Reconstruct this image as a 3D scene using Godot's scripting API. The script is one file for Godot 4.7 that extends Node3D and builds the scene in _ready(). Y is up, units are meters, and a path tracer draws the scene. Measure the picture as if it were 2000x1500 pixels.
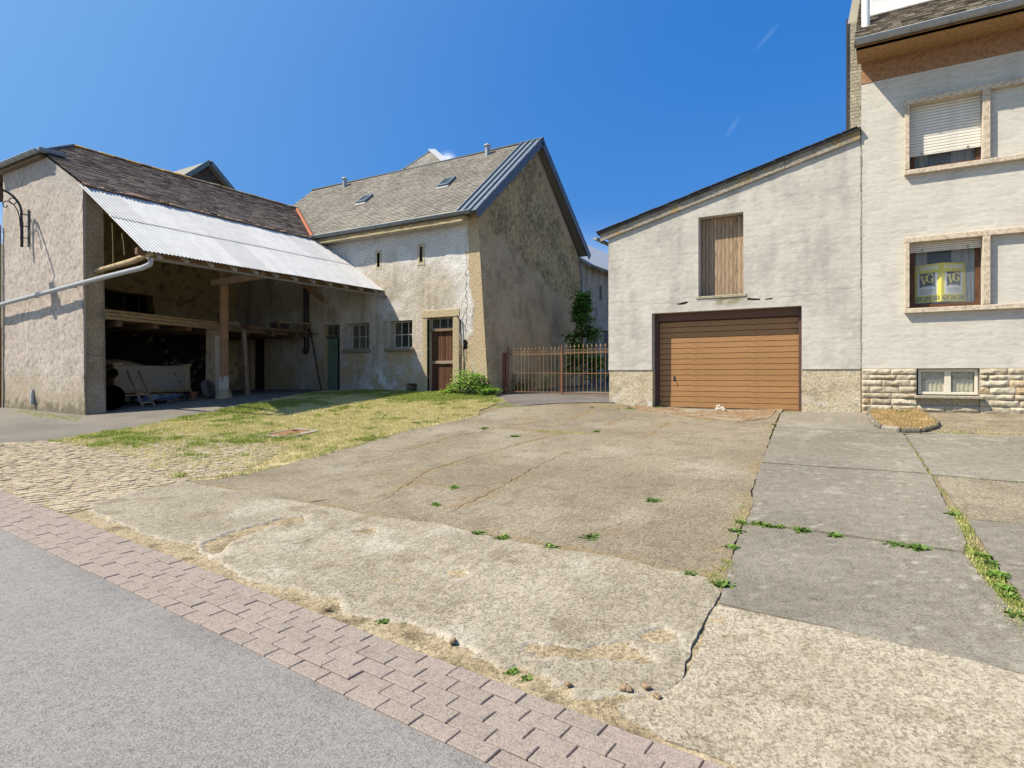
extends Node3D
# A village yard: open cart shed, stone barn, rusty gate, garage and house. World axes follow the buildings:
# x runs along the facades (to the right), y up, z towards the street; v = -z is the distance into the yard.
const F := 1220.0
const CX := 1000.0
const HY := 733.0
const EYE := 1.6
const CA := 0.8537
const SA := 0.5208
const TPS := [ [-1.64,14.07,0.001283],[-4.73,14.06,-0.013870],[-5.86,14.07,0.013297],[1.96,14.06,-0.000364],[0.00,14.07,0.001187],[-10.83,14.48,0.004075],[-9.67,14.48,-0.006060],[-7.61,14.95,0.001570],[-15.54,10.43,0.004048],[-16.37,7.34,-0.003201],[-20.76,7.33,-0.000168],[-16.97,14.48,-0.000384],[-13.00,14.48,-0.000834],[-0.56,2.64,-0.002829],[-9.06,3.17,-0.000265],[0.00,0.00,0.001153],[5.00,1.50,-0.000259],[5.00,-4.00,0.000817],[-6.00,-3.00,0.000579],[9.00,2.00,-0.000976],[-8.00,24.00,-0.000211],[-20.00,18.00,-0.000423],[10.00,14.00,0.000849],[-26.00,6.00,0.000009],[-17.00,3.60,0.000627],[-30.00,-2.00,0.000113],[12.00,22.00,-0.000208],[-30.00,22.00,-0.000056],[-6.00,8.50,-0.001520],[-1.00,8.00,0.001872],[-20.50,12.00,0.000147] ]
const TPA := [0.006727,-0.004166,0.027280]

const SUN_TRAVEL := Vector3(0.63, -1.0, -0.52)

class MB:
	var v := PackedVector3Array()
	var n := PackedVector3Array()
	var c := PackedColorArray()
	var uv := PackedVector2Array()
	var ix := PackedInt32Array()
	func vert(p: Vector3, nn: Vector3, col: Color, t: Vector2) -> int:
		v.append(p); n.append(nn); c.append(col); uv.append(t)
		return v.size() - 1
	func tri(a: Vector3, b: Vector3, d: Vector3, col := Color.WHITE) -> void:
		var nn := (b - a).cross(d - a).normalized()
		var k := v.size()
		vert(a, nn, col, Vector2(a.x - a.z, a.y)); vert(b, nn, col, Vector2(b.x - b.z, b.y)); vert(d, nn, col, Vector2(d.x - d.z, d.y))
		ix.append_array([k, k + 2, k + 1])
	func quad(a: Vector3, b: Vector3, d: Vector3, e: Vector3, col := Color.WHITE, o := Vector2.ZERO, turn := false) -> void:
		var nn := (b - a).cross(d - a).normalized()
		if nn == Vector3.ZERO:
			nn = (d - a).cross(e - a).normalized()
		var k := v.size()
		var w := a.distance_to(b)
		var h := a.distance_to(e)
		var t := [Vector2(0, 0), Vector2(w, 0), Vector2(w, h), Vector2(0, h)]
		if turn:
			t = [Vector2(0, 0), Vector2(0, w), Vector2(h, w), Vector2(h, 0)]
		vert(a, nn, col, o + t[0]); vert(b, nn, col, o + t[1]); vert(d, nn, col, o + t[2]); vert(e, nn, col, o + t[3])
		ix.append_array([k, k + 2, k + 1, k, k + 3, k + 2])
	# chamfered box; u runs along its longest side
	func box(m: Vector3, s: Vector3, col := Color.WHITE, B := Basis(), ch := 0.0, o := Vector2.ZERO) -> void:
		var h := s * 0.5
		var ax := [B.x, B.y, B.z]
		var hh := [h.x, h.y, h.z]
		for i in 3:
			var j := (i + 1) % 3
			var k := (i + 2) % 3
			for sg in [-1.0, 1.0]:
				var f: Vector3 = m + ax[i] * hh[i] * sg
				var J: Vector3 = ax[j] * (hh[j] - ch)
				var K: Vector3 = ax[k] * (hh[k] - ch)
				if sg < 0.0:
					J = -J
				quad(f - J - K, f + J - K, f + J + K, f - J + K, col, o, hh[k] > hh[j])
		if ch <= 0.0:
			return
		for i in 3:
			var j := (i + 1) % 3
			var k := (i + 2) % 3
			var L: Vector3 = ax[k] * (hh[k] - ch)
			for a in [-1.0, 1.0]:
				for b in [-1.0, 1.0]:
					var p: Vector3 = m + ax[i] * hh[i] * a + ax[j] * (hh[j] - ch) * b
					var q: Vector3 = m + ax[i] * (hh[i] - ch) * a + ax[j] * hh[j] * b
					if a * b > 0.0:
						quad(p + L, p - L, q - L, q + L, col, o, true)
					else:
						quad(p - L, p + L, q + L, q - L, col, o, true)
		for a in [-1.0, 1.0]:
			for b in [-1.0, 1.0]:
				for d in [-1.0, 1.0]:
					var x: Vector3 = m + ax[0] * hh[0] * a + ax[1] * (hh[1] - ch) * b + ax[2] * (hh[2] - ch) * d
					var y: Vector3 = m + ax[0] * (hh[0] - ch) * a + ax[1] * hh[1] * b + ax[2] * (hh[2] - ch) * d
					var z: Vector3 = m + ax[0] * (hh[0] - ch) * a + ax[1] * (hh[1] - ch) * b + ax[2] * hh[2] * d
					if a * b * d > 0.0:
						tri(x, y, z, col)
					else:
						tri(x, z, y, col)
	# bar between two points: w across, h up
	func bar(a: Vector3, b: Vector3, w: float, h: float, col := Color.WHITE, ch := 0.0, o := Vector2.ZERO, up := Vector3.UP) -> void:
		var d := (b - a).normalized()
		if absf(d.dot(up)) > 0.98:
			up = Vector3.RIGHT
		var sd := d.cross(up).normalized()
		box((a + b) * 0.5, Vector3(a.distance_to(b), h, w), col, Basis(d, sd.cross(d).normalized(), sd), ch, o)
	func tube(pts: Array, r: Variant, sides := 8, col := Color.WHITE, caps := true) -> void:
		var k0 := v.size()
		var len := 0.0
		var ref := Vector3.UP
		for i in pts.size():
			var d: Vector3 = (pts[mini(i + 1, pts.size() - 1)] - pts[maxi(i - 1, 0)]).normalized()
			if absf(d.dot(ref)) > 0.95:
				ref = Vector3.RIGHT if absf(d.x) < 0.9 else Vector3.BACK
			var x := d.cross(ref).normalized()
			var y := x.cross(d).normalized()
			ref = y
			if i > 0:
				len += pts[i].distance_to(pts[i - 1])
			var rr: float = r[i] if r is Array else r
			for s in sides + 1:
				var a := TAU * s / sides
				var nn := x * cos(a) + y * sin(a)
				vert(pts[i] + nn * rr, nn, col, Vector2(len, rr * a))
		var w := sides + 1
		for i in pts.size() - 1:
			for s in sides:
				var p := k0 + i * w + s
				ix.append_array([p, p + 1, p + w, p + 1, p + w + 1, p + w])
		if caps:
			for e in [0, pts.size() - 1]:
				var q: Vector3 = pts[e]
				var dd: Vector3 = (pts[0] - pts[1]).normalized() if e == 0 else (pts[e] - pts[e - 1]).normalized()
				var m0 := vert(q, dd, col, Vector2.ZERO)
				var b0 := v.size()
				for s in sides + 1:
					vert(v[k0 + e * w + s], dd, col, Vector2(cos(TAU * s / sides), sin(TAU * s / sides)) * 0.05)
				for s in sides:
					if e == 0:
						ix.append_array([m0, b0 + s + 1, b0 + s])
					else:
						ix.append_array([m0, b0 + s, b0 + s + 1])
	# profile [[r, y], ...] spun round the y axis of B at m
	func lathe(m: Vector3, prof: Array, sides := 16, col := Color.WHITE, B := Basis()) -> void:
		var k0 := v.size()
		for i in prof.size():
			var p0: Array = prof[maxi(i - 1, 0)]
			var p1: Array = prof[mini(i + 1, prof.size() - 1)]
			var t := Vector2(p1[0] - p0[0], p1[1] - p0[1]).normalized()
			for s in sides + 1:
				var a := TAU * s / sides
				var rd := Vector3(cos(a), 0, sin(a))
				vert(m + B * (rd * prof[i][0] + Vector3(0, prof[i][1], 0)), (B * (rd * t.y + Vector3(0, -t.x, 0))).normalized(), col, Vector2(a * 0.3, prof[i][1]))
		var w := sides + 1
		for i in prof.size() - 1:
			for s in sides:
				var p := k0 + i * w + s
				ix.append_array([p, p + 1, p + w, p + 1, p + w + 1, p + w])
	func mesh(off := Vector3.ZERO) -> ArrayMesh:
		var vv := v
		if off != Vector3.ZERO:
			vv = PackedVector3Array()
			vv.resize(v.size())
			for i in v.size():
				vv[i] = v[i] - off
		var a := []
		a.resize(Mesh.ARRAY_MAX)
		a[Mesh.ARRAY_VERTEX] = vv
		a[Mesh.ARRAY_NORMAL] = n
		a[Mesh.ARRAY_COLOR] = c
		a[Mesh.ARRAY_TEX_UV] = uv
		a[Mesh.ARRAY_INDEX] = ix
		var m := ArrayMesh.new()
		m.add_surface_from_arrays(Mesh.PRIMITIVE_TRIANGLES, a)
		return m

var rng := RandomNumberGenerator.new()
var M := {}
var N := {}
var gg := PackedFloat32Array()
var names := {}

# ---------- picture measurements to places ----------
func on_v(px: float, py: float, v: float) -> Vector3:
	var X := (px - CX) / F
	var t := v / (SA * X + CA)
	return Vector3(t * (X * CA - SA), EYE + t * (HY - py) / F, -v)
func on_s(px: float, py: float, s: float) -> Vector3:
	var X := (px - CX) / F
	var t := s / (X * CA - SA)
	return Vector3(s, EYE + t * (HY - py) / F, -t * (SA * X + CA))
func on_g(px: float, py: float) -> Vector2:
	var X := (px - CX) / F
	var dn := (py - HY) / F
	var t := EYE / dn
	var g := 0.0
	for i in 40:
		var p := Vector2(t * (X * CA - SA), t * (SA * X + CA))
		g = lerpf(g, G(p.x, p.y), 0.6)
		t = (EYE - g) / dn
	return Vector2(t * (X * CA - SA), t * (SA * X + CA))
func gpoly(a: Array) -> PackedVector2Array:
	var o := PackedVector2Array()
	for i in range(0, a.size(), 2):
		o.append(on_g(a[i], a[i + 1]))
	return o
func vpoly(a: Array, v: float) -> PackedVector2Array:
	var o := PackedVector2Array()
	for i in range(0, a.size(), 2):
		var p := on_v(a[i], a[i + 1], v)
		o.append(Vector2(p.x, p.y))
	return o
func G0(s: float, v: float) -> float:
	s = clampf(s, -31, 13)
	v = clampf(v, -7, 28)
	var h: float = TPA[0] + TPA[1] * s + TPA[2] * v
	for p in TPS:
		var r: float = (s - p[0]) ** 2 + (v - p[1]) ** 2
		if r > 1e-9:
			h += p[2] * r * log(r)
	return h
func G(s: float, v: float) -> float:
	var x := clampf((s + 31.0) * 4.0, 0.0, 175.99)
	var y := clampf((v + 7.0) * 4.0, 0.0, 139.99)
	var i := int(x)
	var j := int(y)
	x -= i
	y -= j
	var k := j * 177 + i
	return lerpf(lerpf(gg[k], gg[k + 1], x), lerpf(gg[k + 177], gg[k + 178], x), y)
func gp(p: Vector2, off := 0.0) -> Vector3:
	return Vector3(p.x, G(p.x, p.y) + off, -p.y)
func P(s: float, y: float, v: float) -> Vector3:
	return Vector3(s, y, -v)

# ---------- scene tree ----------
func numbered(called: String) -> String:
	names[called] = names.get(called, -1) + 1
	return called if names[called] == 0 else "%s_%03d" % [called, names[called]]
func thing(called: String, label: String, category: String, at := Vector3.ZERO, group := "") -> Node3D:
	var o := Node3D.new()
	o.name = numbered(called)
	add_child(o)
	o.position = at
	tag(o, label, category, group)
	return o
func tag(o: Node, label: String, category: String, group := "") -> void:
	o.set_meta("label", label)
	o.set_meta("category", category)
	if group:
		o.set_meta("group", group)
func origin_of(o: Node) -> Vector3:
	var p := Vector3.ZERO
	while o is Node3D and o != self:
		p += o.position
		o = o.get_parent()
	return p
func part(parent: Node, called: String, mb: MB, m: Material, stuff := false, label := "") -> MeshInstance3D:
	var o := MeshInstance3D.new()
	o.name = called
	o.mesh = mb.mesh(origin_of(parent))
	o.material_override = m
	parent.add_child(o, true)
	if stuff:
		o.set_meta("kind", "stuff")
	if label:
		o.set_meta("label", label)
	return o
func single(called: String, mb: MB, m: Material, label: String, category: String, at: Vector3, group := "") -> MeshInstance3D:
	var o := MeshInstance3D.new()
	o.name = numbered(called)
	o.position = at
	o.mesh = mb.mesh(at)
	o.material_override = m
	add_child(o)
	tag(o, label, category, group)
	return o
func struct(called: String, mb: MB, m: Material, kind := "structure", label := "", category := "") -> MeshInstance3D:
	var o := MeshInstance3D.new()
	o.name = numbered(called)
	o.mesh = mb.mesh()
	o.material_override = m
	add_child(o)
	o.set_meta("kind", kind)
	if label:
		o.set_meta("label", label)
		o.set_meta("category", category)
	return o

# ---------- noise, textures, materials ----------
func noise(called: String, freq: float, oct := 4, seed_ := 1, type := FastNoiseLite.TYPE_SIMPLEX_SMOOTH) -> FastNoiseLite:
	var f := FastNoiseLite.new()
	f.noise_type = type
	f.frequency = freq
	f.fractal_octaves = oct
	f.fractal_type = FastNoiseLite.FRACTAL_FBM if oct > 1 else FastNoiseLite.FRACTAL_NONE
	f.seed = seed_
	if called:
		N[called] = f
	return f
func cells(freq: float, seed_: int, ret := FastNoiseLite.RETURN_CELL_VALUE) -> FastNoiseLite:
	var f := noise("", freq, 1, seed_, FastNoiseLite.TYPE_CELLULAR)
	f.cellular_return_type = ret
	f.cellular_jitter = 1.0
	return f
func nz(called: String, p: Vector3) -> float:
	return N[called].get_noise_3dv(p)
func sm(a: float, b: float, x: float) -> float:
	return smoothstep(a, b, x)
func lin(r: float, g: float, b: float) -> Color:
	return Color(r, g, b)
# layers [[noise, weight], ...] are summed; stops [[at, linear colour], ...] colour the sum. stretch > 1 draws the picture out along u.
func tex(size: int, layers: Array, stops: Array, stretch := 1) -> Array:
	var sums := PackedFloat32Array()
	sums.resize(size * size)
	for l in layers:
		var im: Image = l[0].get_seamless_image(size / stretch, size, false, false, 0.12)
		if stretch > 1:
			im.resize(size, size, Image.INTERPOLATE_CUBIC)
		im.convert(Image.FORMAT_L8)
		var by := im.get_data()
		var w: float = l[1] / 255.0
		for i in by.size():
			sums[i] += by[i] * w
	var gr := Gradient.new()
	gr.offsets = PackedFloat32Array(stops.map(func(s): return s[0]))
	gr.colors = PackedColorArray(stops.map(func(s): return s[1]))
	var lut := []
	for i in 256:
		var q := gr.sample(i / 255.0).linear_to_srgb()
		lut.append([q.r8, q.g8, q.b8])
	var out := PackedByteArray()
	out.resize(size * size * 3)
	var hgt := PackedByteArray()
	hgt.resize(size * size)
	var mean := 0.0
	var sq := 0.0
	for i in range(0, sums.size(), 7):
		mean += sums[i]
		sq += sums[i] * sums[i]
	var cnt := ceilf(sums.size() / 7.0)
	mean /= cnt
	var dev := sqrt(maxf(sq / cnt - mean * mean, 1e-9))
	for i in sums.size():   # one standard deviation spans 0.18
		var q := clampi(int(((sums[i] - mean) / dev * 0.18 + 0.5) * 255.0), 0, 255)
		var e: Array = lut[q]
		out[i * 3] = e[0]
		out[i * 3 + 1] = e[1]
		out[i * 3 + 2] = e[2]
		hgt[i] = q
	return [ImageTexture.create_from_image(Image.create_from_data(size, size, false, Image.FORMAT_RGB8, out)), ImageTexture.create_from_image(Image.create_from_data(size, size, false, Image.FORMAT_L8, hgt))]
func mat(called: String, col: Color, rough: float, t = null, tile := 1.0, bump := 0.0, triplanar := true, vcol := true) -> StandardMaterial3D:
	var m := StandardMaterial3D.new()
	m.resource_name = called
	m.albedo_color = col.linear_to_srgb()
	m.roughness = rough
	m.metallic_specular = 0.35
	m.vertex_color_use_as_albedo = vcol
	if t != null:
		m.albedo_texture = t[0]
		if bump > 0.0:
			m.heightmap_enabled = true
			m.heightmap_texture = t[1]
			m.heightmap_scale = bump
		m.uv1_scale = Vector3.ONE / tile
		m.uv1_triplanar = triplanar
		m.uv1_world_triplanar = triplanar
	M[called] = m
	return m
func mix(a: Color, b: Color, t: float) -> Color:
	return a.lerp(b, clampf(t, 0, 1))

# ---------- surfaces cut from outlines ----------
func roughen(poly: PackedVector2Array, step: float, amp: float, sd: float, fr := 3.0) -> PackedVector2Array:
	var o := PackedVector2Array()
	for i in poly.size():
		var a := poly[i]
		var b := poly[(i + 1) % poly.size()]
		var k := maxi(1, int(a.distance_to(b) / step))
		var nn := (b - a).orthogonal().normalized()
		for j in k:
			var p := a.lerp(b, float(j) / k)
			o.append(p + nn * amp * (N.edge.get_noise_3d(p.x * fr, p.y * fr, sd) + 0.5 * N.edge.get_noise_3d(p.x * fr * 4, p.y * fr * 4, sd + 9)))
	return o
func crack(line: PackedVector2Array, w: float, sd: float, amp := 0.03) -> PackedVector2Array:
	var l := PackedVector2Array()
	for i in line.size() - 1:
		var k := maxi(1, int(line[i].distance_to(line[i + 1]) / 0.06))
		var nn := (line[i + 1] - line[i]).orthogonal().normalized()
		for j in k:
			var p := line[i].lerp(line[i + 1], float(j) / k)
			l.append(p + nn * amp * (N.edge.get_noise_3d(p.x * 5, p.y * 5, sd) + N.edge.get_noise_3d(p.x * 21, p.y * 21, sd)))
	l.append(line[line.size() - 1])
	var o := PackedVector2Array()
	for i in l.size():
		var d := (l[mini(i + 1, l.size() - 1)] - l[maxi(i - 1, 0)]).orthogonal().normalized()
		var ww := w * (0.35 + 0.9 * absf(N.edge.get_noise_3d(l[i].x * 9, l[i].y * 9, sd + 4))) * minf(1.0, 0.15 + minf(i, l.size() - 1 - i) * 0.3)
		o.append(l[i] + d * ww * 0.5)
	for i in range(l.size() - 1, -1, -1):
		var d := (l[mini(i + 1, l.size() - 1)] - l[maxi(i - 1, 0)]).orthogonal().normalized()
		var ww := w * (0.35 + 0.9 * absf(N.edge.get_noise_3d(l[i].x * 9, l[i].y * 9, sd + 4))) * minf(1.0, 0.15 + minf(i, l.size() - 1 - i) * 0.3)
		o.append(l[i] - d * ww * 0.5)
	return o
func inside_by(p: Vector2, poly: PackedVector2Array) -> float:   # distance to an outline, positive inside
	var best := 1e9
	for i in poly.size():
		best = minf(best, p.distance_squared_to(Geometry2D.get_closest_point_to_segment(p, poly[i], poly[(i + 1) % poly.size()])))
	return sqrt(best) * (1.0 if Geometry2D.is_point_in_polygon(p, poly) else -1.0)
func rect(a: Vector2, b: Vector2) -> PackedVector2Array:
	return PackedVector2Array([Vector2(a.x, a.y), Vector2(b.x, a.y), Vector2(b.x, b.y), Vector2(a.x, b.y)])
func sheet(mb: MB, outer: PackedVector2Array, holes: Array, cell: float, fpos: Callable, fcol: Callable, up: Vector3) -> void:
	var lo := outer[0]
	var hi := outer[0]
	for p in outer:
		lo = lo.min(p)
		hi = hi.max(p)
	var nx := int((hi.x - lo.x) / cell) + 1
	var ny := int((hi.y - lo.y) / cell) + 1
	var mark := PackedByteArray()
	mark.resize(nx * ny)
	var touch := {}
	for hi_ in range(-1, holes.size()):
		var poly: PackedVector2Array = outer if hi_ < 0 else holes[hi_]
		for i in poly.size():
			var a := poly[i]
			var b := poly[(i + 1) % poly.size()]
			var k := int(a.distance_to(b) / (cell * 0.2)) + 1
			for j in k + 1:
				var q := (a.lerp(b, float(j) / k) - lo) / cell
				var x := int(q.x)
				var y := int(q.y)
				if q.x >= 0 and q.y >= 0 and x < nx and y < ny:
					mark[y * nx + x] = 1
					if hi_ >= 0:
						var at := y * nx + x
						if not touch.has(at):
							touch[at] = []
						if not touch[at].has(hi_):
							touch[at].append(hi_)
	var boxes := []
	for h in holes:
		var r := Rect2(h[0], Vector2.ZERO)
		for p in h:
			r = r.expand(p)
		boxes.append(r)
	var seen := {}
	var k0 := mb.v.size()
	var add := func(p: Vector2) -> int:
		var key := Vector2i(roundi(p.x * 2000), roundi(p.y * 2000))
		if seen.has(key):
			return seen[key]
		var w: Vector3 = fpos.call(p)
		var id := mb.vert(w, Vector3.ZERO, fcol.call(p, w), p)
		seen[key] = id
		return id
	var put := func(a: int, b: int, d: int) -> void:
		var nn := (mb.v[b] - mb.v[a]).cross(mb.v[d] - mb.v[a])
		if nn.dot(up) < 0.0:
			nn = -nn
			mb.ix.append_array([a, b, d])
		else:
			mb.ix.append_array([a, d, b])
		mb.n[a] += nn
		mb.n[b] += nn
		mb.n[d] += nn
	for y in ny:
		for x in nx:
			var a := lo + Vector2(x, y) * cell
			var b := a + Vector2(cell, cell)
			if mark[y * nx + x] == 0:
				var m := (a + b) * 0.5
				if not Geometry2D.is_point_in_polygon(m, outer):
					continue
				var inside := false
				for h in holes.size():
					if boxes[h].has_point(m) and Geometry2D.is_point_in_polygon(m, holes[h]):
						inside = true
						break
				if inside:
					continue
				var i0: int = add.call(a)
				var i1: int = add.call(Vector2(b.x, a.y))
				var i2: int = add.call(b)
				var i3: int = add.call(Vector2(a.x, b.y))
				put.call(i0, i1, i2)
				put.call(i0, i2, i3)
			else:
				var pieces := Geometry2D.intersect_polygons(rect(a, b), outer)
				for h in touch.get(y * nx + x, []):
					var next := []
					for q in pieces:
						if not Geometry2D.is_polygon_clockwise(q):
							next.append_array(Geometry2D.clip_polygons(q, holes[h]))
					pieces.assign(next)
				for h in holes.size():
					if boxes[h].intersects(Rect2(a, b - a)) and not touch.get(y * nx + x, []).has(h) and Geometry2D.is_point_in_polygon((a + b) * 0.5, holes[h]):
						pieces.clear()
				for q in pieces:
					if Geometry2D.is_polygon_clockwise(q):
						continue
					var t := Geometry2D.triangulate_polygon(q)
					for i in range(0, t.size(), 3):
						var e0: int = add.call(q[t[i]])
						var e1: int = add.call(q[t[i + 1]])
						var e2: int = add.call(q[t[i + 2]])
						if e0 != e1 and e1 != e2 and e0 != e2:
							put.call(e0, e1, e2)
	for i in range(k0, mb.v.size()):
		mb.n[i] = mb.n[i].normalized() if mb.n[i].length() > 1e-12 else up
# the faces along an outline, drawn back by d
func rim(mb: MB, poly: PackedVector2Array, fpos: Callable, d: Vector3, fcol: Callable, outward: bool, up: Vector3) -> void:
	var ccw := not Geometry2D.is_polygon_clockwise(poly)
	for i in poly.size():
		var a: Vector3 = fpos.call(poly[i])
		var b: Vector3 = fpos.call(poly[(i + 1) % poly.size()])
		var mid := (poly[i] + poly[(i + 1) % poly.size()]) * 0.5
		var nn := (poly[(i + 1) % poly.size()] - poly[i]).orthogonal() * (1.0 if ccw else -1.0)   # points outwards
		var e := 0.004 * nn.normalized() * (1.0 if outward else -1.0)
		var want: Vector3 = (fpos.call(mid + e) - fpos.call(mid))
		var col: Color = fcol.call(mid, (a + b) * 0.5)
		if (b - a).cross(a + d - a).dot(want) > 0.0:
			mb.quad(a, b, b + d, a + d, col)
		else:
			mb.quad(b, a, a + d, b + d, col)
# a wall with thickness: outline, openings through it, and cracks that reach a little way in
func wall(parent: Node, called: String, outer: PackedVector2Array, holes: Array, cracks: Array, cell: float, fmap: Callable, up: Vector3, disp: Callable, col: Callable, m: Material, thick := 0.4, crack_col := Color(0.12, 0.09, 0.06), deep := 0.05) -> MeshInstance3D:
	var mb := MB.new()
	var fpos := func(p: Vector2) -> Vector3:
		var w: Vector3 = fmap.call(p)
		return w + up * disp.call(w)
	sheet(mb, outer, holes + cracks, cell, fpos, col, up)
	for h in holes:
		rim(mb, h, fpos, -up * thick, col, false, up)
	for h in cracks:
		rim(mb, h, fpos, -up * deep, func(_p, _w): return crack_col, false, up)
		var t := Geometry2D.triangulate_polygon(h)
		for i in range(0, t.size(), 3):
			var q := [fpos.call(h[t[i]]) - up * deep, fpos.call(h[t[i + 1]]) - up * deep, fpos.call(h[t[i + 2]]) - up * deep]
			if (q[1] - q[0]).cross(q[2] - q[0]).dot(up) > 0.0:
				mb.tri(q[0], q[1], q[2], crack_col)
			else:
				mb.tri(q[0], q[2], q[1], crack_col)
	rim(mb, outer, fpos, -up * thick, col, true, up)
	sheet(mb, outer, holes, 1.7, func(p): return fmap.call(p) - up * thick, col, -up)
	return part(parent, called, mb, m)

# ---------- light, sky, camera ----------
func light_and_camera() -> void:
	var cam := Camera3D.new()
	cam.name = "camera"
	cam.projection = Camera3D.PROJECTION_FRUSTUM
	cam.keep_aspect = Camera3D.KEEP_HEIGHT
	cam.near = 0.1
	cam.far = 2000.0
	cam.size = 2.0 * 750.0 / F * 0.1
	cam.frustum_offset = Vector2(0, -(750.0 - HY) / F * 0.1)
	cam.position = Vector3(0, EYE, 0)
	cam.rotation.y = atan2(SA, CA)
	add_child(cam)
	cam.current = true
	var env := Environment.new()
	env.background_mode = Environment.BG_SKY
	env.tonemap_mode = Environment.TONE_MAPPER_LINEAR
	env.tonemap_exposure = 2.15
	env.sdfgi_enabled = true
	env.ssao_enabled = true
	env.ssil_enabled = true
	var sky := Sky.new()
	var pm := PanoramaSkyMaterial.new()
	pm.panorama = sky_picture()
	sky.sky_material = pm
	env.sky = sky
	var we := WorldEnvironment.new()
	we.name = "world_environment"
	we.environment = env
	add_child(we)
	var sun := DirectionalLight3D.new()
	sun.name = "sun"
	sun.light_energy = 1.2
	sun.light_color = Color(1.0, 0.955, 0.875)
	sun.light_angular_distance = 0.53
	sun.shadow_enabled = true
	add_child(sun)
	sun.look_at_from_position(Vector3(0, 50, 0), Vector3(0, 50, 0) + SUN_TRAVEL, Vector3.UP)

func sky_picture() -> ImageTexture:
	var w := 576   # 512 columns and a margin of 32 that repeats on either side
	var h := 256
	var im := Image.create(w, h, false, Image.FORMAT_RGBF)
	var to_sun := -SUN_TRAVEL.normalized()
	for y in h:
		var th := (y + 0.5) / h * PI
		var up := cos(th)
		var base: Color
		if up >= 0.0:
			var a := Color(0.52, 0.6, 0.67)
			var b := Color(0.038, 0.134, 0.34)
			var c := Color(0.014, 0.092, 0.295)
			var d := Color(0.009, 0.058, 0.215)
			base = a.lerp(b, sm(0.0, 0.26, up)).lerp(c, sm(0.12, 0.55, up)).lerp(d, sm(0.45, 1.0, up))
		else:
			base = Color(0.24, 0.21, 0.17)
		for x in w:
			var ph := (x - 32 + 0.5) / 512.0 * TAU
			var dir := Vector3(sin(ph) * sin(th), up, -cos(ph) * sin(th))
			var t := maxf(0.0, dir.dot(to_sun)) / 0.54
			t = t * t * (1.0 if up > 0 else 0.0)
			im.set_pixel(x, y, base + Color(0.05, 0.07, 0.058) * minf(t, 3.0))
	im.resize(2304, 1024, Image.INTERPOLATE_CUBIC)
	im = im.get_region(Rect2i(128, 0, 2048, 1024))
	# two short vapour trails and a wisp of cloud behind the barn roof
	for tr in [[1475, 98, 1521, 46, 0.16], [1417, 268, 1445, 226, 0.13]]:
		for i in 160:
			var q := on_v(lerpf(tr[0], tr[2], i / 159.0), lerpf(tr[1], tr[3], i / 159.0), 1.0) - Vector3(0, EYE, 0)
			blend_sky(im, q.normalized(), tr[4] * 0.08 * (1.0 - absf(i - 80) / 100.0), 0.1)
	for i in 260:
		var q := on_v(873 + rng.randfn(0, 7), 311 + rng.randfn(0, 4), 1.0) - Vector3(0, EYE, 0)
		blend_sky(im, q.normalized(), 0.016, 1.6)
	return ImageTexture.create_from_image(im)
func blend_sky(im: Image, d: Vector3, a: float, r: float) -> void:
	var x := fposmod(atan2(d.x, -d.z) / TAU, 1.0) * 2048.0
	var y := acos(d.y) / PI * 1024.0
	for j in range(int(y - r - 1), int(y + r + 2)):
		for i in range(int(x - r - 1), int(x + r + 2)):
			var w := a * clampf(1.0 - Vector2(i + 0.5 - x, j + 0.5 - y).length() / (r + 0.6), 0, 1)
			var c := im.get_pixel(posmod(i, 2048), j)
			im.set_pixel(posmod(i, 2048), j, c.lerp(Color(0.62, 0.66, 0.7), w))

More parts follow.
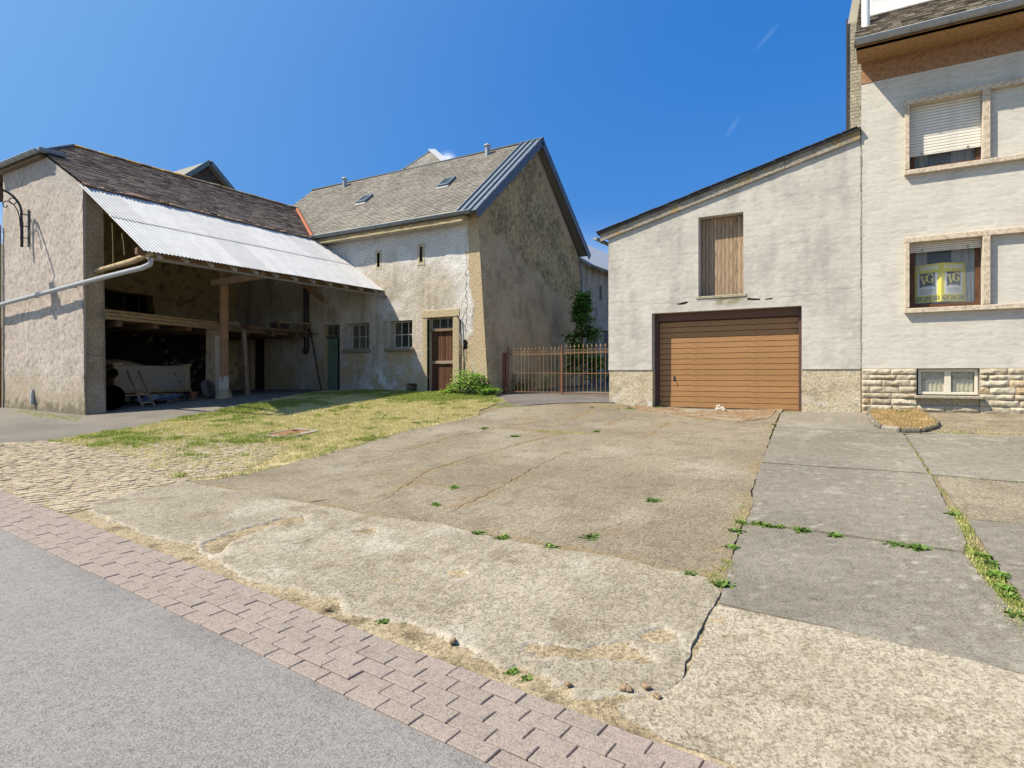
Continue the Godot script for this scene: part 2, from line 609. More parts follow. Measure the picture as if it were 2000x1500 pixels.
func materials() -> void:
	noise("edge", 1.0, 3, 11)
	noise("big", 0.22, 3, 2)
	noise("mid", 0.9, 4, 3)
	noise("fine", 4.0, 3, 4)
	noise("tiny", 14.0, 2, 5)
	noise("grit", 8.0, 2, 15)
	noise("streak", 1.0, 3, 6)
	var W := Color.WHITE
	# grain textures, all around 0.85; surface colours come from the vertices
	var t_asph := tex(1024, [[cells(0.11, 21), 0.34], [cells(0.22, 22), 0.3], [noise("", 0.2, 2, 23), 0.2], [noise("", 0.01, 3, 24), 0.16]],
		[[0.0, Color(0.3, 0.3, 0.305)], [0.32, Color(0.6, 0.595, 0.59)], [0.5, Color(0.77, 0.765, 0.755)], [0.68, Color(0.92, 0.91, 0.89)], [0.85, W], [1.0, W]])
	var t_conc := tex(1024, [[cells(0.055, 31), 0.36], [cells(0.12, 32), 0.28], [noise("", 0.12, 3, 33), 0.2], [noise("", 0.012, 4, 34), 0.16]],
		[[0.0, Color(0.24, 0.22, 0.19)], [0.3, Color(0.57, 0.545, 0.505)], [0.5, Color(0.77, 0.75, 0.71)], [0.68, Color(0.94, 0.92, 0.87)], [0.8, W], [1.0, W]])
	var t_slab := tex(1024, [[cells(0.1, 36), 0.26], [noise("", 0.22, 2, 37), 0.24], [noise("", 0.05, 4, 38), 0.26], [noise("", 0.008, 4, 39), 0.24]],
		[[0.0, Color(0.36, 0.35, 0.34)], [0.32, Color(0.66, 0.65, 0.63)], [0.5, Color(0.79, 0.78, 0.76)], [0.68, Color(0.91, 0.9, 0.87)], [0.82, W], [1.0, W]])
	var t_plas := tex(512, [[noise("", 0.09, 4, 41), 0.55], [noise("", 0.022, 4, 42), 0.45]], [[0.0, Color(0.36, 0.34, 0.31)], [0.3, Color(0.68, 0.665, 0.64)], [0.5, Color(0.84, 0.83, 0.81)], [0.7, Color(0.97, 0.965, 0.955)], [1.0, W]])
	var t_rough := tex(512, [[cells(0.07, 45, FastNoiseLite.RETURN_DISTANCE), 0.5], [noise("", 0.09, 4, 46), 0.5]], [[0.0, Color(0.4, 0.37, 0.34)], [0.3, Color(0.68, 0.66, 0.64)], [0.5, Color(0.85, 0.84, 0.82)], [0.7, W], [1.0, W]])
	var t_brush := tex(512, [[noise("", 0.09, 3, 47), 0.6], [noise("", 0.02, 3, 48), 0.4]], [[0.0, Color(0.72, 0.715, 0.7)], [0.3, Color(0.84, 0.835, 0.825)], [0.5, Color(0.9, 0.9, 0.895)], [0.7, Color(0.96, 0.96, 0.955)], [1.0, W]], 8)
	var t_wood := tex(512, [[noise("", 0.07, 3, 51), 0.55], [noise("", 0.025, 3, 52), 0.45]], [[0.0, Color(0.32, 0.3, 0.28)], [0.3, Color(0.62, 0.6, 0.58)], [0.5, Color(0.8, 0.79, 0.78)], [0.7, Color(0.95, 0.94, 0.93)], [1.0, W]], 16)
	var t_rust := tex(512, [[noise("", 0.05, 4, 55), 0.6], [cells(0.12, 56), 0.4]], [[0.0, Color(0.34, 0.25, 0.21)], [0.3, Color(0.62, 0.56, 0.5)], [0.5, Color(0.82, 0.78, 0.74)], [0.75, W], [1.0, W]])
	var t_zinc := tex(512, [[noise("", 0.012, 4, 58), 0.7], [noise("", 0.1, 2, 59), 0.3]], [[0.0, Color(0.68, 0.68, 0.7)], [0.5, Color(0.86, 0.86, 0.87)], [1.0, W]])
	mat("asphalt", W, 0.92, t_asph, 0.85, 0.3)
	mat("concrete", W, 0.95, t_conc, 0.85, 0.5)
	mat("slab", W, 0.93, t_slab, 1.2, 0.22)
	mat("earth", W, 1.0, t_conc, 1.1, 0.9)
	mat("paver", W, 0.9, t_asph, 0.7, 0.12)
	mat("cobble", W, 0.9, t_conc, 0.9, 0.5)
	mat("plaster", W, 0.95, t_plas, 0.8, 0.8)
	mat("render", W, 0.92, t_plas, 1.1, 0.25)
	mat("roughcast", W, 0.97, t_rough, 0.9, 1.6)
	mat("brushed", W, 0.92, t_brush, 1.0, 0.1)
	mat("stone", W, 0.9, t_plas, 0.7, 0.8)
	mat("wood", W, 0.85, t_wood, 0.55, 0.12, false)
	mat("painted_wood", W, 0.6, t_wood, 0.55, 0.08, false)
	mat("paint", W, 0.45, t_brush, 1.3, 0.02, false)
	mat("slate", W, 0.75, t_plas, 0.5, 0.3)
	mat("zinc", W, 0.5, t_zinc, 1.1)
	M.zinc.metallic = 0.35
	M.zinc.metallic_specular = 0.5
	mat("sheet_metal", W, 0.55, t_zinc, 1.7)
	mat("rust", W, 0.85, t_rust, 0.35, 0.15)
	mat("iron", W, 0.6)
	mat("rubber", W, 0.85, t_plas, 0.3, 0.1)
	mat("plain", W, 0.7)
	mat("cloth", W, 0.95, t_slab, 0.25, 0.1)
	mat("plastic", W, 0.4)
	var g := mat("leaf", W, 0.55)
	g.backlight_enabled = true
	g.backlight = Color(0.75, 0.8, 0.55)
	var gl := mat("glass", Color(0.9, 0.95, 1.0), 0.03, null, 1.0, 0.0, false, false)
	gl.transparency = BaseMaterial3D.TRANSPARENCY_ALPHA
	gl.albedo_color = Color(0.8, 0.85, 0.9, 0.12)
	gl.metallic_specular = 0.3
	var dg := mat("dusty_glass", Color(0.1, 0.1, 0.1), 0.2, null, 1.0, 0.0, false, false)
	dg.transparency = BaseMaterial3D.TRANSPARENCY_ALPHA
	dg.albedo_color = Color(0.3, 0.3, 0.28, 0.45)

# ---------- ground ----------
var road_at := Vector2.ZERO
var road_d := Vector2.ZERO
var road_n := Vector2.ZERO
func past_road(p: Vector2) -> float:
	return (p - road_at).dot(road_n)
func piece(called: String, poly: PackedVector2Array, holes: Array, cell: float, off: float, disp: Callable, col: Callable, m: Material, skirt := 0.06) -> MeshInstance3D:
	var mb := MB.new()
	poly = roughen(poly, 0.25, 0.0, 0.0)
	var fpos := func(p: Vector2) -> Vector3:
		return Vector3(p.x, G(p.x, p.y) + off + disp.call(p), -p.y)
	sheet(mb, poly, holes, cell, fpos, col, Vector3.UP)
	rim(mb, poly, fpos, Vector3.DOWN * skirt, col, true, Vector3.UP)
	for h in holes:
		rim(mb, h, fpos, Vector3.DOWN * skirt, col, false, Vector3.UP)
	return struct(called, mb, m)
var joint_lines := []
func ground() -> void:
	var flat := func(_p): return 0.0
	road_at = on_g(1430, 1500)
	road_d = (on_g(0, 955) - road_at).normalized()
	road_n = Vector2(road_d.y, -road_d.x)
	if road_n.y < 0:
		road_n = -road_n
	print("band width ", past_road(on_g(1000, 1500)), " ", past_road(on_g(0, 1025)), " dir ", road_d)
	# wide terrain under everything, then the earth that shows in joints and edges
	var mb := MB.new()
	sheet(mb, rect(Vector2(-400, -300), Vector2(400, 500)), [], 20.0, func(p): return Vector3(p.x, G(p.x, p.y) - 0.4, -p.y), func(_p, _w): return Color(0.2, 0.19, 0.12), Vector3.UP)
	struct("terrain", mb, M.earth)
	var sandcol := func(p: Vector2, w: Vector3) -> Color:
		var a := mix(Color(0.36, 0.29, 0.19), Color(0.46, 0.385, 0.265), 0.5 + nz("mid", w * 2.0))
		a = mix(a, Color(0.2, 0.165, 0.1), sm(0.1, 0.5, nz("fine", w)))
		return mix(a, Color(0.2, 0.165, 0.1), sm(1.8, 3.8, past_road(p)) * 0.6)
	mb = MB.new()
	sheet(mb, rect(Vector2(-31, -7), Vector2(13, 28)), [], 0.3, func(p): return Vector3(p.x, G(p.x, p.y) - 0.03, -p.y), sandcol, Vector3.UP)
	struct("ground", mb, M.earth)
	# strip of blown sand between the pavers and the broken concrete
	var strip := PackedVector2Array([road_at - road_d * 6.0, road_at + road_d * 12.0, road_at + road_d * 12.0 + road_n * 2.4, road_at - road_d * 6.0 + road_n * 2.4])
	piece("sand", strip, [], 0.045, -0.008, func(p): return 0.005 * N.mid.get_noise_2d(p.x * 2, p.y * 2) + 0.003 * N.fine.get_noise_2d(p.x * 2, p.y * 2), sandcol, M.earth)
	# the street
	var asph := func(p: Vector2, w: Vector3) -> Color:
		var c := mix(Color(0.275, 0.264, 0.258), Color(0.33, 0.317, 0.31), 0.5 + 0.8 * nz("big", w) + 0.4 * nz("mid", w))
		return mix(c, Color(0.2, 0.195, 0.19), sm(-0.75, -0.58, past_road(p)) * 0.5 * sm(-0.35, 0.25, nz("mid", w * 1.5)))
	piece("road", PackedVector2Array([road_at - road_d * 14.0 - road_n * 0.50, road_at + road_d * 30.0 - road_n * 0.50, road_at + road_d * 30.0 - road_n * 9.0, road_at - road_d * 14.0 - road_n * 9.0]), [], 0.16, -0.012, flat, asph, M.asphalt)
	# gutter band of clay pavers: five courses in running bond
	mb = MB.new()
	var bl := 0.222
	var bw := 0.1085
	var band := struct("paver_band", strip_mesh(-14.0, 30.0, -0.56, 0.03, -0.014), M.earth)
	var vars_ := []
	for i in 8:
		var b := MB.new()
		var t := rng.randf()
		var c := mix(Color(0.29, 0.236, 0.208), Color(0.38, 0.315, 0.28), t)
		c = mix(c, Color(0.34, 0.29, 0.25), rng.randf() * 0.6)
		b.box(Vector3.ZERO, Vector3(bl - 0.006, 0.06, bw - 0.005), c, Basis(), 0.004)
		vars_.append(b.mesh())
	var sides := []
	for row in 5:
		for i in range(-8, 52):
			var along := (i + (0.5 if row % 2 == 1 else 0.0) + 0.08 * row) * bl
			var q := road_at + road_d * along - road_n * (bw * (row + 0.5))
			sides.append([absf(along - 4.0), q])
	for e in sides:
		var o := MeshInstance3D.new()
		o.name = "brick"
		o.mesh = vars_[rng.randi() % 8]
		o.material_override = M.paver
		var q: Vector2 = e[1]
		var dx := gp(q + road_d * 0.1) - gp(q - road_d * 0.1)
		var dz := gp(q - road_n * 0.1) - gp(q + road_n * 0.1)
		var up := dz.cross(dx).normalized()
		if up.y < 0:
			up = -up
		dx = dx.normalized().rotated(up, rng.randfn(0, 0.006))
		o.transform = Transform3D(Basis(dx, up, dx.cross(up)), gp(q, -0.03 + rng.randfn(0, 0.0018))).rotated_local(Vector3.RIGHT, rng.randfn(0, 0.012))
		band.add_child(o, true)
	# sandstone setts beside the grass
	var cpoly := gpoly([-160, 872, 0, 864, 130, 860, 215, 848, 330, 842, 470, 850, 560, 872, 480, 922, 380, 936, 345, 940, 260, 966, 185, 990, 130, 1003, 60, 980, 0, 957, -160, 905])
	var setts := struct("sett_paving", paving_mesh(cpoly, -0.004), M.earth)
	var cd := Vector2(0.436, 0.898).normalized()
	var cn := Vector2(cd.y, -cd.x)
	var spots := []
	for r in range(-70, 70):
		var x := -8.0 + rng.randf() * 0.1
		while x < 8.0:
			var ln := rng.randf_range(0.13, 0.24)
			var q := Vector2(-11.5, 5.2) + cd * (x + ln * 0.5) + cn * (r * 0.118)
			if Geometry2D.is_point_in_polygon(q, cpoly):
				spots.append([q, ln, gp(q).distance_to(Vector3(0, EYE, 0))])
			x += ln + 0.008
	spots.sort_custom(func(a, b): return a[2] < b[2])
	print("setts ", spots.size())
	var sv := []
	for i in 10:
		sv.append(sett(0.18, 0.112, mix(Color(0.47, 0.405, 0.3), Color(0.56, 0.49, 0.375), rng.randf())))
	var rest := MB.new()
	var sv_mesh := sv.map(func(s): return s.mesh())
	for i in spots.size():
		var q: Vector2 = spots[i][0]
		var t := Transform3D(Basis.from_euler(Vector3(rng.randfn(0, 0.03), atan2(cd.y, cd.x) + rng.randfn(0, 0.04), rng.randfn(0, 0.03))).scaled_local(Vector3(spots[i][1] / 0.18, 1, rng.randf_range(0.92, 1.03))), gp(q, -0.014 + rng.randfn(0, 0.002)))
		if i < 300:
			var o := MeshInstance3D.new()
			o.name = "stone"
			o.mesh = sv_mesh[rng.randi() % 10]
			o.material_override = M.cobble
			o.transform = t
			setts.add_child(o, true)
		else:
			var s: MB = sv[rng.randi() % 10]
			var k := rest.v.size()
			for j in s.v.size():
				rest.vert(t * s.v[j], (t.basis * s.n[j]).normalized(), s.c[j], s.uv[j])
			for j in s.ix:
				rest.ix.append(k + j)
	part(setts, "stones", rest, M.cobble, true)
	# tarmac apron from the street to the cart shed, and the patch before the gate
	var tar := func(p: Vector2, w: Vector3) -> Color:
		var c := mix(Color(0.185, 0.173, 0.155), Color(0.255, 0.235, 0.205), 0.5 + 0.9 * nz("big", w * 2) + 0.5 * nz("mid", w))
		return mix(c, Color(0.3, 0.26, 0.19), sm(0.15, 0.5, nz("mid", w * 0.8 + Vector3(7, 0, 3))) * 0.6)
	piece("tarmac", roughen(gpoly([-500, 870, -300, 800, 0, 785, 160, 790, 300, 740, 620, 748, 650, 764, 560, 776, 500, 790, 420, 803, 330, 822, 250, 838, 130, 858, 0, 866, -200, 876]), 0.15, 0.06, 3.0), [], 0.15, -0.012, flat, tar, M.asphalt)
	piece("gate_threshold", roughen(PackedVector2Array([on_g(945, 783), on_g(1005, 793), on_g(1085, 784), on_g(1195, 782), Vector2(-5.0, 16.5), Vector2(-5.5, 24), Vector2(-9.4, 24), Vector2(-9.45, 14.4)]), 0.2, 0.05, 5.0), [], 0.2, -0.012, flat, func(p, w): return mix(Color(0.15, 0.135, 0.125), Color(0.21, 0.19, 0.175), 0.5 + nz("mid", w)), M.asphalt)
	# turf: dry soil sheet; the blades stand on it
	turf = roughen(gpoly([100, 862, 160, 850, 260, 836, 330, 821, 420, 803, 500, 788, 570, 774, 640, 764, 700, 762, 830, 767, 885, 765, 960, 772, 985, 783, 935, 800, 935, 813, 850, 831, 800, 840, 700, 870, 640, 887, 560, 907, 480, 927, 400, 938, 365, 938, 330, 928, 270, 898, 200, 878]), 0.12, 0.08, 8.0)
	piece("turf_soil", turf, [], 0.1, -0.008, func(p): return 0.012 * N.mid.get_noise_2d(p.x, p.y), turf_col, M.earth)
	# concrete yard, broken by cracks
	var seam := [360, 940, 430, 953, 514, 968, 610, 986, 670, 995, 730, 1007, 835, 1019, 892, 1031, 955, 1046, 999, 1054, 1068, 1069, 1170, 1084, 1230, 1096, 1290, 1114, 1344, 1117, 1380, 1129, 1410, 1159]
	var yard_edge := [1416, 1130, 1442, 1040, 1471, 985, 1466, 960, 1490, 900, 1512, 830, 1523, 808]
	var yard := gpoly(seam + yard_edge)
	yard.append_array([Vector2(-2.0, 14.5), Vector2(-4.9, 14.5)])
	yard.append_array(gpoly([1190, 787, 1100, 784, 1010, 794, 975, 797, 935, 812, 850, 830, 800, 839, 700, 869, 640, 886, 560, 906, 480, 926, 400, 938]))
	yard = roughen(yard, 0.07, 0.022, 1.0)
	var lines := [[690, 912, 740, 897, 787, 881, 830, 868, 865, 858, 920, 846, 1000, 832, 1060, 822], [742, 980, 770, 962, 793, 947, 835, 920, 898, 900, 945, 886, 1010, 868, 1080, 850], [862, 1008, 890, 994, 925, 977, 985, 947, 1026, 922, 1062, 904, 1110, 884], [1150, 1045, 1167, 1039, 1210, 1024, 1245, 1010],
		[745, 926, 800, 922, 826, 920], [805, 938, 850, 947, 910, 950, 958, 947, 990, 941], [1010, 816, 1065, 820, 1110, 821, 1161, 799], [1190, 829, 1224, 811], [1258, 854, 1290, 836, 1314, 817], [955, 835, 1010, 838, 1065, 842, 1149, 845, 1200, 840], [930, 885, 960, 896, 972, 912]]
	var cr := []
	for i in lines.size():
		var l := gpoly(lines[i])
		joint_lines.append(l)
		cr.append(crack(l, 0.02 if i < 3 else 0.013, i * 3.7, 0.05))
	joint_lines.append(gpoly(seam))
	joint_lines.append(gpoly([1410, 1150] + yard_edge))
	var seams := joint_lines.duplicate()
	var seam_dirt := func(p: Vector2, w: Vector3) -> float:
		var best := 9.0
		for l in seams:
			for i in l.size() - 1:
				best = minf(best, p.distance_squared_to(Geometry2D.get_closest_point_to_segment(p, l[i], l[i + 1])))
		return sm(0.16, 0.02, sqrt(best) + 0.13 * nz("fine", w * 0.6) + 0.08 * nz("grit", w)) * sm(-0.25, 0.2, nz("mid", w * 0.8))
	var yard_col := func(p: Vector2, w: Vector3) -> Color:
		var c := mix(Color(0.25, 0.216, 0.162), Color(0.34, 0.298, 0.23), 0.5 + 0.9 * nz("big", w * 1.7) + 0.45 * nz("mid", w) + 0.35 * nz("grit", w))
		c = mix(c, Color(0.38, 0.345, 0.285), sm(0.18, 0.5, nz("mid", w * 0.55 + Vector3(30, 0, 0))) * 0.7)
		c = mix(c, Color(0.2, 0.17, 0.13), sm(0.1, 0.45, nz("fine", w * 0.6)) * 0.5)
		return mix(c, mix(Color(0.33, 0.25, 0.14), Color(0.24, 0.19, 0.12), 0.5 + nz("grit", w)), seam_dirt.call(p, w) * 0.8)
	var bumpy := func(p: Vector2) -> float:
		return 0.012 * N.mid.get_noise_2d(p.x, p.y) + 0.0035 * N.fine.get_noise_2d(p.x * 1.3, p.y * 1.3) + 0.002 * N.tiny.get_noise_2d(p.x, p.y)
	piece("concrete_yard", yard, cr, 0.05, 0.0, bumpy, yard_col, M.concrete)
	# the older apron along the street, its edge crumbled away
	var ap := gpoly(seam.slice(0, 34) + [1400, 1172, 1383, 1200, 1372, 1250, 1340, 1320, 1300, 1352])
	ap.append_array(gpoly([1262, 1352, 1205, 1348, 1167, 1357, 1130, 1350, 1100, 1337, 1088, 1320, 1065, 1309, 1020, 1299, 978, 1292, 950, 1281, 915, 1256, 890, 1246, 840, 1225, 796, 1208, 735, 1204, 701, 1197, 672, 1187, 670, 1173, 655, 1160, 618, 1158, 585, 1146, 530, 1140, 490, 1128, 455, 1105, 420, 1088, 392, 1068, 392, 1050, 350, 1058, 300, 1045, 262, 1028, 215, 1010, 180, 998, 185, 985, 262, 962]))
	var pits := []
	for q in [[1190, 1272, 1232, 1266, 1268, 1283, 1262, 1292, 1225, 1284, 1196, 1290], [1035, 1262, 1080, 1268, 1130, 1270, 1175, 1262, 1215, 1258, 1180, 1281, 1120, 1284, 1060, 1276], [400, 1062, 450, 1040, 500, 1028, 540, 1018, 505, 1036, 455, 1056, 418, 1078], [520, 1020, 556, 1012, 600, 1008, 585, 1020, 545, 1026], [690, 1040, 706, 1032, 730, 1030, 716, 1042], [1258, 1240, 1300, 1228, 1324, 1240, 1296, 1252], [876, 1118, 905, 1112, 918, 1120, 892, 1126]]:
		var pp := gpoly(q)
		var bx := Rect2(pp[0], Vector2.ZERO)
		for p in pp:
			bx = bx.expand(p)
		pits.append([pp, bx.grow(0.12)])
	# how far inside the sound concrete a point lies: the rest is worn away and lies under sand
	var sound := func(p: Vector2) -> float:
		var q := inside_by(p, ap) if past_road(p) < 1.6 else 1.0
		for e in pits:
			if e[1].has_point(p):
				q = minf(q, -inside_by(p, e[0]) - 0.06)
		return q + 0.05 + 0.045 * N.edge.get_noise_2d(p.x * 4, p.y * 4) + 0.035 * N.fine.get_noise_2d(p.x * 1.2, p.y * 1.2) + 0.03 * N.grit.get_noise_2d(p.x * 1.4, p.y * 1.4)
	var seen_sound := {}
	var sound_at := func(p: Vector2) -> float:
		var key := Vector2i(roundi(p.x * 500), roundi(p.y * 500))
		if not seen_sound.has(key):
			seen_sound[key] = sound.call(p)
		return seen_sound[key]
	var apo := PackedVector2Array()
	for p in ap:   # outline pushed out to the pavers
		var q := past_road(p)
		apo.append(p - road_n * minf(0.3, q - 0.02) if q < 1.3 and p.x < on_g(1300, 1352).x + 0.02 else p)
	var fine_cracks := [crack(gpoly([540, 1076, 600, 1056, 660, 1034, 720, 1010]), 0.01, 31.0), crack(gpoly([592, 985, 640, 975, 690, 1004]), 0.01, 32.0)]
	var ap_col := func(p: Vector2, w: Vector3) -> Color:
		var c := mix(Color(0.325, 0.29, 0.228), Color(0.425, 0.385, 0.31), 0.5 + 0.8 * nz("big", w * 2.3) + 0.5 * nz("mid", w * 1.4) + 0.4 * nz("grit", w))
		c = mix(c, Color(0.24, 0.205, 0.15), sm(0.12, 0.5, nz("fine", w * 0.5)) * 0.6)
		c = mix(c, Color(0.5, 0.465, 0.41), sm(0.1, 0.01, sound_at.call(p) + 0.06 * nz("grit", w)) * 0.45)   # bleached stone in the broken edge
		return mix(c, Color(0.5, 0.465, 0.405), sm(0.2, 0.5, nz("mid", w * 1.1 + Vector3(0, 0, 40))) * 0.6)
	piece("concrete_apron", roughen(apo, 0.05, 0.02, 2.0, 4.0), fine_cracks, 0.024, 0.004, func(p): return -0.04 * (1.0 - sm(-0.012, 0.022, sound_at.call(p))) + 0.003 * N.grit.get_noise_2d(p.x, p.y) + 0.012 * N.mid.get_noise_2d(p.x * 0.8, p.y * 0.8) + 0.007 * N.fine.get_noise_2d(p.x * 0.6, p.y * 0.6) + 0.0035 * N.tiny.get_noise_2d(p.x * 1.2, p.y * 1.2), ap_col, M.concrete)
	# the apron by the house, smoother and paler
	var right_end := Vector2(9.0, 3.3)
	var ar := gpoly([1404, 1180, 1480, 1197, 1560, 1214, 1640, 1231, 1720, 1249, 1800, 1268, 1900, 1291, 2000, 1316])
	ar.append_array([on_g(2000, 1316) + Vector2(6.0, 0.55), road_at - road_d * 7.0 + road_n * 0.02])
	ar.append_array(gpoly([1440, 1497, 1390, 1478, 1340, 1460, 1300, 1444, 1265, 1425, 1240, 1412, 1212, 1397, 1206, 1375, 1235, 1366, 1300, 1354, 1341.5, 1320.5, 1373.2, 1250, 1384, 1200.5]))
	var ar_col := func(p: Vector2, w: Vector3) -> Color:
		var c := mix(Color(0.4, 0.355, 0.285), Color(0.51, 0.46, 0.38), 0.5 + 0.8 * nz("big", w * 2.0) + 0.5 * nz("mid", w * 1.6) + 0.5 * nz("grit", w))
		return mix(c, Color(0.29, 0.255, 0.19), sm(0.08, 0.5, nz("fine", w * 0.7)) * 0.65)
	piece("concrete_drive", roughen(ar, 0.05, 0.014, 4.0, 4.0), [crack(gpoly([1280, 1385, 1320, 1400, 1345, 1425, 1362, 1466]), 0.014, 41.0), crack(gpoly([1272, 1370, 1268, 1400, 1276, 1428]), 0.01, 42.0)], 0.03, 0.0, func(p): return 0.01 * N.mid.get_noise_2d(p.x, p.y) + 0.003 * N.fine.get_noise_2d(p.x, p.y) + 0.0022 * N.tiny.get_noise_2d(p.x * 1.2, p.y * 1.2), ar_col, M.concrete)
	# cast slabs before the house
	var sl := func(p: Vector2, w: Vector3) -> Color:
		var c := mix(Color(0.21, 0.19, 0.158), Color(0.28, 0.256, 0.215), 0.5 + 0.9 * nz("big", w * 1.5) + 0.4 * nz("mid", w))
		c = mix(c, Color(0.4, 0.375, 0.32), sm(0.22, 0.5, nz("mid", w * 1.3 + Vector3(3, 0, 9))) * 0.4 + 0.25 * nz("grit", w))
		return mix(c, Color(0.5, 0.47, 0.42), sm(0.5, 0.62, nz("grit", w * 1.6 + Vector3(0, 5, 0)) + 0.25 * nz("mid", w * 0.6)) * 0.5)
	var sbump := func(p): return 0.006 * N.mid.get_noise_2d(p.x * 0.7, p.y * 0.7) + 0.0015 * N.fine.get_noise_2d(p.x, p.y)
	var j1 := [1485, 903, 1600, 911, 1700, 917, 1815, 925]
	var j2 := [1452, 1021, 1560, 1033, 1680, 1050, 1790, 1066, 1880, 1079]
	var sl_polys := [
		gpoly([1526, 806, 1560, 806, 1600, 805, 1690, 806, 1700, 822, 1722, 838, 1764, 847, 1640, 839.6, 1516, 834.4]),
		gpoly([1514, 835.6, 1640, 840.6, 1764, 848.2, 1789, 885, 1813, 924, 1700, 915.9, 1600, 909.9, 1488, 902]),
		gpoly([1485, 904.2, 1600, 912, 1700, 918.1, 1817, 926.5, 1836, 962, 1850, 990, 1876, 1030, 1886, 1058, 1882, 1077, 1790, 1064, 1680, 1048, 1560, 1031.2, 1454, 1019.4, 1468, 990, 1470, 965]),
		gpoly([1452, 1023, 1560, 1035, 1680, 1052, 1790, 1068, 1884, 1082, 1916, 1128, 1960, 1172, 2000, 1218, 2060, 1290, 2060, 1330, 2000, 1314.4, 1900, 1289.4, 1800, 1266.4, 1720, 1247.4, 1640, 1229.4, 1560, 1212.4, 1480, 1195.4, 1406, 1178, 1418, 1120]),
		gpoly([1769, 849, 1840, 846, 2000, 850, 2200, 858, 2200, 953, 2000, 940, 1900, 932.2, 1820, 925.6, 1796, 887]),
		gpoly([1828, 929, 1900, 934.4, 2000, 942.4, 2200, 957, 2200, 1044, 2000, 1022, 1886, 1011, 1862, 978]),
		gpoly([1890, 1013.4, 2000, 1024.4, 2200, 1049, 2200, 1330, 2100, 1290, 2010, 1180, 1960, 1120, 1926, 1070])]
	for i in sl_polys.size():
		piece("concrete_slab", roughen(sl_polys[i], 0.06, 0.013 if i != 5 else 0.02, 20.0 + i, 3.0), [], 0.045, 0.0 if i != 5 else -0.006, sbump, sl if i != 5 else yard_col, M.slab if i != 5 else M.concrete)
	joint_lines.append(gpoly(j1 + [1900, 933, 2000, 941]))
	joint_lines.append(gpoly(j2))
	joint_lines.append(gpoly([1767, 850, 1792, 886, 1818, 927]))
	joint_lines.append(gpoly([1826, 934, 1850, 985, 1885, 1040, 1912, 1080, 1950, 1130, 2000, 1205]))
	joint_lines.append(gpoly([1892, 1013, 2000, 1023]))
	# crumbled strip along the foot of the house wall
	piece("dirt_strip", roughen(PackedVector2Array([on_g(1700, 806), on_g(1762, 847), on_g(1838, 845), on_g(2000, 849), on_g(2200, 857), Vector2(4.5, 14.2), Vector2(-0.5, 14.2)]), 0.1, 0.03, 51.0), [], 0.06, -0.004, func(p): return 0.012 * N.fine.get_noise_2d(p.x, p.y), func(p, w): return mix(Color(0.235, 0.19, 0.135), Color(0.345, 0.3, 0.225), 0.5 + nz("mid", w * 2) + 0.6 * nz("fine", w)), M.concrete)
	# moss and leaf litter drifted against the garage door
	piece("moss_litter", roughen(PackedVector2Array([on_g(1235, 795), on_g(1262, 806), on_g(1330, 813), on_g(1400, 822), on_g(1450, 824), on_g(1500, 818), on_g(1512, 806), Vector2(-2.1, 14.18), Vector2(-4.75, 14.18), Vector2(-5.2, 14.05)]), 0.05, 0.08, 61.0), [], 0.03, 0.006, func(p): return 0.018 * maxf(0.0, N.fine.get_noise_2d(p.x * 1.5, p.y * 1.5)), func(p, w): return mix(mix(Color(0.24, 0.14, 0.085), Color(0.38, 0.28, 0.17), 0.5 + nz("fine", w * 2)), Color(0.36, 0.32, 0.25), sm(-0.1, 0.35, nz("mid", w * 2))), M.earth, 0.02)

var turf := PackedVector2Array()
func green_at(p: Vector2) -> float:
	var g: float = 0.52 * N.mid.get_noise_2d(p.x * 0.7 + 40, p.y * 0.7) + 0.35 * N.fine.get_noise_2d(p.x * 0.5, p.y * 0.5)
	# greener by the bush and the shed, yellow in the open middle
	g += 0.55 * exp(-p.distance_squared_to(on_green[0]) / 1.6) + 0.45 * exp(-p.distance_squared_to(on_green[1]) / 1.2) + 0.4 * exp(-p.distance_squared_to(on_green[2]) / 1.6) + 0.1 * exp(-p.distance_squared_to(on_green[3]) / 3.0) - 0.25 * exp(-p.distance_squared_to(on_green[4]) / 5.0)
	return g - 0.12
var on_green := []
func turf_col(p: Vector2, w: Vector3) -> Color:
	var c := mix(Color(0.5, 0.41, 0.245), Color(0.68, 0.58, 0.38), 0.5 + 0.8 * nz("mid", w * 1.7) + 0.8 * nz("grit", w))
	c = mix(c, Color(0.32, 0.26, 0.155), sm(0.1, 0.5, nz("fine", w)) * 0.5)
	return mix(c, Color(0.36, 0.36, 0.14), sm(0.0, 0.4, green_at(p)) * 0.6)
func strip_mesh(a: float, b: float, c: float, d: float, off: float) -> MB:
	var mb := MB.new()
	sheet(mb, PackedVector2Array([road_at + road_d * a + road_n * c, road_at + road_d * b + road_n * c, road_at + road_d * b + road_n * d, road_at + road_d * a + road_n * d]), [], 0.3, func(p): return gp(p, off), func(_p, _w): return Color(0.2, 0.155, 0.11), Vector3.UP)
	return mb
func paving_mesh(poly: PackedVector2Array, off: float) -> MB:
	var mb := MB.new()
	sheet(mb, poly, [], 0.2, func(p): return gp(p, off), func(_p, w): return mix(Color(0.33, 0.27, 0.175), Color(0.43, 0.36, 0.25), 0.5 + nz("mid", w)), Vector3.UP)
	return mb
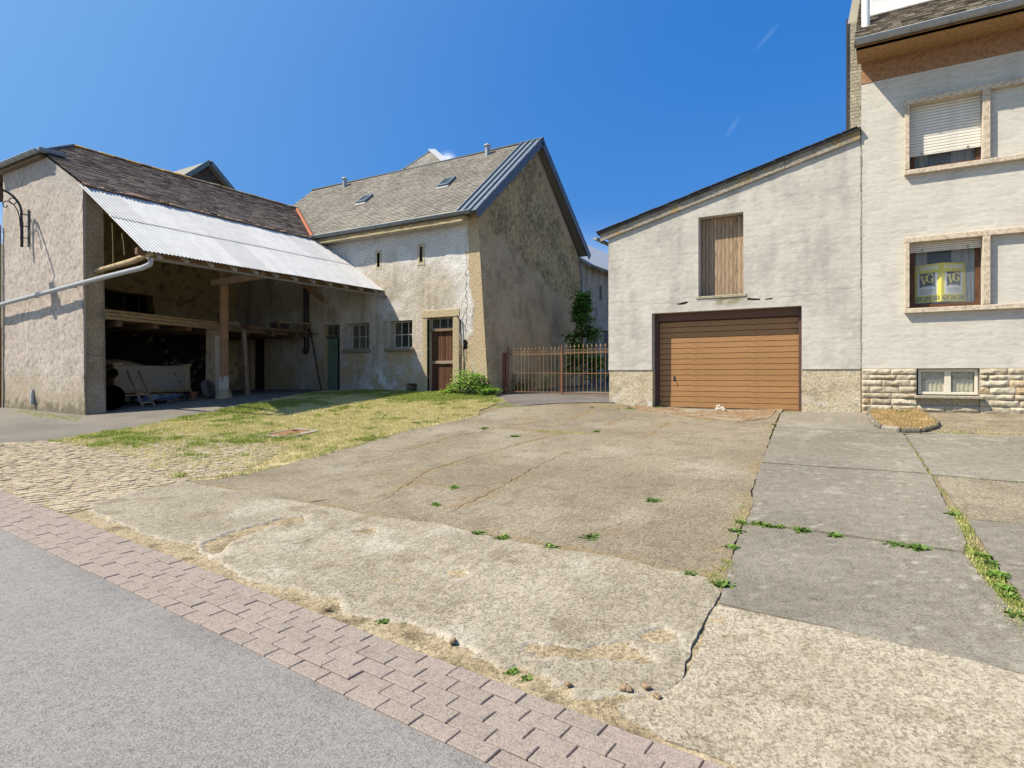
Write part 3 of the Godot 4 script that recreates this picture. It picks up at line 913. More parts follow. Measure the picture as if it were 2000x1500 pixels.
# a worn paving stone: rounded top, rough outline
func sett(l: float, w: float, col: Color) -> MB:
	var mb := MB.new()
	var ring := []
	for k in 3:
		var r := []
		for i in 8:
			var a := TAU * (i + 0.5) / 8.0
			var p := Vector2(cos(a), sin(a))
			p = p / maxf(absf(p.x), absf(p.y)) if i % 2 == 0 else p / maxf(absf(p.x), absf(p.y))
			p *= Vector2(l * 0.5, w * 0.5) * [1.0, 0.98, 0.86][k] * rng.randf_range(0.95, 1.0)
			r.append(Vector3(p.x, [-0.04, 0.012, 0.018][k] + rng.randf_range(-0.002, 0.002), p.y))
		ring.append(r)
	for k in 2:
		for i in 8:
			mb.quad(ring[k][(i + 1) % 8], ring[k][i], ring[k + 1][i], ring[k + 1][(i + 1) % 8], col)
	for i in 8:
		mb.tri(Vector3(0, 0.02, 0), ring[2][(i + 1) % 8], ring[2][i], col)
	return mb

# ---------- building pieces ----------
const VG := 14.07   # facade of garage and house
const VB := 14.48   # front of the barn
const VS := 7.33    # street wall of the cart shed
func vmap(v: float) -> Callable:
	return func(p: Vector2) -> Vector3: return Vector3(p.x, p.y, -v)
func no_disp(_w) -> float:
	return 0.0
func flatcol(c: Color) -> Callable:
	return func(_p, _w): return c
func extrude(mb: MB, prof: Array, a: Vector3, b: Vector3, col: Color, up := Vector3.UP) -> void:
	var d := (b - a).normalized()
	var sd := d.cross(up).normalized()
	up = sd.cross(d).normalized()
	for i in prof.size() - 1:
		var p: Vector3 = sd * prof[i].x + up * prof[i].y
		var q: Vector3 = sd * prof[i + 1].x + up * prof[i + 1].y
		mb.quad(a + p, b + p, b + q, a + q, col)
func gutter(parent: Node, a: Vector3, b: Vector3, r: float, col: Color, m: Material, step := 0.6, side := 1.0) -> Node:
	var mb := MB.new()
	var prof := []
	for i in 9:
		var t := PI + PI * i / 8.0
		prof.append(Vector2(cos(t) * side, sin(t)) * r)
	if side < 0:
		prof.reverse()
	extrude(mb, prof, a, b, col)
	var inner := []
	for i in 9:
		var t := TAU - PI * i / 8.0
		inner.append(Vector2(cos(t) * side, sin(t)) * (r - 0.004))
	if side < 0:
		inner.reverse()
	extrude(mb, inner, a, b, col * 0.9)
	var sd := (b - a).normalized().cross(Vector3.UP).normalized() * side
	mb.tube([a + sd * r, b + sd * r], 0.011, 6, col)
	for e in [a, b]:
		for i in 8:
			var t0 := PI + PI * i / 8.0
			var t1 := PI + PI * (i + 1) / 8.0
			mb.tri(e, e + sd * cos(t0) * r + Vector3.UP * sin(t0) * r, e + sd * cos(t1) * r + Vector3.UP * sin(t1) * r, col)
	var g := part(parent, "gutter", mb, m)
	var k := int(a.distance_to(b) / step)
	for i in k:
		var p := a.lerp(b, (i + 0.5) / k)
		var bk := MB.new()
		var pts := []
		for j in 9:
			var t := PI + PI * j / 8.0
			pts.append(p + sd * cos(t) * (r + 0.004) + Vector3.UP * sin(t) * (r + 0.004))
		bk.tube(pts, 0.008, 5, col * 0.8)
		part(g, "bracket", bk, m)
	return g
func boards(parent: Node, called: String, s0: float, s1: float, y0: float, y1: float, v: float, count: int, c0: Color, c1: Color, m: Material, thick := 0.025) -> void:
	var w := (s1 - s0) / count
	for i in count:
		var mb := MB.new()
		var c := mix(c0, c1, rng.randf())
		mb.box(P(s0 + w * (i + 0.5), (y0 + y1) * 0.5 + rng.randfn(0, 0.002), v + thick * 0.5 + rng.randf_range(-0.003, 0.003)), Vector3(w - 0.006, y1 - y0, thick), c, Basis(), 0.004, Vector2(rng.randf() * 5, rng.randf() * 5))
		part(parent, called, mb, m)
func window(parent: Node, s0: float, s1: float, y0: float, y1: float, v: float, cols: int, rows: int, fw: float, bw: float, fc: Color, glass: Material, m: Material) -> MeshInstance3D:
	var mb := MB.new()
	for s in [s0 + fw * 0.5, s1 - fw * 0.5]:
		mb.box(P(s, (y0 + y1) * 0.5, v), Vector3(fw, y1 - y0, 0.05), fc, Basis(), 0.004)
	for y in [y0 + fw * 0.5, y1 - fw * 0.5]:
		mb.box(P((s0 + s1) * 0.5, y, v - 0.001), Vector3(s1 - s0 - fw * 2, fw, 0.048), fc, Basis(), 0.004)
	var f := part(parent, "window", mb, m)
	var a := s0 + fw
	var b := s1 - fw
	var c := y0 + fw
	var d := y1 - fw
	for i in range(1, cols):
		var x := lerpf(a, b, float(i) / cols)
		var q := MB.new()
		q.box(P(x, (c + d) * 0.5, v - 0.004), Vector3(bw, d - c, 0.03), fc)
		part(f, "glazing_bar", q, m)
	for j in range(1, rows):
		var q := MB.new()
		q.box(P((a + b) * 0.5, lerpf(c, d, float(j) / rows), v - 0.006), Vector3(b - a, bw, 0.03), fc)
		part(f, "glazing_bar", q, m)
	for i in cols:
		for j in rows:
			var q := MB.new()
			var x0 := lerpf(a, b, float(i) / cols) + bw * 0.3
			var x1 := lerpf(a, b, float(i + 1) / cols) - bw * 0.3
			var z0 := lerpf(c, d, float(j) / rows) + bw * 0.3
			var z1 := lerpf(c, d, float(j + 1) / rows) - bw * 0.3
			var tilt := rng.randfn(0, 0.0015)
			q.quad(P(x0, z0, v + 0.008), P(x1, z0, v + 0.008 + tilt), P(x1, z1, v + 0.008 - tilt), P(x0, z1, v + 0.008))
			part(f, "pane", q, glass)
	return f
# courses of slates on a slope: origin at the lower corner, along and up are unit vectors
func slates(mb: MB, o: Vector3, along: Vector3, up: Vector3, length: float, rise: float, w: float, ex: float, c0: Color, c1: Color, keep: Callable, lift := 0.012) -> void:
	var nn := along.cross(up).normalized()
	if nn.y < 0:
		nn = -nn
	var rows := int(rise / ex)
	for r in rows:
		var x := -w * (0.5 if r % 2 == 1 else 0.0) + rng.randf_range(-0.02, 0.02)
		while x < length:
			var ww := w * rng.randf_range(0.8, 1.12)
			var a := maxf(x, 0.0)
			var b := minf(x + ww - 0.004, length)
			x += ww
			if b - a < 0.03:
				continue
			var y := r * ex + rng.randf_range(-0.008, 0.008)
			var p := o + along * ((a + b) * 0.5) + up * (y + ex * 0.5)
			if not keep.call(p):
				continue
			var l0 := lift * rng.randf_range(0.9, 1.5)
			var l1 := l0 + rng.randf_range(-0.003, 0.003)
			var A := o + along * a + up * y + nn * l0
			var B := o + along * b + up * y + nn * l1
			var C := o + along * b + up * (y + ex * 1.12) + nn * 0.003
			var D := o + along * a + up * (y + ex * 1.12) + nn * 0.003
			var col := mix(c0, c1, clampf(0.5 + 0.55 * rng.randfn(0, 0.5) + 0.9 * nz("mid", p * 0.7), 0, 1))
			if (B - A).cross(C - A).dot(nn) > 0:
				mb.quad(A, B, C, D, col)
				mb.quad(A - nn * l0, B - nn * l1, B, A, col * 0.8)
			else:
				mb.quad(B, A, D, C, col)
				mb.quad(B - nn * l1, A - nn * l0, A, B, col * 0.8)
func slab3(mb: MB, a: Vector3, b: Vector3, c: Vector3, d: Vector3, t: float, col: Color) -> void:   # a-b-c-d counter-clockwise from above, t thick downwards
	var nn := (b - a).cross(c - a).normalized() * t
	mb.quad(a, b, c, d, col)
	mb.quad(d - nn, c - nn, b - nn, a - nn, col)
	mb.quad(a - nn, b - nn, b, a, col)
	mb.quad(b - nn, c - nn, c, b, col)
	mb.quad(c - nn, d - nn, d, c, col)
	mb.quad(d - nn, a - nn, a, d, col)
func plain_wall(parent: Node, called: String, a: Vector3, b: Vector3, y1: float, t: float, col: Color, m: Material) -> MeshInstance3D:
	var mb := MB.new()
	mb.bar(Vector3(a.x, (a.y + y1) * 0.5, a.z), Vector3(b.x, (a.y + y1) * 0.5, b.z), t, y1 - a.y, col)
	return part(parent, called, mb, m)
func on_plane(px: float, py: float, y0: float, v0: float, k: float) -> Vector3:   # slope y = y0 + k (v - v0)
	var X := (px - CX) / F
	var dv := SA * X + CA
	var hy := (HY - py) / F
	var t := (y0 - k * v0 - EYE) / (hy - k * dv)
	return Vector3(t * (X * CA - SA), EYE + t * hy, -t * dv)

# ---------- garage ----------
func garage() -> void:
	var t := thing("garage", "low rendered garage with brown up-and-over door and boarded loft hatch", "garage", P(-3.2, 0.87, VG))
	var S0 := -5.86
	var S1 := -0.545
	var dirty := func(p: Vector2, w: Vector3) -> Color:
		var c := mix(Color(0.57, 0.54, 0.49), Color(0.5, 0.475, 0.43), 0.5 + nz("mid", w * 0.8))
		var st: float = N.streak.get_noise_2d(p.x * 2.6, p.y * 0.35) + 0.5 * nz("mid", w * 1.3)
		c = mix(c, Color(0.335, 0.32, 0.29), sm(0.0, 0.8, 0.45 * st + 0.75 * nz("big", w * 2.6) + 0.3 * nz("grit", w) + 0.2) * 0.62)
		c = mix(c, Color(0.6, 0.57, 0.52), sm(0.1, 0.5, nz("grit", w * 0.7)) * 0.4)
		# algae under the hatch sill, grey wash at the foot of the left end
		var al := exp(-pow((p.x + 3.1) / 0.35, 2.0)) * exp(-pow((p.y - 3.24) / 0.1, 2.0))
		c = mix(c, Color(0.24, 0.21, 0.12), clampf(al * (1.1 + 1.8 * nz("fine", w)), 0, 0.9))
		return mix(c, Color(0.4, 0.38, 0.34), sm(0.05, 0.4, N.streak.get_noise_2d(p.x * 0.8, p.y * 2.4)) * sm(2.4, 1.75, p.y) * sm(-4.6, -5.2, p.x) * 0.8)
	var cr := [crack(vpoly([1190, 588, 1240, 590, 1290, 592, 1322, 592], VG), 0.008, 1.0, 0.02), crack(vpoly([1345, 590, 1380, 588, 1420, 584, 1460, 582], VG), 0.008, 2.0, 0.02), crack(vpoly([1507, 583, 1560, 577, 1600, 574, 1640, 566, 1684, 556], VG), 0.006, 3.0, 0.03),
		roughen(vpoly([1319, 594, 1332, 591, 1340, 589, 1345, 591, 1336, 595, 1326, 595.5], VG), 0.03, 0.01, 1.0, 9.0), roughen(vpoly([1461, 581, 1466, 582.5, 1486, 583.5, 1484, 586.5, 1466, 586, 1459, 587], VG), 0.03, 0.01, 2.0, 9.0), roughen(vpoly([1490, 584, 1500, 583, 1511, 581.5, 1508, 584, 1498, 586], VG), 0.03, 0.006, 2.0, 9.0)]
	var holes := [rect(Vector2(-3.71, 3.355), Vector2(-2.75, 5.12))]
	wall(t, "wall", PackedVector2Array([Vector2(S0, 1.725), Vector2(-4.78, 1.725), Vector2(-4.78, 3.035), Vector2(-1.604, 3.035), Vector2(-1.604, 1.725), Vector2(S1, 1.725), Vector2(S1, 6.28), Vector2(S0, 4.9)]), holes, cr, 0.05, vmap(VG), Vector3.BACK, func(w): return 0.007 * nz("mid", w * 0.7) + 0.0025 * nz("fine", w), dirty, M.brushed, 0.38)
	var pc := func(p: Vector2, w: Vector3) -> Color:
		var c := mix(Color(0.54, 0.46, 0.325), Color(0.64, 0.57, 0.43), 0.5 + nz("mid", w * 1.2))
		c = mix(c, Color(0.39, 0.34, 0.235), sm(0.0, 0.5, nz("fine", w * 0.5) + 0.3 * nz("mid", w)) * 0.7)
		return mix(c, Color(0.66, 0.63, 0.57), sm(0.1, 0.4, nz("fine", w * 0.8 + Vector3(0, 3, 0))) * sm(1.25, 0.95, p.y))
	for sp in [[S0 + 0.01, -4.77], [-1.612, S1]]:
		wall(t, "plinth", rect(Vector2(sp[0], 0.4), Vector2(sp[1], 1.722)), [], [], 0.045, vmap(VG + 0.018), Vector3.BACK, func(w): return 0.008 * nz("mid", w) + 0.006 * nz("fine", w), pc, M.plaster, 0.32)
	# sill of the hatch
	var mb := MB.new()
	mb.box(P(-3.22, 3.325, VG + 0.1), Vector3(1.08, 0.06, 0.24), Color(0.42, 0.38, 0.28), Basis(), 0.01)
	part(t, "sill", mb, M.stone)
	mb = MB.new()
	mb.box(P(-3.23, 4.24, VG + 0.32), Vector3(1.0, 1.8, 0.03), Color(0.05, 0.04, 0.03))
	var hatch := part(t, "loft_hatch", mb, M.wood)
	boards(hatch, "board", -3.70, -2.76, 3.36, 5.11, VG + 0.25, 11, Color(0.35, 0.245, 0.16), Color(0.44, 0.32, 0.215), M.painted_wood)
	# door: steel frame, fixed top panel, sixteen ribs
	var fr := Color(0.1, 0.055, 0.045)
	mb = MB.new()
	mb.box(P(-4.735, 1.7, VG + 0.25), Vector3(0.07, 2.66, 0.09), fr, Basis(), 0.006)
	mb.box(P(-1.645, 1.7, VG + 0.22), Vector3(0.07, 2.66, 0.12), fr, Basis(), 0.006)
	mb.box(P(-3.19, 2.945, VG + 0.25), Vector3(3.02, 0.175, 0.06), Color(0.13, 0.07, 0.045), Basis(), 0.004)
	part(t, "door_frame", mb, M.paint)
	mb = MB.new()
	mb.box(P(-3.19, 1.85, VG + 0.335), Vector3(3.02, 2.1, 0.02), Color(0.1, 0.055, 0.03))
	var door := part(t, "garage_door", mb, M.paint)
	for i in 16:
		var q := MB.new()
		q.box(P(-3.19, 0.86 + 0.1235 * (i + 0.5), VG + 0.312), Vector3(3.018, 0.1135, 0.03), mix(Color(0.33, 0.178, 0.078), Color(0.365, 0.198, 0.09), rng.randf()), Basis(), 0.005)
		part(door, "panel", q, M.paint)
	mb = MB.new()
	mb.box(P(-3.19, 0.835, VG + 0.32), Vector3(3.018, 0.05, 0.03), Color(0.05, 0.045, 0.04))
	part(door, "seal", mb, M.rubber)
	mb = MB.new()
	var hp := on_v(1317, 739, VG + 0.29)
	mb.box(hp, Vector3(0.045, 0.1, 0.012), Color(0.04, 0.04, 0.045), Basis(), 0.003)
	mb.tube([hp, hp + Vector3(0, 0, 0.05), hp + Vector3(0.0, -0.07, 0.055)], 0.009, 6, Color(0.05, 0.05, 0.055))
	part(door, "handle", mb, M.plastic)
	# threshold
	mb = MB.new()
	mb.box(P(-3.19, 0.79, VG + 0.18), Vector3(3.1, 0.08, 0.4), Color(0.36, 0.33, 0.28), Basis(), 0.01)
	part(t, "threshold", mb, M.concrete)
	# roof: lean-to rising to the house
	var k := 0.2556
	var ry := func(s: float) -> float: return 4.9 + (s + 5.86) * k
	mb = MB.new()
	slab3(mb, P(-6.12, ry.call(-6.12) + 0.21, VG - 0.1), P(S1, ry.call(S1) + 0.21, VG - 0.1), P(S1, ry.call(S1) + 0.21, 22), P(-6.12, ry.call(-6.12) + 0.21, 22), 0.05, Color(0.07, 0.068, 0.07))
	part(t, "roof", mb, M.slate)
	mb = MB.new()
	var along := Vector3(1, k, 0).normalized()
	var x := -6.14
	while x < S1 - 0.05:
		var w := minf(rng.randf_range(0.2, 0.32), S1 - x)
		mb.box(P(x + w * 0.5, ry.call(x + w * 0.5) + 0.222 + rng.randf_range(0, 0.012), VG - 0.02 + rng.randf_range(-0.012, 0.012)), Vector3(w, 0.014, 0.22), mix(Color(0.05, 0.05, 0.055), Color(0.1, 0.095, 0.09), rng.randf()), Basis(along, Vector3(-along.y, along.x, 0), Vector3.BACK))
		x += w
	part(t, "verge_slates", mb, M.slate, true)
	for i in 4:
		var q := MB.new()
		var a := lerpf(-6.05, S1, i / 4.0)
		var b := lerpf(-6.05, S1, (i + 1) / 4.0) - 0.006
		var lich := func(_p, w): return mix(mix(Color(0.3, 0.265, 0.215), Color(0.4, 0.365, 0.31), 0.5 + nz("fine", w)), Color(0.4, 0.27, 0.09), sm(0.12, 0.4, nz("mid", w * 2.0)) * 0.8)
		var o := PackedVector2Array([Vector2(a, ry.call(a) - 0.015), Vector2(b, ry.call(b) - 0.015), Vector2(b, ry.call(b) + 0.158), Vector2(a, ry.call(a) + 0.158)])
		sheet(q, o, [], 0.06, vmap(VG - 0.055), lich, Vector3.BACK)
		rim(q, o, vmap(VG - 0.055), Vector3(0, 0, -0.03), lich, true, Vector3.BACK)
		part(t, "bargeboard", q, M.plaster)
	gutter(t, P(-6.16, ry.call(-6.12) + 0.1, VG - 0.12), P(-6.16, ry.call(-6.12) + 0.1, 21.5), 0.06, Color(0.33, 0.35, 0.37), M.zinc, 0.9, -1.0)
	plain_wall(t, "side_wall", P(S0 + 0.17, 0.4, VG + 0.36), P(S0 + 0.17, 0.4, 21.8), 4.93, 0.33, Color(0.46, 0.43, 0.37), M.plaster)
	plain_wall(t, "rear_wall", P(S0, 0.4, 21.9), P(S1, 0.4, 21.9), 6.0, 0.3, Color(0.46, 0.43, 0.37), M.plaster)
	# loose stone holding the door
	var sp := gp(on_g(1406, 803), 0.0)
	mb = MB.new()
	for q in [[Vector3(0, 0.04, 0), Vector3(0.2, 0.09, 0.13), 0.2], [Vector3(-0.03, 0.1, -0.02), Vector3(0.1, 0.07, 0.08), 0.7], [Vector3(0.09, 0.03, 0.03), Vector3(0.1, 0.06, 0.08), -0.5]]:
		mb.box(sp + q[0], q[1], Color(0.55, 0.5, 0.42), Basis.from_euler(Vector3(0.15, q[2], 0.2)), 0.02)
	single("broken_stone", mb, M.stone, "pale broken stone lying against the foot of the brown garage door", "stone", sp)

# ---------- house ----------
func house() -> void:
	var t := thing("house", "cream rendered house with stone plinth, roller shutters and zinc gutter", "house", P(1.5, 0.92, VG))
	var S0 := -0.535
	var S1 := 7.5
	var wc := func(p: Vector2, w: Vector3) -> Color:
		var c := mix(Color(0.595, 0.56, 0.5), Color(0.55, 0.52, 0.465), 0.5 + nz("mid", w * 0.7) + 0.4 * nz("grit", w))
		return mix(c, Color(0.45, 0.42, 0.375), sm(0.15, 0.6, N.streak.get_noise_2d(p.x * 2.2, p.y * 0.3) + 0.4 * nz("fine", w)) * 0.35)
	# windows: [s0, s1, y0, y1]
	var up := [0.27, 1.373, 5.49, 6.715]
	var lo := [0.27, 1.373, 2.865, 4.11]
	var holes := [rect(Vector2(up[0], up[2]), Vector2(up[1], up[3])), rect(Vector2(lo[0], lo[2]), Vector2(lo[1], lo[3])), rect(Vector2(0.385, 1.0), Vector2(1.336, 1.728))]
	wall(t, "wall", PackedVector2Array([Vector2(S0, 1.73), Vector2(S1, 1.73), Vector2(S1, 7.74), Vector2(S0, 7.74)]), holes, [], 0.07, vmap(VG), Vector3.BACK, func(w): return 0.003 * nz("mid", w) + 0.0015 * nz("fine", w), wc, M.brushed, 0.34)
	# settlement joint between house and garage: filler strip with a broken spot
	var mb := MB.new()
	for i in 26:
		var y0 := 1.75 + i * 0.173
		mb.box(P(-0.54 + rng.randfn(0, 0.003), y0 + 0.085, VG - 0.002), Vector3(0.022 + rng.randf_range(-0.008, 0.01), 0.17, 0.012), mix(Color(0.3, 0.27, 0.22), Color(0.5, 0.46, 0.4), rng.randf()), Basis.from_euler(Vector3(0, 0, rng.randfn(0, 0.02))))
	part(t, "joint_filler", mb, M.plaster)
	# painted band under the eaves
	mb = MB.new()
	mb.box(P((S0 + S1) * 0.5, 7.52, VG - 0.004), Vector3(S1 - S0, 0.4, 0.012), Color(0.36, 0.2, 0.11))
	part(t, "frieze", mb, M.render)
	mb = MB.new()
	mb.box(P((S0 + S1) * 0.5 - 0.03, 7.745, 13.75), Vector3(S1 - S0 + 0.06, 0.05, 0.62), Color(0.42, 0.26, 0.13))
	mb.box(P((S0 + S1) * 0.5 - 0.03, 7.8, 13.455), Vector3(S1 - S0 + 0.06, 0.16, 0.03), Color(0.42, 0.22, 0.095))
	part(t, "soffit", mb, M.render)
	gutter(t, P(S0 - 0.06, 7.87, 13.36), P(S1, 7.87, 13.36), 0.085, Color(0.36, 0.38, 0.4), M.zinc, 0.55, 1.0)
	# roof
	var k := 0.86
	mb = MB.new()
	slab3(mb, P(S0 - 0.09, 7.84, 13.4), P(S1, 7.84, 13.4), P(S1, 7.84 + k * 4.6, 18.0), P(S0 - 0.09, 7.84 + k * 4.6, 18.0), 0.08, Color(0.12, 0.11, 0.1))
	slab3(mb, P(S1, 7.84, 22.6), P(S0 - 0.09, 7.84, 22.6), P(S0 - 0.09, 7.84 + k * 4.6, 18.0), P(S1, 7.84 + k * 4.6, 18.0), 0.08, Color(0.12, 0.11, 0.1))
	var roof := part(t, "roof", mb, M.slate)
	mb = MB.new()
	var us := Vector3(0, k, -1).normalized()
	slates(mb, P(S0 - 0.09, 7.845, 13.4), Vector3.RIGHT, us, S1 - S0 + 0.09, 3.2, 0.17, 0.085, Color(0.21, 0.175, 0.135), Color(0.38, 0.33, 0.265), func(_p): return true, 0.02)
	part(roof, "slates", mb, M.slate, true)
	# side of the roof and upper gable, hung with slates
	mb = MB.new()
	slates(mb, P(-0.8, 5.0, 14.62), Vector3.RIGHT, Vector3.UP, 0.26, 3.9, 0.1, 0.07, Color(0.33, 0.3, 0.23), Color(0.45, 0.41, 0.33), func(p): return p.y < 8.95, 0.006)
	part(t, "gable_slates", mb, M.slate, true)
	mb = MB.new()
	var gp_ := PackedVector2Array([Vector2(14.63, 0.4), Vector2(22.0, 0.4), Vector2(22.0, 8.2), Vector2(18.0, 11.6), Vector2(14.63, 8.85)])
	sheet(mb, gp_, [], 2.0, func(p): return Vector3(-0.8, p.y, -p.x), flatcol(Color(0.2, 0.19, 0.17)), Vector3.LEFT)
	rim(mb, gp_, func(p): return Vector3(-0.8, p.y, -p.x), Vector3(0.3, 0, 0), flatcol(Color(0.3, 0.27, 0.21)), true, Vector3.LEFT)
	part(t, "gable_wall", mb, M.slate)
	mb = MB.new()
	mb.box(P(-0.815, 7.0, 14.6), Vector3(0.03, 3.9, 0.05), Color(0.06, 0.06, 0.07))
	part(t, "corner_trim", mb, M.zinc)
	plain_wall(t, "side_wall", P(-0.37, 0.4, VG + 0.36), P(-0.37, 0.4, 21.9), 8.0, 0.3, Color(0.5, 0.46, 0.4), M.plaster)
	plain_wall(t, "end_wall", P(S1, 0.4, VG + 0.1), P(S1, 0.4, 22.3), 8.0, 0.3, Color(0.5, 0.46, 0.4), M.plaster)
	plain_wall(t, "rear_wall", P(S0, 0.4, 22.1), P(S1, 0.4, 22.1), 7.8, 0.3, Color(0.5, 0.46, 0.4), M.plaster)
	plain_wall(t, "floor", P(S0, 4.55, 18.0), P(S1, 4.55, 18.0), 4.75, 7.4, Color(0.4, 0.36, 0.3), M.plaster)
	plain_wall(t, "floor", P(S0, 1.78, 18.0), P(S1, 1.78, 18.0), 1.98, 7.4, Color(0.25, 0.2, 0.15), M.plaster)
	# white dormer and vent on the roof
	var dz := 14.5
	mb = MB.new()
	mb.box(P(0.35, 9.35, dz + 0.55), Vector3(1.5, 1.2, 1.1), Color(0.72, 0.72, 0.72), Basis(), 0.02)
	mb.box(P(0.35, 8.83, dz - 0.03), Vector3(1.56, 0.07, 0.1), Color(0.8, 0.8, 0.8), Basis(), 0.01)
	part(t, "dormer", mb, M.paint)
	mb = MB.new()
	mb.tube([P(-0.46, 8.35, 14.15), P(-0.46, 9.1, 14.15)], 0.075, 14, Color(0.75, 0.76, 0.78))
	part(t, "vent_pipe", mb, M.plastic)
	# stone surrounds, shared by each window and the blank panel beside it
	for e in [[up, 5.39, 6.82], [lo, 2.775, 4.205]]:
		var w: Array = e[0]
		var st := Color(0.6, 0.52, 0.415)
		mb = MB.new()
		mb.box(P(2.1, e[1] + 0.045, VG - 0.03), Vector3(3.84, 0.09, 0.14), st, Basis(), 0.008)
		var fr := part(t, "window_surround", mb, M.render)
		var q := MB.new()
		q.box(P(2.1, e[2] - 0.052, VG - 0.03), Vector3(3.84, 0.104, 0.14), st * Color(1.02, 1.0, 0.98), Basis(), 0.008)
		part(fr, "lintel", q, M.render)
		for s in [0.23, 1.432, 3.98]:
			q = MB.new()
			var ww := 0.08 if s < 1.0 else 0.115
			q.box(P(s, (e[1] + e[2]) * 0.5, VG - 0.03), Vector3(ww, e[2] - e[1] - 0.198, 0.138), st * Color(1.0, 0.98, 0.96), Basis(), 0.008)
			part(fr, "jamb", q, M.render)
	# upper window: shutter three quarters down
	shutter_window(t, up, 5.79, 17)
	shutter_window(t, lo, 3.955, 4)
	sale_sign(lo)
	# basement window
	window(t, 0.405, 0.868, 1.24, 1.715, VG + 0.1, 1, 1, 0.05, 0.03, Color(0.66, 0.6, 0.5), M.glass, M.paint)
	window(t, 0.868, 1.32, 1.24, 1.715, VG + 0.1, 1, 1, 0.05, 0.03, Color(0.66, 0.6, 0.5), M.glass, M.paint)
	for s in [0.64, 1.09]:
		mb = MB.new()
		sheet(mb, rect(Vector2(s - 0.18, 1.29), Vector2(s + 0.18, 1.66)), [], 0.02, func(p): return P(p.x, p.y, VG + 0.15 + 0.012 * sin(p.x * 90.0)), func(p, w): return mix(Color(0.55, 0.5, 0.38), Color(0.36, 0.36, 0.18), sm(-0.2, 0.4, nz("tiny", w * 0.7 + Vector3(0, p.y * 1.5, 0)))), Vector3.BACK)
		part(t, "lace_curtain", mb, M.cloth)
	mb = MB.new()
	mb.box(P(0.865, 1.195, VG - 0.02), Vector3(1.05, 0.055, 0.24), Color(0.38, 0.34, 0.28), Basis(), 0.012)
	part(t, "basement_sill", mb, M.stone)
	mb = MB.new()
	mb.box(P(0.87, 0.87, VG + 0.08), Vector3(1.02, 0.6, 0.1), Color(0.5, 0.44, 0.33))
	part(t, "apron_stone", mb, M.stone)
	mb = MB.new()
	mb.box(P(0.86, 1.4, VG + 0.6), Vector3(1.2, 0.9, 0.02), Color(0.03, 0.03, 0.03))  # near-black panel standing in for the shade inside the basement
	part(t, "cellar_dark_panel", mb, M.plain)
	# plinth of split sandstone
	mb = MB.new()
	mb.box(P(-0.075, 1.06, VG + 0.15), Vector3(0.915, 1.32, 0.28), Color(0.34, 0.29, 0.21))
	mb.box(P(4.42, 1.06, VG + 0.15), Vector3(6.16, 1.32, 0.28), Color(0.34, 0.29, 0.21))
	var pl := part(t, "plinth", mb, M.stone)
	var rows := [1.728, 1.61, 1.515, 1.388, 1.258, 1.152, 1.03, 0.905, 0.79]
	for i in rows.size() - 1:
		for span in [[S0 + 0.008, 0.383], [1.338, 4.2], [0.385, 1.336]]:
			if span[0] == 0.385 and i < 6:
				continue
			var x: float = span[0]
			var first := true
			while x < span[1] - 0.01:
				var ln := rng.randf_range(0.34, 0.52)
				if first and i % 2 == 1:
					ln *= 0.28
				first = false
				var b: float = minf(x + ln, span[1])
				if span[1] - b < 0.1:
					b = span[1]
				split_stone(pl, x + 0.004, b - 0.004, rows[i + 1] + 0.004, rows[i] - 0.004)
				x = b
func split_stone(parent: Node, s0: float, s1: float, y0: float, y1: float) -> void:
	var mb := MB.new()
	var c := mix(Color(0.5, 0.44, 0.33), Color(0.62, 0.565, 0.45), rng.randf())
	if rng.randf() < 0.18:
		c = mix(c, Color(0.6, 0.42, 0.24), 0.6)
	var sd := rng.randf() * 50.0
	var fp := func(p: Vector2) -> Vector3:
		var e := minf(minf(p.x - s0, s1 - p.x) / 0.03, minf(p.y - y0, y1 - p.y) / 0.022)
		e = clampf(e, 0, 1)
		return P(p.x, p.y, VG - 0.006 - e * (0.022 + 0.03 * N.fine.get_noise_3d(p.x * 0.8, p.y * 2.0, sd) + 0.014 * N.tiny.get_noise_3d(p.x * 0.6, p.y, sd)))
	sheet(mb, rect(Vector2(s0, y0), Vector2(s1, y1)), [], 0.028, fp, func(p, w): return mix(c, c * Color(0.7, 0.66, 0.6), sm(0.1, 0.5, N.fine.get_noise_3d(p.x, p.y * 2, sd))), Vector3.BACK)
	rim(mb, rect(Vector2(s0, y0), Vector2(s1, y1)), fp, Vector3(0, 0, -0.03), flatcol(c), true, Vector3.BACK)
	part(parent, "stone", mb, M.stone)
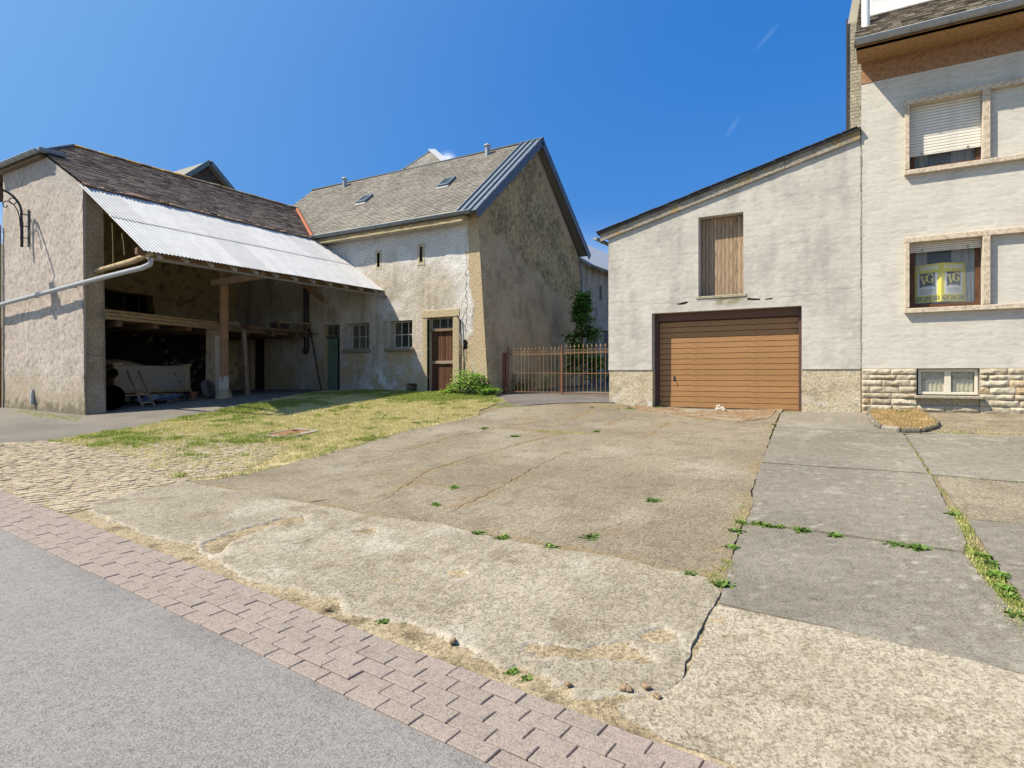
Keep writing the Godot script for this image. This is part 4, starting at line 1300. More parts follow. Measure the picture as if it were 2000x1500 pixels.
func shutter_window(t: Node, w: Array, y_end: float, count: int) -> void:
	var br := Color(0.13, 0.06, 0.035)
	var f := window(t, w[0] + 0.01, w[1] - 0.01, w[2] + 0.01, w[3], VG + 0.2, 1, 1, 0.075, 0.03, br, M.glass, M.painted_wood)
	var h: float = (w[3] - y_end) / count
	for i in count:
		var q := MB.new()
		q.box(P((w[0] + w[1]) * 0.5, w[3] - h * (i + 0.5), VG + 0.1), Vector3(w[1] - w[0] - 0.01, h - 0.006, 0.014), Color(0.74, 0.7, 0.63), Basis(), 0.005)
		part(f, "shutter_slat", q, M.paint)
	var q := MB.new()
	q.box(P((w[0] + w[1]) * 0.5, y_end - 0.012, VG + 0.1), Vector3(w[1] - w[0] - 0.01, 0.02, 0.02), Color(0.7, 0.66, 0.6), Basis(), 0.003)
	for s in [w[0] + 0.2, w[1] - 0.2]:
		q.box(P(s, y_end + 0.01, VG + 0.085), Vector3(0.03, 0.03, 0.02), Color(0.2, 0.18, 0.16))
	part(f, "shutter_end", q, M.paint)
	# room behind, and a net curtain
	for side in [[w[0] + 0.06, w[0] + 0.3], [w[1] - 0.42, w[1] - 0.06]]:
		var m := MB.new()
		sheet(m, rect(Vector2(side[0], w[2] + 0.03), Vector2(side[1], w[3])), [], 0.02, func(p): return P(p.x, p.y, VG + 0.56 + 0.03 * sin(p.x * 55.0 + 2.0 * p.y)), flatcol(Color(0.62, 0.64, 0.66)), Vector3.BACK)
		part(f, "net_curtain", m, M.cloth)
func sale_sign(w: Array) -> void:
	# folded board behind the pane, its fold towards the street
	var L := on_v(1785, 545, VG + 0.46)
	var Mid := on_v(1838.5, 540, VG + 0.235)
	var R := on_v(1886, 537, VG + 0.46)
	var y1 := 3.73
	var y0 := 3.0
	var t := thing("sale_sign", "yellow folded A VENDRE board with black logo square behind the window pane", "sign", Vector3(Mid.x, y0, Mid.z))
	for e in [[L, Mid], [Mid, R]]:
		var a: Vector3 = e[0]
		var b: Vector3 = e[1]
		a.y = y0
		b.y = y0
		var d := (b - a).normalized()
		var n := d.cross(Vector3.UP).normalized()
		if n.z < 0:
			n = -n
		var wd := a.distance_to(b)
		var B := Basis(d, Vector3.UP, n)
		var mid := (a + b) * 0.5
		var q := MB.new()
		q.box(mid + Vector3(0, (y1 - y0) * 0.5, 0) - n * 0.003, Vector3(wd, y1 - y0, 0.006), Color(0.72, 0.62, 0.03), B)
		var pn := part(t, "board", q, M.plastic)
		q = MB.new()
		q.box(mid + Vector3(0, 0.35, 0) + n * 0.002, Vector3(wd * 0.72, 0.42, 0.003), Color(0.75, 0.75, 0.72), B)
		part(pn, "white_panel", q, M.plastic)
		q = MB.new()
		q.box(mid + Vector3(0, 0.425, 0) + n * 0.005, Vector3(wd * 0.56, 0.27, 0.003), Color(0.012, 0.012, 0.012), B)
		part(pn, "logo_square", q, M.plastic)
		q = MB.new()
		q.box(mid + Vector3(0, 0.3, 0) + n * 0.006, Vector3(wd * 0.42, 0.018, 0.002), Color(0.8, 0.8, 0.8), B)
		for r in 3:
			q.box(mid + Vector3(0, 0.245 - 0.035 * r, 0) + n * 0.005, Vector3(wd * [0.5, 0.6, 0.45][r], 0.009, 0.002), Color(0.1, 0.1, 0.1), B)
		part(pn, "small_print", q, M.plastic)
		lettering(pn, "A VENDRE", mid + Vector3(0, 0.655, 0) + n * 0.004, B, 0.078, wd * 0.8, Color(0.85, 0.85, 0.8), "Droid Sans")
		lettering(pn, "621 203 585", mid + Vector3(0, 0.07, 0) + n * 0.004, B, 0.085, wd * 0.9, Color(0.02, 0.02, 0.02), "Droid Sans")
		lettering(pn, "V", mid + Vector3(0, 0.42, 0) + n * 0.009 - d * wd * 0.12, B, 0.17, wd * 0.3, Color(0.75, 0.6, 0.06), "Droid Serif")
		lettering(pn, "G", mid + Vector3(0, 0.455, 0) + n * 0.011 + d * wd * 0.1, B, 0.17, wd * 0.3, Color(0.75, 0.6, 0.06), "Droid Serif")
func lettering(parent: Node, text: String, at: Vector3, B: Basis, h: float, width: float, col: Color, face: String) -> void:
	var tm := TextMesh.new()
	var f := SystemFont.new()
	f.font_names = PackedStringArray([face])
	f.font_weight = 700
	tm.font = f
	tm.text = text
	tm.font_size = 32
	tm.pixel_size = h / 24.0
	tm.depth = 0.002
	var o := MeshInstance3D.new()
	o.name = "lettering"
	o.mesh = tm
	var m := StandardMaterial3D.new()
	m.resource_name = "ink"
	m.albedo_color = col.linear_to_srgb()
	m.roughness = 0.5
	o.material_override = m
	parent.add_child(o, true)
	var ex := tm.get_aabb().size.x
	var sc := minf(1.0, width / maxf(ex, 0.001))
	o.transform = Transform3D(B.scaled_local(Vector3(sc, 1, 1)), at - origin_of(parent))

# ---------- barn ----------
const BK := 0.847
func barn_y(v: float) -> float:
	return 6.2 + BK * (v - 14.2)
func corner_s(y: float) -> float:
	return lerpf(-9.55, -9.98, clampf((y - 0.8) / 5.2, 0, 1))
func vr(x0: float, x1: float, yt: float, yb: float, v: float) -> Array:   # picture box on a plane v -> [s0, s1, y0, y1]
	var a := on_v(x0, yt, v)
	var b := on_v(x1, yb, v)
	var c := on_v(x1, yt, v)
	var d := on_v(x0, yb, v)
	return [a.x, b.x, (b.y + d.y) * 0.5, (a.y + c.y) * 0.5]
func rr(e: Array) -> PackedVector2Array:
	return rect(Vector2(e[0], e[2]), Vector2(e[1], e[3]))
func barn() -> void:
	var t := thing("stone_barn", "old rendered stone barn with slate roof, cracked corner and bare gable", "barn", P(-14, 1.1, VB))
	var gdoor := vr(632.5, 663.5, 634.5, 757, VB)
	var w1 := vr(679, 721, 631.5, 683, VB)
	var w2 := vr(761, 805.5, 626, 680, VB)
	var bdoor := vr(835, 885, 620, 766, VB)
	var vent := vr(793.5, 815, 749, 763.5, VB)
	var sl1 := vr(737, 742, 494, 521.5, VB)
	var sl2 := vr(820, 825.6, 481.5, 512, VB)
	var ddoor := vr(491, 516.5, 659, 754, VB)
	gdoor[2] = 0.4
	bdoor[2] = 0.4
	ddoor[2] = 0.4
	var holes := [rr(gdoor), rr(w1), rr(w2), rr(bdoor), rr(vent), rr(sl1), rr(sl2), rr(ddoor), rr(vr(516, 525, 546, 556, VB))]
	var cr := [crack(vpoly([909, 448, 910, 480, 911, 520, 910, 560, 912, 600, 909, 640, 911, 690, 907, 720, 903, 735], VB), 0.035, 3.0, 0.06), crack(vpoly([741, 470, 735, 462, 731, 478], VB), 0.03, 4.0, 0.05), crack(vpoly([690, 494, 720, 482, 741, 468, 760, 455, 790, 446], VB), 0.016, 5.0, 0.05), crack(vpoly([936, 660, 933, 690, 934, 720], VB), 0.025, 6.0), crack(vpoly([912, 600, 903, 625, 911, 650], VB), 0.025, 7.0), roughen(vpoly([905, 668, 909, 662, 914, 670, 913, 682, 905, 684], VB), 0.05, 0.03, 3.0, 6.0), crack(vpoly([911, 585, 904, 590, 900, 612], VB), 0.02, 8.0)]
	var fc := func(p: Vector2, w: Vector3) -> Color:
		var c := mix(Color(0.62, 0.57, 0.5), Color(0.5, 0.44, 0.355), 0.5 + 0.7 * nz("mid", w * 0.7) + 0.5 * nz("fine", w * 0.5) + 0.5 * nz("grit", w * 0.8))
		var st: float = N.streak.get_noise_2d(p.x * 2.8, p.y * 0.3)
		c = mix(c, Color(0.36, 0.3, 0.21), sm(0.1, 0.55, st + 0.3 * nz("fine", w * 0.5)) * 0.6)
		# limewash that survives under the eaves and by the corner
		var lime := sm(4.3, 5.6, p.y + 0.6 * nz("mid", w)) + sm(-11.2, -10.2, p.x + 0.5 * nz("mid", w)) * sm(3.0, 3.8, p.y) + 0.8 * sm(0.12, 0.35, nz("mid", w * 0.8 + Vector3(9, 0, 0))) * sm(1.9, 3.0, p.y)
		c = mix(c, Color(0.76, 0.745, 0.725), lime * 0.8)
		# bare ochre stone low down, pale salts at the foot
		var bare := sm(0.02, 0.3, nz("mid", w * 0.9 + Vector3(0, 0, 17)) + 0.3 * nz("fine", w) + 0.32 * sm(2.9, 1.6, p.y) - 0.1)
		c = mix(c, Color(0.52, 0.405, 0.25), bare * sm(3.4, 2.3, p.y) * 0.95)
		c = mix(c, Color(0.74, 0.74, 0.74), sm(-0.1, 0.25, nz("fine", w * 0.45) + 0.5 * nz("mid", w * 1.4)) * exp(-pow((p.x + 13.7) / 0.8, 2.0)) * sm(2.05, 1.5, p.y))
		# quoins laid bare down the corner
		var q := sm(-0.05, 0.05, p.x - corner_s(p.y) + 0.34 + 0.12 * nz("mid", w * 1.5))
		return mix(c, mix(Color(0.58, 0.48, 0.3), Color(0.38, 0.3, 0.18), 0.5 + 0.8 * nz("fine", w * 0.7) + 0.7 * nz("grit", w * 0.8)), q)
	var fdisp := func(w: Vector3) -> float:
		return 0.022 * nz("mid", w * 0.9) + 0.01 * nz("fine", w * 0.6) + 0.006 * nz("grit", w * 0.7) - 0.03 * sm(-0.05, 0.05, w.x - corner_s(w.y) + 0.34 + 0.12 * nz("mid", w * 1.5))
	wall(t, "front_wall", PackedVector2Array([Vector2(-20.9, 0.4), Vector2(corner_s(0.4), 0.4), Vector2(corner_s(0.8), 0.8), Vector2(corner_s(6.0), 6.0), Vector2(corner_s(6.0), 6.05), Vector2(-20.9, 6.05)]), holes, cr, 0.05, vmap(VB), Vector3.BACK, fdisp, fc, M.plaster, 0.5)
	# gable
	var gmap := func(p: Vector2) -> Vector3: return Vector3(corner_s(p.y), p.y, -p.x)
	var gc := func(p: Vector2, w: Vector3) -> Color:
		var c := mix(Color(0.49, 0.39, 0.245), Color(0.63, 0.51, 0.345), 0.5 + 0.7 * nz("mid", w * 0.6) + 0.4 * nz("fine", w * 0.5) + 0.5 * nz("grit", w * 0.8))
		c = mix(c, Color(0.33, 0.265, 0.175), sm(0.05, 0.5, nz("big", w * 3.0) + 0.5 * nz("fine", w * 0.5)) * 0.7)
		var line := 5.75 - 0.35 * (p.x - 15.5) + 0.35 * nz("mid", w * 1.2)
		var hi := sm(-0.08, 0.08, p.y - line) * sm(-0.1, 0.1, p.x - 15.1 - 0.3 * nz("mid", w * 1.5))
		c = mix(c, mix(Color(0.62, 0.49, 0.26), Color(0.22, 0.18, 0.11), sm(-0.3, 0.42, 0.5 * nz("grit", w * Vector3(1, 0.7, 1)) + 0.6 * nz("tiny", w * Vector3(0.6, 0.4, 0.6)) + 0.5 * nz("mid", w * 0.8) + 0.05) * 0.85), hi)
		c = mix(c, Color(0.57, 0.44, 0.24), sm(-0.05, 0.05, p.y - 5.55 + 0.25 * nz("mid", w)) * (1.0 - hi) * 0.8)
		# pale mortar left beside the far verge
		return mix(c, Color(0.58, 0.48, 0.34), sm(0.45, 0.3, (6.0 + (21.1 - p.x) * 0.93) - p.y + 0.2 * nz("mid", w * 1.6)) * sm(17.6, 18.0, p.x) * sm(6.2, 6.6, p.y))
	wall(t, "gable_wall", PackedVector2Array([Vector2(VB + 0.01, 0.4), Vector2(21.1, 0.4), Vector2(21.1, 6.0), Vector2(17.8, 9.1), Vector2(VB + 0.01, 6.2)]), [], [], 0.06, gmap, Vector3.RIGHT, func(w): return 0.02 * nz("mid", w * 0.8) + 0.012 * nz("fine", w * 0.6) + 0.006 * nz("grit", w * 0.7), gc, M.plaster, 0.5)
	plain_wall(t, "rear_wall", P(-20.5, 0.4, 21.0), P(-10.2, 0.4, 21.0), 6.1, 0.4, Color(0.3, 0.26, 0.2), M.plaster)
	wall(t, "end_wall", PackedVector2Array([Vector2(VB + 0.5, 0.4), Vector2(20.8, 0.4), Vector2(20.8, 6.1), Vector2(17.8, 8.9), Vector2(VB + 0.5, 6.3)]), [], [], 1.0, func(p): return Vector3(-20.45, p.y, -p.x), Vector3.LEFT, no_disp, flatcol(Color(0.3, 0.26, 0.2)), M.plaster, 0.3)
	var mb := MB.new()
	mb.box(P(-15, 3.7, 17.9), Vector3(10, 0.15, 6), Color(0.12, 0.09, 0.06))
	part(t, "loft_floor", mb, M.wood)
	# roof
	var e0 := -20.55
	var e1 := -9.72
	mb = MB.new()
	slab3(mb, P(e0, barn_y(14.12), 14.12), P(e1, barn_y(14.12), 14.12), P(e1, barn_y(17.8), 17.8), P(e0, barn_y(17.8), 17.8), 0.1, Color(0.13, 0.12, 0.11))
	slab3(mb, P(e1, barn_y(14.12), 21.48), P(e0, barn_y(14.12), 21.48), P(e0, barn_y(17.8), 17.8), P(e1, barn_y(17.8), 17.8), 0.1, Color(0.2, 0.19, 0.17))
	var roof := part(t, "roof", mb, M.slate)
	mb = MB.new()
	var us := Vector3(0, BK, -1).normalized()
	slates(mb, P(e0, barn_y(14.12) + 0.004, 14.12), Vector3.RIGHT, us, 10.1, 4.82, 0.19, 0.115, Color(0.235, 0.218, 0.19), Color(0.325, 0.3, 0.26), func(p): return p.x > -20.5, 0.016)
	part(roof, "slates", mb, M.slate, true)
	# zinc verge in three trays with standing seams
	var zc := Color(0.16, 0.2, 0.25)
	for i in 3:
		var q := MB.new()
		var a := -10.42 + i * 0.235
		slab3(q, P(a, barn_y(14.08) + 0.035, 14.08), P(a + 0.23, barn_y(14.08) + 0.035, 14.08), P(a + 0.23, barn_y(17.82) + 0.035, 17.82), P(a, barn_y(17.82) + 0.035, 17.82), 0.02, zc)
		q.bar(P(a, barn_y(14.08) + 0.06, 14.08), P(a, barn_y(17.82) + 0.06, 17.82), 0.03, 0.06, zc * 1.15)
		part(t, "verge_tray", q, M.zinc)
	for sgn in [1.0, -1.0]:
		var q := MB.new()
		for i in 8:
			var v0: float = 17.8 - sgn * lerpf(0, 3.74, i / 8.0)
			var v1: float = 17.8 - sgn * lerpf(0, 3.74, (i + 1) / 8.0 - 0.004)
			var y0 := barn_y(17.8 - lerpf(0, 3.74, i / 8.0))
			var y1 := barn_y(17.8 - lerpf(0, 3.74, (i + 1) / 8.0))
			q.bar(P(-9.705, y0 - 0.06, v0), P(-9.705, y1 - 0.06, v1), 0.03, 0.24, Color(0.11, 0.14, 0.18))
			q.bar(P(-9.72, y0 + 0.065, v0), P(-9.72, y1 + 0.065, v1), 0.07, 0.03, zc)
		part(t, "verge_flashing", q, M.zinc)
	mb = MB.new()
	mb.tube([P(e0, barn_y(17.8) + 0.02, 17.8), P(-15, barn_y(17.8) - 0.015, 17.8), P(e1 + 0.05, barn_y(17.8) + 0.02, 17.8)], 0.05, 8, Color(0.1, 0.11, 0.12))
	part(t, "ridge_cap", mb, M.slate)
	gutter(t, P(-16.3, 6.13, 14.02), P(-9.9, 6.13, 14.02), 0.075, Color(0.25, 0.28, 0.3), M.zinc, 0.5, 1.0)
	mb = MB.new()
	mb.bar(P(-16.6, 5.98, 14.22), P(-10.25, 5.98, 14.22), 0.04, 0.19, Color(0.56, 0.47, 0.29), 0.004)
	mb.box(P(-13.4, 6.05, 14.34), Vector3(6.4, 0.03, 0.26), Color(0.5, 0.42, 0.27))
	part(t, "fascia", mb, M.painted_wood)
	# roof windows and vents
	for q in [[714, 391, 0.34], [874, 358, 0.38]]:
		var p := on_plane(q[0], q[1], barn_y(14.2), 14.2, BK)
		var B := Basis(Vector3.RIGHT, Vector3(0, 1, BK).normalized(), -us)
		mb = MB.new()
		for s in [-1, 1]:
			mb.box(p + B * Vector3(s * 0.19, 0.05, 0), Vector3(0.06, 0.1, q[2] + 0.16), zc, B, 0.01)
			mb.box(p + B * Vector3(0, 0.05, s * q[2] * 0.5 + s * 0.05), Vector3(0.32, 0.1, 0.06), zc, B, 0.01)
		mb.box(p + B * Vector3(0, 0.03, q[2] * 0.5 + 0.14), Vector3(0.46, 0.012, 0.14), Color(0.4, 0.41, 0.42), B)
		var f := part(t, "roof_window", mb, M.zinc)
		mb = MB.new()
		mb.box(p + B * Vector3(0, 0.075, 0), Vector3(0.33, 0.008, q[2] + 0.05), Color(0.03, 0.04, 0.05), B)
		part(f, "pane", mb, M.plastic)
	for q in [[952, 304], [673, 366]]:
		var p := on_plane(q[0], q[1], barn_y(14.2), 14.2, BK)
		mb = MB.new()
		mb.tube([p - Vector3(0, 0.05, 0), p + Vector3(0, 0.3, 0)], 0.08, 12, Color(0.36, 0.39, 0.42))
		mb.lathe(p + Vector3(0, 0.3, 0), [[0.08, 0.0], [0.125, 0.02], [0.12, 0.05], [0.02, 0.11], [0.0, 0.11]], 14, Color(0.42, 0.45, 0.48))
		part(t, "roof_vent", mb, M.zinc)
	# slit frames
	for e in [[sl1, 0.075], [sl2, 0.085]]:
		var s: Array = e[0]
		var k: float = e[1]
		mb = MB.new()
		var lc := Color(0.58, 0.5, 0.35)
		mb.box(P(s[0] - k * 0.5, (s[2] + s[3]) * 0.5, VB + 0.036), Vector3(k, s[3] - s[2] + k * 2.4, 0.1), lc, Basis(), 0.006)
		mb.box(P(s[1] + k * 0.5, (s[2] + s[3]) * 0.5, VB + 0.036), Vector3(k, s[3] - s[2] + k * 2.4, 0.1), lc, Basis(), 0.006)
		mb.box(P((s[0] + s[1]) * 0.5, s[3] + k * 0.55, VB + 0.036), Vector3(s[1] - s[0], k * 1.1, 0.098), lc, Basis(), 0.004)
		mb.box(P((s[0] + s[1]) * 0.5, s[2] - k * 0.55, VB + 0.036), Vector3(s[1] - s[0], k * 1.1, 0.098), lc, Basis(), 0.004)
		part(t, "slit_frame", mb, M.stone)
	# windows with their sills
	for w in [w1, w2]:
		window(t, w[0] + 0.02, w[1] - 0.005, w[2] + 0.02, w[3] - 0.02, VB + 0.2, 3, 2, 0.03, 0.024, Color(0.5, 0.47, 0.38), M.dusty_glass, M.paint)
		mb = MB.new()
		mb.box(P((w[0] + w[1]) * 0.5 - 0.03, w[2] - 0.05, VB + 0.03), Vector3(w[1] - w[0] + 0.22, 0.1, 0.3), Color(0.3, 0.25, 0.17), Basis(), 0.015)
		part(t, "sill", mb, M.stone)
	# brown plank door: two leaves, transom light, stone frame
	var c0 := Color(0.085, 0.036, 0.02)
	var c1 := Color(0.15, 0.07, 0.042)
	var s0: float = bdoor[0]
	var s1: float = bdoor[1]
	var yt: float = bdoor[3]
	var y0 := 1.05
	mb = MB.new()
	mb.box(P((s0 + s1) * 0.5, yt - 0.36, VB + 0.17), Vector3(s1 - s0, 0.07, 0.1), Color(0.25, 0.17, 0.1), Basis(), 0.006)
	var dr := part(t, "plank_door", mb, M.wood, false, "weathered dark brown plank door in two leaves")
	boards(dr, "plank", s0 + 0.01, s1 - 0.01, y0 + 0.95, yt - 0.4, VB + 0.2, 9, c0, c1, M.wood)
	boards(dr, "plank", s0 + 0.01, s1 - 0.01, y0, y0 + 0.9, VB + 0.2, 9, c0, c1, M.wood)
	mb = MB.new()
	mb.box(P((s0 + s1) * 0.5 + 0.03, y0 + 0.93, VB + 0.175), Vector3(s1 - s0 - 0.06, 0.09, 0.06), Color(0.34, 0.27, 0.2), Basis(), 0.008)
	part(dr, "rail", mb, M.wood)
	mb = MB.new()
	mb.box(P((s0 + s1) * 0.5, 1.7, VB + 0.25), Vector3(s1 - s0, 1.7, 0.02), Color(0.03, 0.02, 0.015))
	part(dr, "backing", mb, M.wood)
	window(t, s0 + 0.01, s1 - 0.01, yt - 0.32, yt - 0.01, VB + 0.2, 3, 1, 0.025, 0.02, Color(0.4, 0.38, 0.32), M.dusty_glass, M.paint)
	var oc := Color(0.53, 0.44, 0.28)
	for e in [[s0 - 0.085, 0.17, 0.8], [s1 + 0.115, 0.23, 0.8]]:
		var y: float = e[2]
		for i in 3:
			var h := [0.75, 0.85, 0.85][i] as float
			var q := MB.new()
			var top := minf(y + h, yt)
			q.box(P(e[0], (y + top) * 0.5, VB + 0.035), Vector3(e[1], top - y - 0.006, 0.12), oc * rng.randf_range(0.92, 1.06), Basis(), 0.01)
			part(t, "door_stone", q, M.stone)
			y = top
	mb = MB.new()
	mb.box(P((s0 + s1) * 0.5 + 0.02, yt + 0.115, VB + 0.035), Vector3(s1 - s0 + 0.44, 0.22, 0.12), oc * 1.04, Basis(), 0.012)
	part(t, "door_lintel", mb, M.stone)
	# green stable door, one leaf ajar
	s0 = gdoor[0]
	s1 = gdoor[1]
	yt = gdoor[3]
	mb = MB.new()
	mb.box(P((s0 + s1) * 0.5, yt - 0.4, VB + 0.15), Vector3(s1 - s0, 0.06, 0.1), Color(0.1, 0.12, 0.08), Basis(), 0.006)
	dr = part(t, "green_door", mb, M.painted_wood, false, "faded green plank door with a narrow leaf")
	boards(dr, "plank", s0 + 0.01, s0 + (s1 - s0) * 0.62, 1.06, yt - 0.43, VB + 0.17, 5, Color(0.13, 0.21, 0.145), Color(0.17, 0.26, 0.185), M.painted_wood)
	boards(dr, "plank", s0 + (s1 - s0) * 0.7, s1 - 0.01, 1.06, yt - 0.43, VB + 0.19, 2, Color(0.1, 0.155, 0.105), Color(0.13, 0.19, 0.13), M.painted_wood)
	window(t, s0 + 0.01, s1 - 0.01, yt - 0.37, yt - 0.01, VB + 0.17, 3, 1, 0.025, 0.02, Color(0.25, 0.24, 0.18), M.dusty_glass, M.paint)
	# dark door at the back of the shed
	boards(t, "rear_door", ddoor[0] + 0.01, ddoor[1] - 0.12, 1.0, ddoor[3], VB + 0.15, 6, Color(0.05, 0.032, 0.024), Color(0.075, 0.05, 0.036), M.wood)
	# cable by the door and a wire across the cellar vent
	mb = MB.new()
	mb.tube([on_v(893, 618, VB - 0.04), on_v(899, 626, VB - 0.05), on_v(900.5, 660, VB - 0.05), on_v(900.5, 700, VB - 0.05), on_v(900, 735, VB - 0.05), on_v(899, 762, VB - 0.05)], 0.02, 6, Color(0.03, 0.03, 0.03))
	part(t, "cable", mb, M.rubber)
	mb = MB.new()
	mb.tube([on_v(793, 752, VB - 0.05), on_v(806, 757, VB - 0.05), on_v(815, 759, VB - 0.04)], 0.006, 5, Color(0.4, 0.38, 0.35))
	part(t, "wire", mb, M.iron)
	# black drainpipe on the front, inside the shed's shelter
	mb = MB.new()
	mb.tube([on_v(597, 540, VB - 0.12), on_v(598, 640, VB - 0.12), on_v(598.5, 680, VB - 0.12), on_v(595, 690, VB - 0.2)], 0.085, 12, Color(0.035, 0.03, 0.03), false)
	part(t, "drainpipe", mb, M.plastic)

# ---------- cart shed ----------
const SK := 0.55
func shed_y(s: float) -> float:
	return 6.18 + SK * (-16.37 - s)
func corr_y(s: float) -> float:
	return 6.1 - 0.655 * (s + 16.35)
func cart_shed() -> void:
	var t := thing("cart_shed", "open cart shed with roughcast street wall and corrugated metal lean-to roof", "shed", P(-18.5, 0.7, VS))
	var L := -20.76
	var R := -16.37
	var rc := func(p: Vector2, w: Vector3) -> Color:
		var c := mix(Color(0.5, 0.435, 0.38), Color(0.66, 0.59, 0.53), 0.5 + 0.5 * nz("mid", w * 0.8) + 0.5 * nz("fine", w) + 0.7 * nz("tiny", w * 0.8))
		c = mix(c, Color(0.34, 0.285, 0.24), sm(0.12, 0.5, nz("grit", w * 0.9 + Vector3(2, 0, 0))) * 0.7)
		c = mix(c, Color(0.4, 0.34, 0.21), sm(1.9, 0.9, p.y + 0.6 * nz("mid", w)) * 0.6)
		c = mix(c, Color(0.46, 0.44, 0.44), sm(6.0, 6.9, p.y + 0.4 * (p.x + 18.3)) * 0.5)
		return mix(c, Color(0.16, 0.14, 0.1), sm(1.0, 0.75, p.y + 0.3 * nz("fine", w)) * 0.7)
	var line := crack(PackedVector2Array([Vector2(-19.25, 1.4), Vector2(-19.22, 3.0), Vector2(-19.24, 4.8)]), 0.01, 3.0, 0.015)
	wall(t, "street_wall", PackedVector2Array([Vector2(L - 0.03, 0.3), Vector2(R + 0.12, 0.3), Vector2(R + 0.05, 1.6), Vector2(R, 6.1), Vector2(-18.3, 7.15), Vector2(L, 7.15)]), [], [line], 0.035, vmap(VS), Vector3.BACK, func(w): return 0.02 * nz("mid", w) + 0.01 * nz("fine", w * 0.8) + 0.007 * nz("tiny", w * 0.9), rc, M.roughcast, 0.06)
	# the end of that wall, towards the yard
	var ec := func(p: Vector2, w: Vector3) -> Color:
		var c := mix(Color(0.33, 0.27, 0.185), Color(0.44, 0.365, 0.26), 0.5 + nz("mid", w * 1.2) + 0.4 * nz("fine", w))
		return mix(c, Color(0.45, 0.4, 0.33), sm(0.1, 0.4, nz("mid", w * 0.6 + Vector3(0, 0, 5))) * 0.6)
	wall(t, "wall_end", PackedVector2Array([Vector2(VS + 0.045, 0.3), Vector2(VS + 0.47, 0.3), Vector2(VS + 0.45, 6.1), Vector2(VS + 0.045, 6.1)]), [], [crack(PackedVector2Array([Vector2(VS, 2.15), Vector2(VS + 0.25, 2.08), Vector2(VS + 0.5, 2.1)]), 0.02, 8.0)], 0.05, func(p): return Vector3(R + 0.1 * (1.0 - sm(0.5, 1.8, p.y)), p.y, -p.x), Vector3.RIGHT, func(w): return 0.022 * nz("mid", w) + 0.01 * nz("fine", w), ec, M.plaster, 0.5)
	var mb := MB.new()
	var core := PackedVector2Array([Vector2(L, 0.3), Vector2(R - 0.3, 0.3), Vector2(R - 0.3, 6.25), Vector2(-18.3, 7.14), Vector2(L, 7.14)])
	sheet(mb, core, [], 1.0, vmap(VS + 0.45), flatcol(Color(0.2, 0.165, 0.12)), Vector3.FORWARD)
	rim(mb, core, vmap(VS + 0.45), Vector3(0, 0, 0.44), flatcol(Color(0.3, 0.25, 0.18)), true, Vector3.BACK)
	part(t, "wall_core", mb, M.plaster)
	# back wall: ochre plaster above, tarred black below the loft; a dark opening above
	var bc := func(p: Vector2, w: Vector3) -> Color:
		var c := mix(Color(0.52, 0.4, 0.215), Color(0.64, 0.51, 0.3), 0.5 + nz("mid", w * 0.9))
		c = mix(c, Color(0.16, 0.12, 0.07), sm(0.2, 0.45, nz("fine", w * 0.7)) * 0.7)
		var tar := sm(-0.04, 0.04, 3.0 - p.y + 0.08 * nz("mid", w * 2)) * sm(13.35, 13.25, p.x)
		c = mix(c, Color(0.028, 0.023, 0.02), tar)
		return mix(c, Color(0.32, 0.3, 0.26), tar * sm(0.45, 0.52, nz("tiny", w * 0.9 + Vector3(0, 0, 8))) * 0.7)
	var bhole := roughen(PackedVector2Array([Vector2(9.6, 3.35), Vector2(11.42, 3.35), Vector2(11.36, 4.2), Vector2(9.6, 4.3)]), 0.08, 0.05, 12.0, 5.0)
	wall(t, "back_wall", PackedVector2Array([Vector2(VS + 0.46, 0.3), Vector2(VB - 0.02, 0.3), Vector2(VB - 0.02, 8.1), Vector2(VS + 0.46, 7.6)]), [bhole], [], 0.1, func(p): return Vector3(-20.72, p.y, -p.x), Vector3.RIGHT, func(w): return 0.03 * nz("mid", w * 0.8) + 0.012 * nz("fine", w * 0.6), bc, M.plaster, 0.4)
	# closed unseen room added behind the opening to keep light out
	plain_wall(t, "added_room_wall", P(-24.0, 0.5, 8.4), P(-24.0, 0.5, 12.6), 5.6, 0.2, Color(0.34, 0.28, 0.2), M.plaster)
	plain_wall(t, "added_room_wall", P(-23.9, 0.5, 8.4), P(-21.14, 0.5, 8.4), 5.6, 0.2, Color(0.34, 0.28, 0.2), M.plaster)
	plain_wall(t, "added_room_wall", P(-23.9, 0.5, 12.6), P(-21.14, 0.5, 12.6), 5.6, 0.2, Color(0.34, 0.28, 0.2), M.plaster)
	plain_wall(t, "added_room_ceiling", P(-24.0, 5.6, 10.5), P(-21.14, 5.6, 10.5), 5.7, 4.3, Color(0.3, 0.24, 0.17), M.wood)
	for v in [10.52, 11.0]:
		mb = MB.new()
		mb.tube([P(-20.9, 3.5, v), P(-20.9, 4.1, v + 0.01)], 0.014, 6, Color(0.2, 0.17, 0.14))
		part(t, "recess_bar", mb, M.iron)
	# roof planes: front slope to the old eaves, rear slope, half hip over the street
	var apex := P(-19.88, shed_y(-19.88), VS + 1.35)
	var rid := P(-19.88, shed_y(-19.88), 17.6)
	var eo := R + 0.12
	mb = MB.new()
	var h0 := P(L - 0.1, 7.19, VS - 0.16)
	var h1 := P(-18.22, 7.19, VS - 0.16)
	slab3(mb, P(eo, shed_y(eo), VS - 0.05), P(eo, shed_y(eo), 17.6), rid, apex, 0.07, Color(0.1, 0.085, 0.075))
	mb.tri(P(eo, shed_y(eo), VS - 0.05), apex, P(-18.22, shed_y(-18.22), VS - 0.05), Color(0.1, 0.085, 0.075))
	slab3(mb, rid, P(-22.4, 6.75, 17.6), P(-22.4, 6.75, VS), apex, 0.07, Color(0.1, 0.085, 0.075))
